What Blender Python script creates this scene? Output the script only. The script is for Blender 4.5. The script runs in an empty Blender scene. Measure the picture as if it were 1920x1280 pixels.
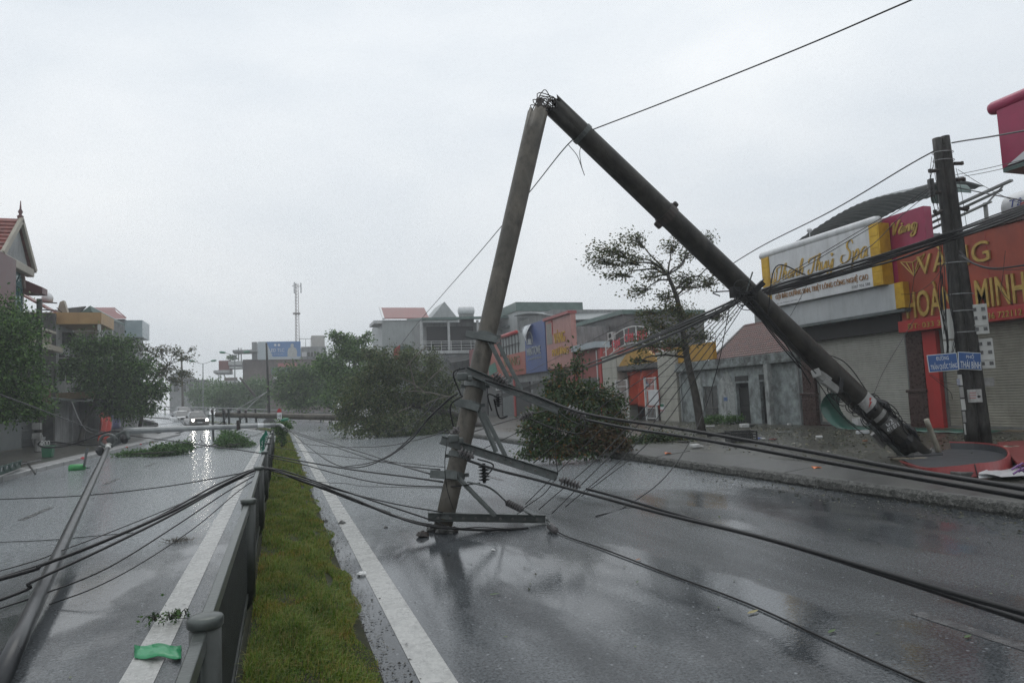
import bpy, math, random
import numpy as np
from mathutils import Vector, Matrix
random.seed(7)
rng = np.random.default_rng(7)
SC = bpy.context.scene
COL = SC.collection
R = math.radians

# ---------------------------------------------------------------- camera
CAM_H = 1.75
YAW, PITCH, ROLL = R(18.913), R(4.819), R(2.5)
FPX = 1280.0                                   # focal length in photo pixels (24 mm on 36 mm)
_r0 = Vector((math.cos(YAW), -math.sin(YAW), 0)); _f0 = Vector((math.sin(YAW), math.cos(YAW), 0)); _z = Vector((0, 0, 1))
C_FW = _f0 * math.cos(PITCH) + _z * math.sin(PITCH)
_u = _z * math.cos(PITCH) - _f0 * math.sin(PITCH)
C_RT = _r0 * math.cos(ROLL) - _u * math.sin(ROLL)
C_UP = _u * math.cos(ROLL) + _r0 * math.sin(ROLL)
C_O = Vector((0, 0, CAM_H))
cd = bpy.data.cameras.new('camera'); cam = bpy.data.objects.new('camera', cd); COL.objects.link(cam)
cd.sensor_width = 36.0; cd.lens = 24.0; cd.clip_start = 0.05; cd.clip_end = 3000
M = Matrix((C_RT, C_UP, -C_FW)).transposed().to_4x4(); M.translation = C_O
cam.matrix_world = M
SC.camera = cam

# ---------------------------------------------------------------- overcast sky
SUN_EL, SUN_AZ = R(62), R(8)
w = bpy.data.worlds.new('World'); SC.world = w; w.use_nodes = True
nt = w.node_tree; nt.nodes.clear()
def wn(t, **k):
    n = nt.nodes.new(t)
    for a, b in k.items(): setattr(n, a, b)
    return n
out = wn('ShaderNodeOutputWorld'); bg = wn('ShaderNodeBackground'); bg.inputs['Strength'].default_value = 0.1
sky = wn('ShaderNodeTexSky', sky_type='NISHITA', sun_disc=False, sun_elevation=SUN_EL, sun_rotation=SUN_AZ)
tc = wn('ShaderNodeTexCoord'); mp = wn('ShaderNodeMapping'); mp.inputs['Scale'].default_value = (1, 1, 2.2)
nz = wn('ShaderNodeTexNoise'); nz.inputs['Scale'].default_value = 1.9; nz.inputs['Detail'].default_value = 5; nz.inputs['Roughness'].default_value = 0.5
nz.inputs['Distortion'].default_value = 0.3
cr = wn('ShaderNodeValToRGB')
cr.color_ramp.elements[0].position = 0.30; cr.color_ramp.elements[0].color = (7.7, 8.35, 9.0, 1)
cr.color_ramp.elements[1].position = 0.72; cr.color_ramp.elements[1].color = (10.4, 10.7, 10.9, 1)
mx = wn('ShaderNodeMix', data_type='RGBA'); mx.inputs[0].default_value = 0.04
nt.links.new(tc.outputs['Generated'], mp.inputs[0]); nt.links.new(mp.outputs[0], nz.inputs['Vector'])
nt.links.new(nz.outputs[0], cr.inputs[0]); nt.links.new(cr.outputs[0], mx.inputs[6]); nt.links.new(sky.outputs[0], mx.inputs[7])
sp_ = wn('ShaderNodeSeparateXYZ'); gz_ = wn('ShaderNodeMapRange'); gz_.interpolation_type = 'SMOOTHSTEP'       # overcast: dimmer towards the horizon
for i_, v_ in enumerate((-.05, .5, .80, 1.0)): gz_.inputs[i_ + 1].default_value = v_
ml_ = wn('ShaderNodeMix', data_type='RGBA', blend_type='MULTIPLY'); ml_.inputs[0].default_value = 1.0
nt.links.new(tc.outputs['Generated'], sp_.inputs[0]); nt.links.new(sp_.outputs[2], gz_.inputs[0]); nt.links.new(mx.outputs[2], ml_.inputs[6]); nt.links.new(gz_.outputs[0], ml_.inputs[7])
nt.links.new(ml_.outputs[2], bg.inputs[0]); nt.links.new(bg.outputs[0], out.inputs[0])
sl = bpy.data.lights.new('sun', 'SUN'); sl.energy = 0.6; sl.angle = R(35); sl.color = (1.0, 0.98, 0.95)
so = bpy.data.objects.new('sun', sl); COL.objects.link(so)
so.rotation_euler = (R(90) - SUN_EL, 0, R(180) - SUN_AZ)
so.location = (5, 40, 70)
VS = SC.view_settings
VS.view_transform = 'Standard'; VS.look = 'None'; VS.exposure = 0.0; VS.gamma = 1.0; VS.use_curve_mapping = False
SC.render.engine = 'CYCLES'
cy = SC.cycles
cy.use_denoising = True
try: cy.denoiser = 'OPENIMAGEDENOISE'; cy.denoising_prefilter = 'NONE'; cy.denoising_input_passes = 'RGB_ALBEDO_NORMAL'
except Exception: pass
cy.max_bounces = 6; cy.diffuse_bounces = 2; cy.glossy_bounces = 3; cy.transmission_bounces = 4; cy.volume_bounces = 1; cy.transparent_max_bounces = 8
cy.sample_clamp_indirect = 4.0; cy.caustics_reflective = False; cy.caustics_refractive = False

# ---------------------------------------------------------------- pixel of the photo + a known plane or depth -> place in the world
def ray(px, py): return C_RT * (px - 960) + C_UP * (640 - py) + C_FW * FPX
def G(px, py, z=0.0):
    d = ray(px, py); return C_O + d * ((z - CAM_H) / d.z)
def PX(px, py, X):
    d = ray(px, py); return C_O + d * (X / d.x)
def PY(px, py, Y):
    d = ray(px, py); return C_O + d * (Y / d.y)
def PD(px, py, D): return C_O + ray(px, py) * (D / FPX)

# ---------------------------------------------------------------- materials
MATS = {}
def mat(name, col=(.5, .5, .5), rough=.5, col2=None, scale=4.0, lo=.35, hi=.65, metal=0.0, bump=0.0, bscale=None, detail=6,
        spec=None, stain=None, stain_scale=(1.2, 1.2, .25), stain_amt=.6, island=None, emit=None, emit_s=0, alpha=1.0, trans=0.0, coat=0.0):
    """Principled with noise-mixed colour, fine bump, optional vertical stain streaks, optional per-leaf variation."""
    if name in MATS: return MATS[name]
    m = bpy.data.materials.new(name); m.use_nodes = True; MATS[name] = m
    t = m.node_tree; b = t.nodes['Principled BSDF']; L = t.links.new
    def N(k, **kw):
        n = t.nodes.new(k)
        for a, v in kw.items(): setattr(n, a, v)
        return n
    b.inputs['Roughness'].default_value = rough; b.inputs['Metallic'].default_value = metal
    if spec is not None: b.inputs['Specular IOR Level'].default_value = spec
    if coat: b.inputs['Coat Weight'].default_value = coat; b.inputs['Coat Roughness'].default_value = .12
    co = N('ShaderNodeTexCoord')
    c2 = col2 or tuple(v * .62 for v in col)
    src = None
    if island:
        g = N('ShaderNodeNewGeometry'); r = N('ShaderNodeValToRGB')
        while len(r.color_ramp.elements) < len(island): r.color_ramp.elements.new(.5)
        for i, (p, c) in enumerate(island):
            r.color_ramp.elements[i].position = p; r.color_ramp.elements[i].color = (*c, 1)
        L(g.outputs['Random Per Island'], r.inputs[0]); src = r.outputs[0]
    else:
        n = N('ShaderNodeTexNoise'); n.inputs['Scale'].default_value = scale; n.inputs['Detail'].default_value = detail; n.inputs['Roughness'].default_value = .62
        L(co.outputs['Object'], n.inputs['Vector'])
        r = N('ShaderNodeValToRGB'); r.color_ramp.elements[0].position = lo; r.color_ramp.elements[1].position = hi
        r.color_ramp.elements[0].color = (*c2, 1); r.color_ramp.elements[1].color = (*col, 1)
        L(n.outputs[0], r.inputs[0]); src = r.outputs[0]
        rr = N('ShaderNodeMapRange'); rr.inputs[3].default_value = max(.03, rough - .12); rr.inputs[4].default_value = min(1, rough + .14)
        L(n.outputs[0], rr.inputs[0]); L(rr.outputs[0], b.inputs['Roughness'])
    if stain:
        mp_ = N('ShaderNodeMapping'); mp_.inputs['Scale'].default_value = stain_scale
        s = N('ShaderNodeTexNoise'); s.inputs['Scale'].default_value = 3.0; s.inputs['Detail'].default_value = 8; s.inputs['Roughness'].default_value = .7
        L(co.outputs['Object'], mp_.inputs[0]); L(mp_.outputs[0], s.inputs['Vector'])
        sr = N('ShaderNodeMapRange'); sr.inputs[1].default_value = .46; sr.inputs[2].default_value = .68; sr.inputs[4].default_value = stain_amt
        L(s.outputs[0], sr.inputs[0])
        mxx = N('ShaderNodeMix', data_type='RGBA'); L(sr.outputs[0], mxx.inputs[0]); L(src, mxx.inputs[6]); mxx.inputs[7].default_value = (*stain, 1)
        src = mxx.outputs[2]
    L(src, b.inputs['Base Color'])
    if bump:
        bn = N('ShaderNodeTexNoise'); bn.inputs['Scale'].default_value = bscale or scale * 6; bn.inputs['Detail'].default_value = 4
        L(co.outputs['Object'], bn.inputs['Vector'])
        bb = N('ShaderNodeBump'); bb.inputs['Strength'].default_value = bump; bb.inputs['Distance'].default_value = .02
        L(bn.outputs[0], bb.inputs['Height']); L(bb.outputs[0], b.inputs['Normal'])
    if emit:
        b.inputs['Emission Color'].default_value = (*emit, 1); b.inputs['Emission Strength'].default_value = emit_s
    if trans: b.inputs['Transmission Weight'].default_value = trans
    return m

def leafmat(name, cols, rough=.5, trans=.3):
    if name in MATS: return MATS[name]
    n = len(cols); m = mat(name, rough=rough, island=[(c[3] if len(c) > 3 else i / max(1, n - 1), c[:3]) for i, c in enumerate(cols)])
    t = m.node_tree; b = t.nodes['Principled BSDF']
    o = [x for x in t.nodes if x.type == 'OUTPUT_MATERIAL'][0]
    tr = t.nodes.new('ShaderNodeBsdfTranslucent'); mx_ = t.nodes.new('ShaderNodeMixShader'); mx_.inputs[0].default_value = trans
    src = b.inputs['Base Color'].links[0].from_socket
    t.links.new(src, tr.inputs[0]); t.links.new(b.outputs[0], mx_.inputs[1]); t.links.new(tr.outputs[0], mx_.inputs[2]); t.links.new(mx_.outputs[0], o.inputs[0])
    return m

# ---------------------------------------------------------------- mesh building
class MB:
    def __init__(s): s.v = []; s.f = []
    def add(s, vs, fs):
        o = len(s.v); s.v += [tuple(x) for x in vs]; s.f += [tuple(i + o for i in f) for f in fs]; return s
    def box(s, c, d, ax=None):
        c = Vector(c); a = ax or (Vector((1, 0, 0)), Vector((0, 1, 0)), Vector((0, 0, 1)))
        h = [a[i] * (d[i] / 2) for i in range(3)]
        vs = [c + h[0] * i + h[1] * j + h[2] * k for k in (-1, 1) for j in (-1, 1) for i in (-1, 1)]
        return s.add(vs, [(0, 2, 3, 1), (4, 5, 7, 6), (0, 1, 5, 4), (2, 6, 7, 3), (0, 4, 6, 2), (1, 3, 7, 5)])
    def bb(s, a, b):                                # box between two corners
        return s.box([(a[i] + b[i]) / 2 for i in range(3)], [abs(b[i] - a[i]) for i in range(3)])
    def tube(s, pts, r, n=8, cap=True, squash=None):
        pts = [Vector(p) for p in pts]
        rs = list(r) if isinstance(r, (list, tuple)) else [r] * len(pts)
        T = []
        for i in range(len(pts)):
            d = pts[min(i + 1, len(pts) - 1)] - pts[max(i - 1, 0)]
            T.append(d.normalized() if d.length > 1e-9 else Vector((0, 0, 1)))
        u = Vector((0, 0, 1)).cross(T[0])
        if u.length < .05: u = Vector((1, 0, 0)).cross(T[0])
        u.normalize(); vs = []
        for i, p in enumerate(pts):
            u = (u - T[i] * u.dot(T[i])).normalized(); q = T[i].cross(u)
            for k in range(n):
                a = 2 * math.pi * k / n
                vs.append(p + (u * math.cos(a) + q * math.sin(a)) * rs[i])
        fs = [(i * n + k, i * n + (k + 1) % n, (i + 1) * n + (k + 1) % n, (i + 1) * n + k) for i in range(len(pts) - 1) for k in range(n)]
        if cap: fs += [tuple(range(n - 1, -1, -1)), tuple((len(pts) - 1) * n + k for k in range(n))]
        return s.add(vs, fs)
    def ext(s, prof, p0, p1, up=(0, 0, 1)):         # 2D profile (side, up) swept p0 -> p1
        p0, p1 = Vector(p0), Vector(p1); t = (p1 - p0).normalized(); sd = t.cross(Vector(up)).normalized(); uu = sd.cross(t)
        n = len(prof); vs = [p + sd * a + uu * b for p in (p0, p1) for a, b in prof]
        fs = [(i, (i + 1) % n, n + (i + 1) % n, n + i) for i in range(n)] + [tuple(range(n - 1, -1, -1)), tuple(range(n, 2 * n))]
        return s.add(vs, fs)
    def lathe(s, p0, axis, prof, n=16):             # prof: (distance along axis, radius)
        a = Vector(axis).normalized(); pts = [Vector(p0) + a * d for d, _ in prof]
        u = a.orthogonal().normalized(); q = a.cross(u); vs = []
        for p, (d, r) in zip(pts, prof):
            for k in range(n):
                g = 2 * math.pi * k / n; vs.append(p + (u * math.cos(g) + q * math.sin(g)) * max(r, 1e-4))
        m = len(prof)
        fs = [(i * n + k, i * n + (k + 1) % n, (i + 1) * n + (k + 1) % n, (i + 1) * n + k) for i in range(m - 1) for k in range(n)]
        return s.add(vs, fs + [tuple(range(n - 1, -1, -1)), tuple((m - 1) * n + k for k in range(n))])
    def slab(s, q, t):                              # quad of four corners thickened by vector t
        q = [Vector(p) for p in q]; t = Vector(t); n = len(q)
        vs = q + [p + t for p in q]
        return s.add(vs, [tuple(range(n - 1, -1, -1)), tuple(range(n, 2 * n))] + [(i, (i + 1) % n, n + (i + 1) % n, n + i) for i in range(n)])
    def grid(s, rows):                              # rows of points -> sheet
        m = len(rows[0]); vs = [p for r_ in rows for p in r_]
        return s.add(vs, [(i * m + j, i * m + j + 1, (i + 1) * m + j + 1, (i + 1) * m + j) for i in range(len(rows) - 1) for j in range(m - 1)])

OFF = {}
def obj(name, mb, m, parent=None, smooth=False, bev=0, local=False, solid=0):
    me = bpy.data.meshes.new(name)
    off = OFF.get(parent.name, Vector()) if parent and not local else Vector()
    me.from_pydata([(x - off.x, y - off.y, z - off.z) for x, y, z in mb.v], [], mb.f)
    if m: me.materials.append(m)
    if smooth: me.polygons.foreach_set('use_smooth', [True] * len(me.polygons))
    me.update()
    o = bpy.data.objects.new(name, me); COL.objects.link(o)
    if parent: o.parent = parent; OFF[o.name] = off
    else: OFF[o.name] = Vector()
    if bev:
        bm_ = o.modifiers.new('bevel', 'BEVEL'); bm_.width = bev; bm_.segments = 2; bm_.limit_method = 'ANGLE'; bm_.angle_limit = R(40)
    if solid:
        sm = o.modifiers.new('solid', 'SOLIDIFY'); sm.thickness = solid; sm.offset = 0
    return o
def thing(name, label, cat, loc=(0, 0, 0), group=None):
    o = bpy.data.objects.new(name, None); COL.objects.link(o); o.location = loc; o.empty_display_size = .2
    OFF[o.name] = Vector(loc); return tag(o, label, cat, group)
def tag(o, label, cat, group=None, kind=None):
    o['label'] = label
    if cat: o['category'] = cat
    if group: o['group'] = group
    if kind: o['kind'] = kind
    return o
def struct(name, mb, m, **k):
    o = obj(name, mb, m, **k)
    if not o.parent: o['kind'] = 'structure'
    return o
def share(src, name, loc, parent, rot=None, scale=None):   # another piece with the same mesh
    o = bpy.data.objects.new(name, src.data); COL.objects.link(o); o.parent = parent
    o.location = Vector(loc) - OFF.get(parent.name, Vector()) if parent else loc
    if rot: o.rotation_euler = rot
    if scale: o.scale = scale
    for md in src.modifiers:
        n = o.modifiers.new(md.name, md.type)
        if md.type == 'BEVEL': n.width = md.width; n.segments = md.segments; n.limit_method = md.limit_method; n.angle_limit = md.angle_limit
    return o
def cat_rom(pts, n=8):
    pts = [Vector(p) for p in pts]
    if len(pts) < 3: return [pts[0].lerp(pts[-1], i / n) for i in range(n + 1)]
    P = [pts[0] * 2 - pts[1]] + pts + [pts[-1] * 2 - pts[-2]]; o = []
    for i in range(1, len(P) - 2):
        a, b, c, d = P[i - 1:i + 3]
        for k in range(n):
            t = k / n
            o.append(.5 * ((2 * b) + (c - a) * t + (2 * a - 5 * b + 4 * c - d) * t * t + (3 * b - a - 3 * c + d) * t ** 3))
    o.append(pts[-1]); return o
def fastmesh(name, V, F, m, parent=None, smooth=False):        # numpy arrays, all faces with the same corner count
    me = bpy.data.meshes.new(name); k = F.shape[1]
    off = OFF.get(parent.name, Vector()) if parent else Vector()
    V = (V - np.array(off[:])).astype(np.float32)
    me.vertices.add(len(V)); me.vertices.foreach_set('co', V.ravel())
    me.loops.add(F.size); me.loops.foreach_set('vertex_index', F.astype(np.int32).ravel())
    me.polygons.add(len(F)); me.polygons.foreach_set('loop_start', np.arange(0, F.size, k, dtype=np.int32))
    if smooth: me.polygons.foreach_set('use_smooth', np.ones(len(F), dtype=bool))
    me.materials.append(m); me.update(calc_edges=True); me.validate()
    o = bpy.data.objects.new(name, me); COL.objects.link(o)
    if parent: o.parent = parent
    OFF[o.name] = off
    return o
def leaves(cent, size, dirs=None, flat=0.0):
    """cent (n,3): a folded four-corner leaf at each point -> V, F."""
    n = len(cent)
    d = rng.normal(size=(n, 3)) if dirs is None else dirs + rng.normal(size=(n, 3)) * .45
    d[:, 2] -= .25 if dirs is None else 0
    if flat: d[:, 2] *= (1 - flat)
    d /= np.linalg.norm(d, axis=1, keepdims=True) + 1e-9
    s = rng.normal(size=(n, 3))
    if flat: s[:, 2] *= (1 - flat)
    s -= d * (s * d).sum(1, keepdims=True); s /= np.linalg.norm(s, axis=1, keepdims=True) + 1e-9
    nn = np.cross(d, s); L = (size * rng.uniform(.6, 1.25, n))[:, None]
    if flat: nn[:, 2] = np.abs(nn[:, 2])
    a = cent; c = cent + d * L; mid = cent + d * L * .45 + nn * L * .1
    V = np.stack([a, mid + s * L * .27 , c, mid - s * L * .27], 1).reshape(-1, 3)
    return V, (np.arange(n)[:, None] * 4 + np.arange(4)[None, :])
TXT = {}
def text(body, org, right, up, width, height, depth, m, parent, name='lettering', shear=0.0, align='L', bold=0.0, zshift=0.0):
    """Lettering fitted to width x height metres, lower-left corner at org, standing proud by depth."""
    cu = bpy.data.curves.new('txt', 'FONT'); cu.body = body; cu.size = 1; cu.shear = shear; cu.offset = bold; cu.resolution_u = 3; cu.space_character = 1.02
    to = bpy.data.objects.new('txt', cu); COL.objects.link(to)
    me = bpy.data.meshes.new_from_object(to.evaluated_get(bpy.context.evaluated_depsgraph_get()))
    bpy.data.objects.remove(to); bpy.data.curves.remove(cu)
    n = len(me.vertices); co = np.empty(n * 3); me.vertices.foreach_get('co', co); co = co.reshape(-1, 3)
    lo, hi = co.min(0), co.max(0); rt, u_ = Vector(right).normalized(), Vector(up).normalized(); nr = rt.cross(u_)
    fs = [tuple(p.vertices) for p in me.polygons]
    edge = {}
    for f in fs:
        for i in range(len(f)):
            e = (f[i], f[(i + 1) % len(f)]); edge[e] = edge.get(e, 0) + 1
    mb = MB(); vs = []
    for k in (depth, 0.0):
        for p in co:
            vs.append(Vector(org) + rt * ((p[0] - lo[0]) / (hi[0] - lo[0]) * width) + u_ * ((p[1] - lo[1]) / (hi[1] - lo[1]) * height) + nr * k)
    fs2 = list(fs)
    if depth > .004:
        for (a, b) in edge:
            if (b, a) not in edge: fs2.append((b, a, a + n, b + n))
    mb.add(vs, fs2); bpy.data.meshes.remove(me)
    return obj(name, mb, m, parent)
# ================================================================= road line: straight, then bending left and climbing
S0, RAD = 48.0, 92.0
def zroad(s):
    if s < 60: return 0.0
    if s < 84: return .045 * (s - 60) ** 2 / 48.0
    return .045 * 12 + .045 * (s - 84)
def road_pt(s, off, dz=0.0):
    if s <= S0: x, y, a = 0.0, s, 0.0
    else:
        a = min((s - S0) / RAD, R(80)); x = -RAD * (1 - math.cos(a)); y = S0 + RAD * math.sin(a)
        e = max(0.0, s - S0 - RAD * R(80)); x -= e * math.sin(a); y += e * math.cos(a)
    return Vector((x + off * math.cos(a), y + off * math.sin(a), zroad(s) + dz))
def strip(o0, o1, s0, s1, ds, dz=0.0, nx=1):
    n = max(1, int(round((s1 - s0) / ds)))
    return MB().grid([[road_pt(s0 + (s1 - s0) * i / n, o0 + (o1 - o0) * j / nx, dz) for j in range(nx + 1)] for i in range(n + 1)])

# --- wet asphalt: grain, standing water in shallow patches, rain ripples
def road_material():
    m = bpy.data.materials.new('wet_asphalt'); m.use_nodes = True; t = m.node_tree; b = t.nodes['Principled BSDF']; L = t.links.new
    def N(k, **kw):
        n = t.nodes.new(k)
        for a, v in kw.items(): setattr(n, a, v)
        return n
    co = N('ShaderNodeTexCoord')
    def noise(sc, det=4, vec=None, rough=.55, mpscale=None):
        n = N('ShaderNodeTexNoise'); n.inputs['Scale'].default_value = sc; n.inputs['Detail'].default_value = det; n.inputs['Roughness'].default_value = rough
        if mpscale:
            mp_ = N('ShaderNodeMapping'); mp_.inputs['Scale'].default_value = mpscale; L(co.outputs['Object'], mp_.inputs[0]); L(mp_.outputs[0], n.inputs['Vector'])
        else: L(co.outputs['Object'], n.inputs['Vector'])
        return n
    def mr(src, a, b_, c, d):
        n = N('ShaderNodeMapRange'); n.interpolation_type = 'SMOOTHSTEP'
        for i, v in enumerate((a, b_, c, d)): n.inputs[i + 1].default_value = v
        L(src, n.inputs[0]); return n.outputs[0]
    big = noise(.32, 5, mpscale=(1.0, .45, 1)); wet = mr(big.outputs[0], .455, .525, 0, 1)          # 1 = standing water
    # murky flood water further along and left, colour lightened to imitate reflected sky
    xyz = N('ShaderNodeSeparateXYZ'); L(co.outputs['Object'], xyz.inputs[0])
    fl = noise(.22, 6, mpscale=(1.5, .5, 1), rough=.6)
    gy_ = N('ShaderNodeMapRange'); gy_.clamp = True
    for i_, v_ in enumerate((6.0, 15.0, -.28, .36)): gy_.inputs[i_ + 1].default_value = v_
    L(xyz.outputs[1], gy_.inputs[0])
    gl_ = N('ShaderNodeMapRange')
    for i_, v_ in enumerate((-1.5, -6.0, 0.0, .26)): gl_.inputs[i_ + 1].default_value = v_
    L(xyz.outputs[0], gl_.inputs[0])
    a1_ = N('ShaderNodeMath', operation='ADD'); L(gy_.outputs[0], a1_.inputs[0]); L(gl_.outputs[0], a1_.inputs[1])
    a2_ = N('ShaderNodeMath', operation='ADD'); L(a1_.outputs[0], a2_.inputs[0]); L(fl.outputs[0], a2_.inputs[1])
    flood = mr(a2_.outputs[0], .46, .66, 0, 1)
    grain = noise(95, 3); agg = noise(42, 6, rough=.82); patch = noise(.9, 5, mpscale=(1.6, .35, 1))
    c1 = N('ShaderNodeMix', data_type='RGBA'); c1.inputs[6].default_value = (.034, .038, .042, 1); c1.inputs[7].default_value = (.085, .092, .098, 1)
    L(mr(patch.outputs[0], .3, .7, 0, 1), c1.inputs[0])
    c2 = N('ShaderNodeMix', data_type='RGBA', blend_type='MULTIPLY'); c2.inputs[0].default_value = 1.0
    L(c1.outputs[2], c2.inputs[6])
    gr = N('ShaderNodeValToRGB'); gr.color_ramp.elements[0].position = .36; gr.color_ramp.elements[1].position = .68
    gr.color_ramp.elements[0].color = (.25, .25, .25, 1); gr.color_ramp.elements[1].color = (2.1, 2.1, 2.1, 1)
    L(agg.outputs[0], gr.inputs[0]); L(gr.outputs[0], c2.inputs[7])
    c3 = N('ShaderNodeMix', data_type='RGBA'); L(flood, c3.inputs[0]); L(c2.outputs[2], c3.inputs[6]); 
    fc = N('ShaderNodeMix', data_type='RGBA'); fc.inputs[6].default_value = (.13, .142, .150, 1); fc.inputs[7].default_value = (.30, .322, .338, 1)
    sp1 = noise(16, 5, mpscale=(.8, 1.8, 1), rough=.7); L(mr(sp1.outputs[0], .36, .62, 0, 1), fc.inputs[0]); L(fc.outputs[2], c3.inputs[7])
    # rain drops bursting on the water: small pale splash crowns
    vs_ = N('ShaderNodeTexVoronoi'); vs_.inputs['Scale'].default_value = 11; L(co.outputs['Object'], vs_.inputs['Vector'])
    dn = N('ShaderNodeMath', operation='MULTIPLY'); L(mr(vs_.outputs['Distance'], .05, .16, .55, 0), dn.inputs[0]); L(mr(noise(3.1, 3).outputs[0], .42, .6, .15, 1), dn.inputs[1])
    c4 = N('ShaderNodeMix', data_type='RGBA'); L(dn.outputs[0], c4.inputs[0]); L(c3.outputs[2], c4.inputs[6]); c4.inputs[7].default_value = (.36, .38, .40, 1)
    L(c4.outputs[2], b.inputs['Base Color'])
    rg = N('ShaderNodeMix'); rg.inputs[2].default_value = .20; rg.inputs[3].default_value = .045; L(wet, rg.inputs[0])
    rg2 = N('ShaderNodeMix'); L(flood, rg2.inputs[0]); L(rg.outputs[0], rg2.inputs[2]); rg2.inputs[3].default_value = .15; L(rg2.outputs[0], b.inputs['Roughness'])
    b.inputs['IOR'].default_value = 1.45
    # ripples: isotropic chop + drop rings in water, stone grain where the film is thin
    chop = noise(13, 4, mpscale=(1.0, 1.5, 1), rough=.6); fine = noise(48, 2)
    vor = N('ShaderNodeTexVoronoi'); vor.inputs['Scale'].default_value = 6.5; L(co.outputs['Object'], vor.inputs['Vector'])
    sn = N('ShaderNodeMath', operation='SINE'); mu = N('ShaderNodeMath', operation='MULTIPLY'); mu.inputs[1].default_value = 60
    L(vor.outputs['Distance'], mu.inputs[0]); L(mu.outputs[0], sn.inputs[0])
    rr = N('ShaderNodeMath', operation='MULTIPLY'); L(sn.outputs[0], rr.inputs[0]); L(mr(vor.outputs['Distance'], .12, .34, .10, 0), rr.inputs[1])
    h1 = N('ShaderNodeMath', operation='ADD'); L(chop.outputs[0], h1.inputs[0]); L(rr.outputs[0], h1.inputs[1])
    f2 = N('ShaderNodeMath', operation='MULTIPLY'); f2.inputs[1].default_value = .5; L(fine.outputs[0], f2.inputs[0])
    h2 = N('ShaderNodeMath', operation='ADD'); L(h1.outputs[0], h2.inputs[0]); L(f2.outputs[0], h2.inputs[1])
    bw = N('ShaderNodeBump'); bw.inputs['Distance'].default_value = .008; L(h2.outputs[0], bw.inputs['Height'])
    bs_ = N('ShaderNodeMix'); L(flood, bs_.inputs[0]); L(mr(wet, 0, 1, .75, .13), bs_.inputs[2]); bs_.inputs[3].default_value = 1.0; L(bs_.outputs[0], bw.inputs['Strength'])
    wv = noise(5.5, 5, mpscale=(1.0, 1.9, 1), rough=.62); bf = N('ShaderNodeBump'); bf.inputs['Distance'].default_value = .030
    fs_ = N('ShaderNodeMath', operation='MULTIPLY'); fs_.inputs[1].default_value = .75; L(flood, fs_.inputs[0]); L(fs_.outputs[0], bf.inputs['Strength']); L(wv.outputs[0], bf.inputs['Height'])
    L(bf.outputs[0], bw.inputs['Normal'])
    dry = N('ShaderNodeMath', operation='SUBTRACT'); dry.inputs[0].default_value = 1.0; L(wet, dry.inputs[1])
    ds = N('ShaderNodeMath', operation='MULTIPLY'); ds.inputs[1].default_value = .28; L(dry.outputs[0], ds.inputs[0])
    bg_ = N('ShaderNodeBump'); bg_.inputs['Distance'].default_value = .006; L(ds.outputs[0], bg_.inputs['Strength']); L(grain.outputs[0], bg_.inputs['Height'])
    L(bw.outputs[0], bg_.inputs['Normal']); L(bg_.outputs[0], b.inputs['Normal'])
    return m
ASPH = road_material()
M_SOIL = mat('wet_soil', (.07, .062, .05), .38, (.03, .028, .024), 1.4, bump=.5, bscale=30)
M_PAVE = mat('wet_pavement', (.085, .082, .074), .3, (.034, .033, .029), .9, .34, .66, spec=.32, bump=.4, bscale=16, stain=(.045, .05, .035), stain_scale=(.5, .5, .5), stain_amt=.75)
M_KERB = mat('kerb_concrete', (.088, .088, .086), .38, (.042, .042, .04), 2.2, spec=.3, bump=.35, bscale=40, stain=(.05, .055, .04), stain_scale=(.8, .8, .8), stain_amt=.5)
M_KFACE = mat('kerb_face_mossy', (.024, .025, .02), .55, (.008, .009, .007), 9, bump=.9, bscale=60, stain=(.30, .30, .28), stain_scale=(7, 7, 7), stain_amt=.45)
M_KLIGHT = mat('kerb_concrete_light', (.34, .34, .335), .4, (.2, .2, .2), 2.5, bump=.2, bscale=30)
M_PAINT = None
def paint_material():
    m = mat('road_paint', (.44, .44, .42), .26, (.34, .34, .325), 5, bump=.15, bscale=90, stain=(.09, .09, .09), stain_scale=(9, 5, 1), stain_amt=.45)
    return m
M_PAINT = paint_material()

gm = MB(); gx = [-400, -60, -30, -14, 0, 14, 30, 60, 400]; gy = [-80, -10, 20, 60, 120, 220, 700]
gm.grid([[(x, y, -.09) for x in gx] for y in gy]); struct('ground', gm, M_SOIL)
road = struct('road', strip(-7.75, 8.75, -12, 230, 2.0, 0, 10), ASPH)
for nm, a, b_ in (('edge_line', -1.03, -.81), ('edge_line', .81, 1.03)):
    s = struct(nm, strip(a, b_, -6, 150, 2.0, .004), M_PAINT, parent=road)
for k in range(-1, 26):                             # worn lane dashes
    for off in (-4.35, 4.55):
        s_ = -.6 + k * 6.0 + (3.0 if off < 0 else 3.0)
        if off > 0 and k % 2: continue
        struct('lane_dash', strip(off - .06, off + .06, s_, s_ + 1.7, 1.7, .004),
               mat('worn_road_paint', (.13, .13, .13), .25, (.05, .052, .055), 7, .45, .7, bump=.25, bscale=60), parent=road)
# embankment of the climbing part
em = MB()
for off, sg in ((-7.75, -1), (8.75, 1)):
    n = 40
    em.grid([[road_pt(60 + 170 * i / n, off, -.004), Vector((*(road_pt(60 + 170 * i / n, off + sg * .05)[:2]), -.1))] for i in range(n + 1)])
struct('embankment', em, mat('embankment_concrete', (.12, .12, .115), .5, (.06, .06, .056), 1.5, bump=.3, stain=(.03, .03, .028)))

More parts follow.
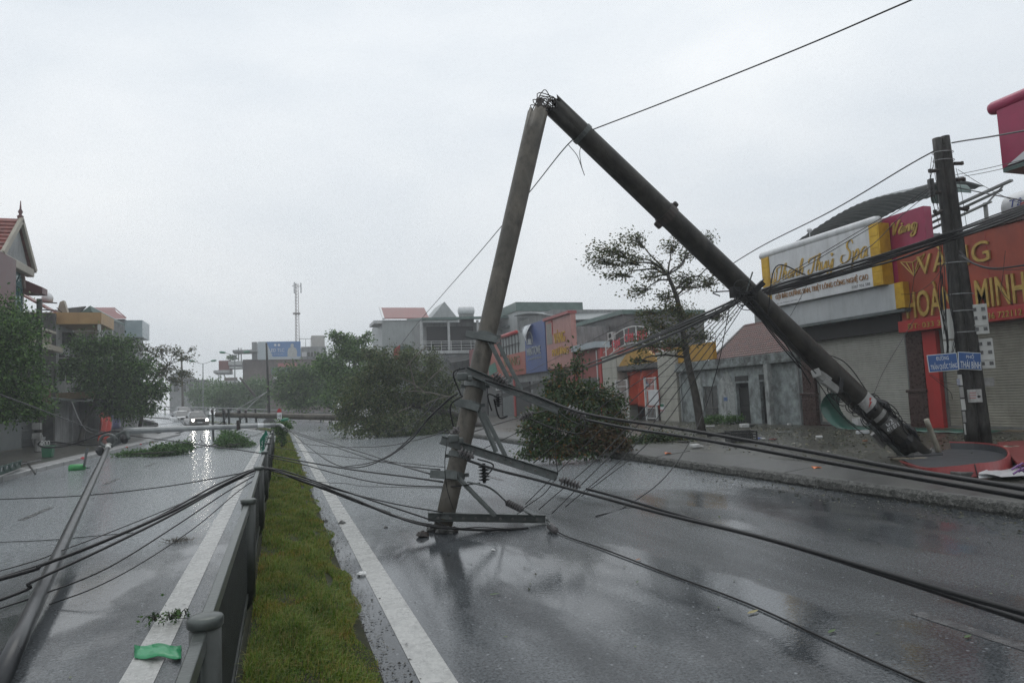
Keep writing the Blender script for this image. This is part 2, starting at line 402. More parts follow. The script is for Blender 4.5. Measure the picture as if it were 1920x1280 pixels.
# --- right pavement with its wide sloping kerb
pr = MB(); ys = [-8 + 2 * i for i in range(60)]
pr.grid([[(9.75, y, .255), (12, y, .245 + .012 * math.sin(y)), (15, y, .255), (19.3, y, .285), (26, y, .285)] for y in ys])
pav = struct('pavement_right', pr, M_PAVE)
kb = MB(); KL = 1.5
prof = [(0, -.05), (0, .165), (.05, .185), (1.0, .265), (1.0, -.05)]
kb.add([(a, y, z) for y in (.006, KL - .006) for a, z in prof], [(0, 1, 6, 5), (1, 2, 7, 6), (2, 3, 8, 7), (3, 4, 9, 8), (0, 4, 3, 2, 1), (5, 6, 7, 8, 9)])
k0 = obj('kerb_stone', kb, M_KERB, pav, bev=.012)
k0.location = (8.77, -6, 0); random.seed(3)
for i in range(1, 42):
    share(k0, 'kerb_stone', (8.77 + random.uniform(-.012, .012), -6 + KL * i, random.uniform(-.008, .006)), pav, rot=(random.uniform(-.003, .003), random.uniform(-.006, .006), random.uniform(-.004, .004)))
struct('kerb_stone', MB().ext([(0, -.05), (0, .165), (-.05, .185), (-1.0, .265), (-1, -.05)][::-1], (8.77, 57, 0), (8.77, 62, 0)), M_KERB, parent=pav)
# broken aggregate face of the kerb at the water line
ck = MB(); random.seed(5)
n = 420; row = []
for i in range(n + 1):
    y = -4 + 50 * i / n
    j = .035 * random.random() + .02
    row.append([(8.735 - j * .8, y, -.02), (8.73 - j * 1.4, y, .03 + .03 * random.random()), (8.745 - j * .9, y, .115 + .04 * random.random()), (8.785, y, .178)])
ck.grid(row); struct('kerb_face', ck, M_KFACE, parent=pav)
V, F = leaves(np.column_stack([rng.normal(8.66, .03, 2600), rng.uniform(-2, 30, 2600), rng.uniform(.03, .165, 2600)]), .022)
fastmesh('exposed_aggregate', V, F, leafmat('aggregate', [(.012, .012, .01), (.03, .03, .028), (.10, .10, .09), (.40, .40, .38)], .5, .0), pav)['kind'] = 'stuff'

# --- left pavement, lower street beyond
pl = MB(); pl.grid([[(-7.9 - .45, y, .15), (-11, y, .16), (-13.4, y, .19), (-30, y, .19)] for y in [-6 + 3 * i for i in range(50)]])
pavl = struct('pavement_left', pl, M_PAVE)
lk = MB(); lk.add([(a, y, z) for y in (.006, .994) for a, z in [(0, -.05), (0, .13), (-.03, .155), (-.62, .165), (-.62, -.05)]],
                  [(0, 5, 6, 1), (1, 6, 7, 2), (2, 7, 8, 3), (3, 8, 9, 4), (0, 1, 2, 3, 4), (9, 8, 7, 6, 5)])
l0 = obj('kerb_stone', lk, M_KLIGHT, pavl, bev=.01); l0.location = (-7.72, 8, 0)
for i in range(1, 54):
    s_ = 8 + i
    share(l0, 'kerb_stone', (-7.72 + random.uniform(-.01, .01), s_, random.uniform(-.006, .006)), pavl, rot=(0, 0, random.uniform(-.006, .006)))

# --- median: raised strip of soil with grass
mo = struct('median_soil', MB().add(*(lambda g: (g.v, g.f))(MB().grid([[road_pt(s, -.30, .002), road_pt(s, -.25, .07), road_pt(s, .15, .085), road_pt(s, .50, .05), road_pt(s, .60, .002)] for s in [-4 + i * 1.0 for i in range(140)]]))),
            mat('median_earth', (.035, .036, .016), .7, (.018, .02, .01), 6, bump=.5, spec=.15))
def blades(n, y0, y1, h, wd, seed):
    g = np.random.default_rng(seed)
    y = g.uniform(y0, y1, n); x = g.uniform(-.24, .58, n)
    x += .05 * np.sin(y * 2.1) * (x > .4) + .04 * np.sin(y * 5.3 + 1) * (x > .4)
    clump = .55 + .9 * np.sin(y * 3.1 + 4 * x) * np.sin(x * 9 + y * .7) * .6 + .3 * g.random(n)
    edge = np.clip((.62 - x) / .2, .35, 1)
    z = .055 + .02 * np.exp(-((x - .1) / .3) ** 2)
    hh = h * clump * edge * g.uniform(.5, 1.25, n)
    a = g.uniform(0, 2 * np.pi, n); lean = g.uniform(.15, .95, n)
    b0 = np.column_stack([x, y, z]); sd = np.column_stack([np.cos(a), np.sin(a), 0 * a]) * (wd * g.uniform(.6, 1.3, n))[:, None]
    ln = np.column_stack([-np.sin(a), np.cos(a), 0 * a]); ln = ln + np.array([.35, -.25, 0])
    mid = b0 + ln * (hh * lean * .35)[:, None] + np.array([0, 0, 1]) * (hh * .62)[:, None]
    tip = b0 + ln * (hh * lean)[:, None] + np.array([0, 0, 1]) * (hh * (1.05 - .45 * lean))[:, None]
    V = np.stack([b0 - sd, b0 + sd, mid + sd * .7, mid - sd * .7, tip + sd * .08, tip - sd * .08], 1).reshape(-1, 3)
    k = np.arange(n)[:, None] * 6
    F = np.concatenate([k + np.array([[0, 1, 2, 3]]), k + np.array([[3, 2, 4, 5]])])
    return V, F
def road_bend(V):                                   # lay a straight strip along the road line beyond the bend
    for i in np.where(V[:, 1] > S0)[0]:
        p = road_pt(V[i, 1], V[i, 0], V[i, 2]); V[i] = p[:]
    return V
Vs, Fs, o = [], [], 0
for n, y0, y1, h, wd, sd in ((52000, 2.2, 8, .092, .0034, 1), (36000, 8, 17, .09, .0048, 2), (16000, 17, 34, .10, .008, 3), (9000, 34, 90, .11, .018, 4), (3500, 2.2, 14, .14, .0035, 5)):
    V, F = blades(n, y0, y1, h, wd, sd); V = road_bend(V) if y1 > S0 else V
    Vs.append(V); Fs.append(F + o); o += len(V)
M_GRASS = leafmat('grass_blade', [(.040, .072, .010), (.075, .135, .015), (.12, .20, .022), (.16, .21, .03), (.25, .23, .07), (.20, .14, .05)], .6, .35)
def grass_patches(m):                                # lusher and drier patches over the strip
    t = m.node_tree; L = t.links.new
    co = t.nodes.new('ShaderNodeTexCoord'); n = t.nodes.new('ShaderNodeTexNoise'); n.inputs['Scale'].default_value = 2.3; n.inputs['Detail'].default_value = 5
    L(co.outputs['Object'], n.inputs['Vector']); r = t.nodes.new('ShaderNodeValToRGB'); e = r.color_ramp.elements
    e[0].position = .34; e[0].color = (1.3, .98, .6, 1); e[1].position = .64; e[1].color = (.75, .85, .6, 1); k = e.new(.48); k.color = (1.15, 1.2, 1.0, 1)
    L(n.outputs[0], r.inputs[0])
    for nd in list(t.nodes):
        if nd.type in ('BSDF_PRINCIPLED', 'BSDF_TRANSLUCENT'):
            so = nd.inputs[0].links[0].from_socket; mx_ = t.nodes.new('ShaderNodeMix'); mx_.data_type = 'RGBA'; mx_.blend_type = 'MULTIPLY'; mx_.inputs[0].default_value = 1
            L(so, mx_.inputs[6]); L(r.outputs[0], mx_.inputs[7]); L(mx_.outputs[2], nd.inputs[0])
grass_patches(M_GRASS)
tag(fastmesh('median_grass', np.concatenate(Vs), np.concatenate(Fs), M_GRASS), 'short wet green grass growing along the narrow road median', None, kind='stuff')

# --- fence along the median: capped posts, top rail, close vertical bars
M_STEEL = mat('fence_steel', (.045, .052, .047), .4, (.022, .026, .023), 5, metal=.2, bump=.12, stain=(.05, .055, .05), stain_scale=(3, 3, .6), stain_amt=.6)
M_STEELD = mat('fence_steel_dark', (.055, .06, .06), .4, (.025, .027, .027), 8, metal=.3, bump=.1)
M_CAP = mat('post_cap', (.10, .112, .105), .32, (.05, .058, .053), 6, metal=.5, bump=.1)
fx = -.29
fence = thing('median_fence', 'long grey steel median fence with round capped posts beside the grass strip', 'fence', (fx, 3.0, .05))
fy = [3.0 + 3.68 * (k - 1) for k in range(0, 9)]
random.seed(11)
lean = [random.uniform(-.01, .012) for _ in fy]
tops = [Vector((fx + lean[i], y, .955)) for i, y in enumerate(fy)]
for i, y in enumerate(fy):
    p = obj('post', MB().tube([(fx, y, -.02), tops[i]], [.060, .059], 24), M_STEEL, fence, smooth=False)
    p.data.polygons.foreach_set('use_smooth', [len(f.vertices) == 4 for f in p.data.polygons])
    obj('cap', MB().lathe(tops[i] - Vector((0, 0, .035)), (0, 0, 1), [(0, .064), (.004, .067), (.03, .068), (.038, .064), (.043, .05), (.046, .02)], 28), M_CAP, p, smooth=True)
for i in range(len(fy) - 1):
    a, b_ = tops[i] + Vector((-.014, .057, -.075)), tops[i + 1] + Vector((-.014, -.057, -.075))
    obj('top_rail', MB().ext([(-.024, -.035), (.024, -.035), (.024, .035), (-.024, .035)], a, b_), M_CAP, fence, bev=.006)
    obj('bottom_rail', MB().ext([(-.018, -.02), (.018, -.02), (.018, .02), (-.018, .02)], (fx - .012, fy[i] + .065, .13), (fx - .012, fy[i + 1] - .065, .13)), M_STEEL, fence)
    mb = MB(); nb = 110
    for k in range(nb):
        t = (k + .5) / nb; y = fy[i] + .08 + (3.68 - .16) * t
        q = a.lerp(b_, t)
        mb.bb((fx - .018, y - .004, .11), (fx - .006, y + .004, q.z - .03))
    pn = obj('bar_panel', mb, M_STEELD, fence); pn['kind'] = 'stuff'
# ================================================================= right-hand shop row (fronts look towards -X)
RT_, UPV = (0, -1, 0), (0, 0, 1)
M_WALLW = mat('white_render', (.50, .51, .51), .5, (.36, .37, .37), 1.5, bump=.15, stain=(.17, .17, .16), stain_amt=.55)
M_WALLG = mat('grey_render', (.27, .28, .28), .55, (.17, .18, .18), 1.0, bump=.25, stain=(.07, .07, .065), stain_amt=.7)
M_WALLD = mat('dark_concrete', (.12, .12, .115), .55, (.06, .06, .06), 1.2, bump=.3, stain=(.03, .03, .03))
M_SHUT = mat('shutter_cream', (.33, .315, .265), .42, (.26, .25, .21), 1.2, bump=.05, stain=(.16, .15, .12), stain_scale=(1, 1, .5), stain_amt=.5)
M_GRAN = mat('brown_granite', (.075, .042, .036), .28, (.03, .018, .016), 14, bump=.1)
M_RED = mat('red_panel', (.42, .035, .032), .35, (.36, .03, .028), 1.2, bump=.06, stain=(.2, .03, .025), stain_amt=.35)
M_REDO = mat('orange_red_panel', (.36, .062, .028), .36, (.26, .042, .02), 1.0, bump=.06, stain=(.18, .035, .02), stain_amt=.45)
M_MAG = mat('magenta_panel', (.36, .022, .085), .33, (.25, .018, .06), 1.0, bump=.05)
M_GOLD = mat('gold_trim', (.62, .38, .025), .34, (.44, .25, .015), 3, metal=.25, bump=.15)
M_GOLDL = mat('gold_letters', (.52, .36, .10), .35, (.34, .22, .05), 6, metal=.3, bump=.08)
M_WHITE = mat('white_panel', (.66, .67, .68), .38, (.56, .57, .58), 1.4, bump=.04, stain=(.33, .33, .32), stain_amt=.4)
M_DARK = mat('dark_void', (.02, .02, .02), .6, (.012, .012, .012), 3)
M_TILE = mat('clay_tile', (.26, .068, .05), .42, (.13, .036, .028), 5, bump=.4, bscale=25, stain=(.05, .03, .025), stain_amt=.5)
M_GREENM = mat('green_metal_sheet', (.10, .155, .135), .35, (.06, .10, .09), 2, metal=.2, bump=.08)
M_GREYM = mat('grey_metal_sheet', (.15, .17, .17), .32, (.09, .105, .105), 2, metal=.3, bump=.08)
M_FRAME = mat('galvanised_frame', (.24, .25, .24), .4, (.14, .15, .145), 4, metal=.4, bump=.1)
M_BLACKP = mat('black_plastic', (.018, .018, .019), .3, (.011, .011, .012), 6)
M_BRNL = mat('brown_letters', (.34, .17, .05), .4, (.26, .12, .03), 6)

def shutter(parent, y0, y1, z0, z1, x, m=None, pitch=.075):
    mb = MB(); rows = []; n = int((z1 - z0) / pitch)
    for i in range(n + 1):
        z = z0 + (z1 - z0) * i / n; rows.append([(x, y0, z), (x, y1, z)])
        if i < n: rows.append([(x - .018, y0, z + pitch * .3), (x - .018, y1, z + pitch * .3)]); rows.append([(x - .018, y0, z + pitch * .75), (x - .018, y1, z + pitch * .75)]); rows.append([(x, y0, z + pitch * .92), (x, y1, z + pitch * .92)])
    mb.grid(rows); s = obj('roller_shutter', mb, m or M_SHUT, parent)
    obj('bottom_bar', MB().bb((x - .05, y0, z0 - .005), (x + .03, y1, z0 + .09)), M_FRAME, s)
    for y in (y0, y1): obj('guide_rail', MB().bb((x - .055, y - .035, z0), (x + .03, y + .035, z1)), M_FRAME, s)
    return s
def pilaster(parent, y0, y1, z0, z1, x):
    p = obj('pilaster', MB().bb((x - .12, y0, z0), (x + .2, y1, z1)), M_GRAN, parent, bev=.01)
    obj('plinth', MB().bb((x - .17, y0 - .05, z0), (x + .2, y1 + .05, z0 + 1.15)), M_GRAN, p, bev=.015)
    obj('plinth_cap', MB().bb((x - .21, y0 - .09, z0 + 1.15), (x + .2, y1 + .09, z0 + 1.24)), M_GRAN, p, bev=.015)
    obj('plinth_panel', MB().bb((x - .185, y0 + .06, z0 + .2), (x - .16, y1 - .06, z0 + 1.02)), M_GRAN, p, bev=.01)
    return p

# ---- gold shop with the big orange-red signboard
gs = thing('shop_building', 'gold shop with big orange-red signboard, red column and closed cream shutter', 'shop', (19, 13, .27))
obj('wall', MB().bb((19.06, 7.6, .2), (26, 16.45, 5.7)), M_WALLG, gs)
sg = obj('signboard', MB().bb((18.62, 7.6, 3.66), (19.05, 16.30, 5.86)), M_REDO, gs, bev=.01)
for y in (14.9, 13.4, 11.9, 10.4, 8.9): obj('panel_joint', MB().bb((18.612, y - .006, 3.67), (18.622, y + .006, 5.85)), M_RED, sg)
obj('lower_band', MB().bb((18.54, 7.6, 3.30), (19.05, 16.40, 3.655)), M_RED, sg, bev=.01)
obj('top_trim', MB().bb((18.55, 7.5, 5.865), (19.3, 16.45, 5.97)), M_GRAN, sg, bev=.01)
obj('parapet', MB().bb((18.95, 7.6, 5.975), (19.2, 12.6, 6.42)), M_RED, gs)
text('HOÀNG MINH', PX(1703, 598, 18.615), RT_, UPV, 3.62, 1.02, .06, M_GOLDL, sg, bold=.012)
text('VÀNG', (18.615, 15.55, 4.98), RT_, UPV, 2.25, .74, .06, M_GOLDL, sg)
gem = MB()
for a, b_ in (((16.15, 5.52), (15.72, 5.0)), ((15.28, 5.6), (15.72, 5.0)), ((16.15, 5.52), (15.72, 5.42)), ((15.72, 5.42), (15.28, 5.6)), ((15.95, 5.47), (15.72, 5.0)), ((15.5, 5.5), (15.72, 5.0)), ((15.72, 5.42), (15.72, 5.0))):
    gem.tube([(18.60, *a), (18.60, *b_)], .016, 6)
obj('gem_emblem', gem, M_GOLDL, sg)
text('ĐT: 033 3935', (18.535, 16.05, 3.37), RT_, UPV, 1.55, .17, .02, M_GOLDL, sg)
text('0936 722112', (18.535, 13.72, 3.37), RT_, UPV, 1.15, .17, .02, M_GOLDL, sg)
pilaster(gs, 15.92, 16.48, .26, 3.28, 19.0)
obj('red_column', MB().bb((18.85, 15.40, .26), (19.2, 15.86, 3.28)), M_RED, gs, bev=.01)
shutter(gs, 10.3, 15.36, .30, 3.28, 19.06)
obj('step', MB().bb((18.75, 7.6, .2), (19.06, 15.36, .33)), mat('step_stone', (.2, .16, .11), .4, (.13, .1, .07), 3, bump=.2), gs)
# rooftop steel frame
fr = thing('roof_frame', 'bent galvanised steel roof frame left standing above the gold shop', 'roof frame', (19.6, 14, 6.0))
def bar(parent, a, b_, wd=.06, m=None, name='beam'): return obj(name, MB().ext([(-wd, -wd * .5), (wd, -wd * .5), (wd, wd * .5), (-wd, wd * .5)], a, b_), m or M_FRAME, parent)
bar(fr, PX(1690, 432, 19.6), PX(1897, 338, 19.6)); bar(fr, PX(1700, 440, 19.9), PX(1878, 356, 19.9), .05)
bar(fr, PX(1720, 442, 19.5), PX(1858, 378, 19.5), .05); bar(fr, PX(1848, 384, 19.5), PX(1880, 350, 19.8), .045, name='brace')
for px, py in ((1752, 425), (1847, 380)):
    q = PX(px, py, 19.55); bar(fr, (19.55, q.y, 5.97), q, .05, name='post')
bar(fr, PX(1690, 425, 19.3), PX(1712, 414, 19.3), .05)
# water tank beyond
wt = thing('water_tank', 'white rooftop water tank with blue lettering at the right edge', 'water tank', PX(1912, 400, 22.0))
q = PX(1935, 382, 22.0)
obj('tank_body', MB().lathe(q + Vector((0, .75, 0)), (0, -1, 0), [(0, .30), (.1, .42), (.35, .47), (1.6, .47), (1.8, .42), (1.9, .3)], 24), M_WHITE, wt, smooth=True)
obj('stand', MB().bb((q.x - .4, q.y - 1, q.z - 1.2), (q.x + .4, q.y + .7, q.z - .45)), M_FRAME, wt)
text('Tân Á', (q.x - .475, q.y + .35, q.z - .06), RT_, UPV, 1.0, .3, .003, mat('blue_print', (.03, .05, .30), .4), wt, shear=.2)

# ---- spa shop
sp = thing('shop_building', 'beauty spa with white signboard, rounded white top roll and closed cream shutter', 'shop', (19, 18.5, .27))
obj('wall', MB().bb((19.10, 16.47, .2), (26, 21.2, 6.6)), M_WALLG, sp)
sb = obj('signboard', MB().bb((18.2, 16.86, 4.86), (18.6, 21.68, 6.86)), M_WHITE, sp, bev=.01)
for a, b_ in ((21.68, 22.1), (16.46, 16.86)):
    ggx = obj('gold_strip', MB().bb((18.16, a + .004, 4.86), (18.62, b_ - .004, 6.86)), M_GOLD, sb, bev=.01)
    for k in range(5): obj('quilted_tile', MB().bb((18.148, a + .05, 4.92 + k * .385), (18.162, b_ - .05, 5.26 + k * .385)), M_GOLD, ggx, bev=.008)
obj('top_roll', MB().lathe((18.32, 22.3, 6.98), (0, -1, 0), [(0, .03), (.05, .12), (.12, .155), (5.6, .155), (5.75, .12), (5.78, .03)], 18), M_WHITE, sb, smooth=True)
obj('lower_fascia', MB().bb((18.38, 16.26, 4.02), (19.1, 21.5, 4.85)), mat('grey_white_fascia', (.46, .48, .49), .35, (.38, .40, .41), 1.0, bump=.05, stain=(.25, .25, .25), stain_amt=.4), sp, bev=.02)
obj('fascia_edge', MB().bb((18.36, 15.95, 3.93), (19.1, 21.5, 4.015)), M_GREYM, sp)
obj('gold_end', MB().bb((18.36, 15.93, 4.05), (18.6, 16.25, 4.855)), M_GOLD, sp)
obj('soffit_shade', MB().bb((18.75, 16.5, 3.4), (19.1, 21.2, 3.925)), M_DARK, sp)  # near-black box standing in for the shaded void below the fascia
shutter(sp, 16.58, 20.48, .33, 3.40, 19.04, mat('shutter_pale', (.40, .395, .36), .4, (.33, .325, .295), 1.2, bump=.05, stain=(.2, .19, .16), stain_scale=(1, 1, .5), stain_amt=.4))
obj('threshold', MB().bb((18.85, 16.5, .2), (19.1, 20.5, .33)), M_GRAN, sp)
pilaster(sp, 20.56, 21.16, .26, 3.9, 19.0)
text('GỘI ĐẦU DƯỠNG SINH, TRIỆT LÔNG CÔNG NGHỆ CAO', (18.195, 21.45, 5.08), RT_, UPV, 4.4, .33, .02, M_BRNL, sb)
text('PHUN XĂM CHĂM SÓC DA', (18.195, 19.9, 5.46), RT_, UPV, 2.0, .2, .01, M_BRNL, sb)
text('ĐC: 187 CẨM PHÚ - CẨM PHẢ - QN', (18.197, 21.4, 4.93), RT_, UPV, 1.3, .07, .004, M_DARK, sb)
text('0387 956 588', (18.197, 17.75, 4.93), RT_, UPV, .75, .09, .004, M_DARK, sb)
# hand-lettered shop name as flowing ribbons
GL = {
 'T': [[(.05, .62), (.12, .86), (.4, .93), (.95, 1.02)], [(.62, .96), (.52, .5), (.38, .02), (.16, -.08), (.05, .1), (.14, .24)]],
 'h': [[(.05, .05), (.28, .7), (.36, 1.0), (.28, .98), (.12, .3), (.1, .02)], [(.1, .2), (.32, .52), (.4, .42), (.36, .05), (.52, .06)]],
 'a': [[(.46, .46), (.3, .54), (.1, .34), (.1, .06), (.26, .04), (.44, .4), (.44, .06), (.58, .08)]],
 'n': [[(.05, .5), (.08, .02), (.1, .25), (.32, .52), (.4, .4), (.38, .05), (.54, .08)]],
 'u': [[(.06, .5), (.06, .1), (.22, .03), (.42, .48), (.42, .06), (.56, .1)]],
 'y': [[(.06, .5), (.1, .12), (.26, .1), (.44, .5), (.38, -.2), (.16, -.42), (.06, -.2), (.5, .12)], [(.3, .68), (.38, .8), (.3, .86), (.24, .78)]],
 'S': [[(.82, .86), (.7, 1.06), (.46, 1.0), (.44, .74), (.66, .46), (.6, .12), (.3, -.02), (.06, .12), (.1, .38), (.34, .4)]],
 'p': [[(.06, .5), (.1, .2), (.02, -.4), (.14, .2), (.34, .52), (.44, .3), (.3, .04), (.12, .12), (.5, .2)]],
 'V': [[(.0, .7), (.14, .95), (.26, .8), (.34, .05), (.5, .5), (.72, 1.0), (.86, .96)]],
 'g': [[(.44, .46), (.28, .54), (.1, .34), (.14, .08), (.3, .1), (.44, .44), (.4, -.2), (.18, -.42), (.08, -.22), (.54, .14)]],
 'à': [[(.46, .46), (.3, .54), (.1, .34), (.1, .06), (.26, .04), (.44, .4), (.44, .06), (.58, .08)], [(.18, .78), (.34, .66)]]}
ADV = {'T': .66, 'S': .8, 'V': .72, ' ': .34}
def script(body, org, right, up, width, height, m, parent, r=.02, slope=0.0):
    rt, u_ = Vector(right).normalized(), Vector(up).normalized(); nr = rt.cross(u_)
    tot = sum(ADV.get(c, .52) for c in body); x = 0; k = width / tot
    for c in body:
        mb = MB()
        for st in GL.get(c, []):
            p = [Vector(org) + rt * ((x + a + .18 * b_) * k) + u_ * (b_ * height + slope * (x + a) * k) for a, b_ in st]
            q = cat_rom(p, 5); vs = []; n = len(q)
            for i, pt in enumerate(q):
                d = (q[min(i + 1, n - 1)] - q[max(i - 1, 0)]).normalized(); s_ = d.cross(nr).normalized()
                wd = r * (.45 + 1.0 * abs(d.dot(u_))) * min(1, .25 + 4 * min(i, n - 1 - i) / n)
                vs += [pt - s_ * wd, pt + s_ * wd, pt + s_ * wd + nr * .03, pt - s_ * wd + nr * .03]
            fs = []
            for i in range(n - 1):
                for j in range(4): fs.append((i * 4 + j, i * 4 + (j + 1) % 4, i * 4 + 4 + (j + 1) % 4, i * 4 + 4 + j))
            mb.add(vs, fs)
        x += ADV.get(c, .52)
        if mb.v: obj('letter', mb, m, parent)
M_GOLDS = mat('gold_script', (.60, .40, .10), .3, (.42, .26, .05), 5, metal=.35)
script('Thanh Thuy', (18.195, 21.4, 5.82), RT_, UPV, 2.95, .56, M_GOLDS, sb, .021)
script('Spa', (18.195, 18.15, 5.86), RT_, UPV, 1.15, .66, M_GOLDS, sb, .022)
lt = MB()
for a in (-.5, -.15, .2, .55): lt.tube(cat_rom([(18.19, 21.5, 5.6), (18.19, 21.5 - a * .25, 5.9), (18.19, 21.5 - a * .5, 6.2 + .1 * abs(a))], 4), [.004] + [.02] * 7 + [.003], 5)
obj('leaf_emblem', lt, M_GOLDS, sb)
# magenta box sign between the two shops
mg = thing('box_sign', 'magenta box sign with gold script Vàng between the white and red signboards', 'sign', (18.4, 15.6, 4.87))
obj('sign_box', MB().bb((18.68, 15.25, 4.90), (19.0, 16.95, 7.08)), M_MAG, mg, bev=.01)
script('Vàng', (18.675, 16.5, 6.42), RT_, UPV, .98, .42, M_GOLDL, mg, .028)
# curled sheet-metal roof over the spa
cs = MB(); rows = []
for i in range(41):
    t = i / 40; y = 21.0 - 5.9 * t
    zc = 7.22 + .62 * math.sin(min(1, t * 1.1) * math.pi * .78)
    row = []
    for j in range(13):
        u_ = j / 12; x = 18.55 + 2.7 * u_
        row.append((x + .1 * math.sin(t * 5), y, zc + .30 * math.sin(u_ * math.pi * .8) - .15 * (1 - t) * (1 - u_) + (.028 if i % 2 else 0)))
    rows.append(row)
cs.grid(rows)
cr_ = tag(obj('sheet_metal_roof', cs, M_GREYM, solid=.006), 'curled grey-green corrugated roof sheet torn up above the spa signboard', 'roof sheet')
cu = MB(); rows = []
for i in range(15):
    a = -.5 + 3.6 * i / 14; r_ = .42 - .008 * i
    rows.append([(19.3 + u_ * 1.0, 15.15 + r_ * math.cos(a) * .8, 7.45 + r_ * math.sin(a)) for u_ in (0, .25, .5, .75, 1)])
cu.grid(rows); tag(obj('sheet_metal_roll', cu, M_GREENM, solid=.006), 'small rolled green metal sheet standing at the right end of the torn roof', 'roof sheet')
cam_ = thing('security_camera', 'small white round camera on the roll of the spa signboard', 'camera', (18.3, 19.55, 7.1))
obj('stem', MB().tube([(18.3, 19.55, 7.1), (18.3, 19.55, 7.32)], .015, 6), M_WHITE, cam_)
obj('head', MB().lathe((18.22, 19.55, 7.38), (1, 0, 0), [(0, .05), (.03, .08), (.12, .085), (.16, .04)], 12), M_WHITE, cam_, smooth=True)

# ---- magenta fascia of the building at the right edge
ms = thing('corner_signboard', 'large magenta signboard with rounded top roll at the upper right edge', 'sign', (17.0, 11, 6.5))
X0 = 16.2
a = PX(1868, 205, X0); b_ = PX(1886, 314, X0)
obj('sign_panel', MB().slab([(X0, a.y, a.z), (X0, a.y, b_.z), (X0, 8.6, b_.z + .55), (X0, 8.6, a.z)], (.35, 0, 0)), M_MAG, ms)
obj('white_panel', MB().slab([(X0 - .012, a.y - .12, b_.z + .03), (X0 - .012, 8.6, b_.z + .03), (X0 - .012, 8.6, b_.z + 1.2)], (.01, 0, 0)), M_WHITE, ms)
obj('underside', MB().bb((X0 + .01, 8.6, b_.z - .10), (X0 + .9, a.y, b_.z)), M_GREENM, ms)
obj('top_roll', MB().lathe((X0 + .1, a.y + .25, a.z + .08), (0, -1, 0), [(0, .03), (.05, .13), (.13, .16), (3.5, .16)], 18), M_MAG, ms, smooth=True)
obj('bracket_wall', MB().bb((X0 + .36, 8.5, 2.9), (20.5, 9.9, a.z)), M_WALLG, ms)

# ---- old low house with tiled roof
oh = thing('old_house', 'old low house with stained peeling walls and red clay tile roof', 'house', (19, 25.5, .27))
M_OLD = mat('peeling_wall', (.33, .37, .365), .55, (.15, .165, .165), 2.6, .34, .62, bump=.35, stain=(.05, .05, .046), stain_scale=(.55, .55, .42), stain_amt=.9)
M_OLD2 = mat('peeling_wall_pale', (.42, .44, .43), .55, (.22, .235, .23), 2.2, .3, .65, bump=.35, stain=(.05, .05, .045), stain_scale=(.9, .9, .7), stain_amt=.8)
wl = obj('wall', MB().bb((19.0, 21.22, .2), (19.25, 23.05, 2.72)).bb((19.0, 23.78, .2), (19.25, 24.5, 2.72)).bb((19.0, 25.36, .2), (19.25, 26.72, 2.72)).bb((19.0, 27.86, .2), (19.25, 29.82, 2.72))
         .bb((19.0, 23.05, 2.02), (19.25, 23.78, 2.72)).bb((19.0, 24.5, 2.02), (19.25, 25.36, 2.72)).bb((19.0, 26.72, 1.95), (19.25, 27.86, 2.72)).bb((19.0, 26.72, .2), (19.25, 27.86, .42)), M_OLD, oh)
obj('pale_patch', MB().slab([(18.99, 27.9, .4), (18.99, 28.6, .55), (18.99, 28.4, 2.2), (18.99, 27.9, 2.5)], (.012, 0, 0)), M_OLD2, wl)
obj('pale_patch', MB().slab([(18.99, 25.5, .3), (18.99, 26.65, .45), (18.99, 26.6, 2.1), (18.99, 25.9, 2.6), (18.99, 25.45, 1.9)], (.012, 0, 0)), M_OLD2, wl)
obj('inner_wall', MB().bb((20.2, 21.2, .2), (20.3, 29.8, 3.0)), M_WALLD, oh)
for y0, y1 in ((23.07, 23.76), (24.52, 25.34)):
    d = obj('door', MB().bb((19.14, y0, .24), (19.19, y1, 1.82)), mat('black_wood', (.022, .022, .022), .45, (.012, .012, .012), 6, bump=.2), oh)
    obj('door_rail', MB().bb((19.125, y0 + .05, 1.0), (19.142, y1 - .05, 1.08)), M_DARK, d)
    f = obj('vent_opening', MB().bb((18.985, y0 - .05, 2.1), (19.01, y1 + .02, 2.32)), M_DARK, oh)
    for k in range(4): obj('slat', MB().bb((18.975, y0, 2.12 + .05 * k), (18.986, y1 - .03, 2.14 + .05 * k)), M_WALLD, f)
wn_ = obj('window', MB().bb((19.1, 26.74, .44), (19.13, 27.84, 1.93)), mat('dirty_shutter_board', (.13, .135, .13), .5, (.05, .05, .05), 5, bump=.2), oh)
for y in (26.78, 27.29, 27.8): obj('stile', MB().bb((19.06, y - .035, .44), (19.1, y + .035, 1.93)), mat('weathered_wood', (.15, .15, .14), .55, (.07, .07, .065), 8), wn_)
for z in (.48, .95, 1.9): obj('rail', MB().bb((19.05, 26.76, z - .035), (19.099, 27.82, z + .035)), MATS['weathered_wood'], wn_)
obj('cross_brace', MB().ext([(-.02, -.01), (.02, -.01), (.02, .01), (-.02, .01)], (19.03, 26.8, .5), (19.03, 27.25, .92)).ext([(-.02, -.01), (.02, -.01), (.02, .01), (-.02, .01)], (19.03, 27.25, .5), (19.03, 26.8, .92)), MATS['weathered_wood'], wn_)
obj('cornice', MB().bb((18.72, 21.25, 2.725), (19.35, 29.85, 2.86)).bb((18.8, 21.25, 2.865), (19.35, 29.85, 3.14)), mat('stained_cornice', (.24, .27, .265), .5, (.07, .075, .072), 2.2, .38, .6, bump=.4, stain=(.02, .02, .018), stain_scale=(1.2, 1.2, .8), stain_amt=.9), oh, bev=.015)
obj('porch_pillar', MB().bb((18.62, 22.78, .2), (18.84, 23.0, 2.72)), M_OLD2, oh, bev=.01)
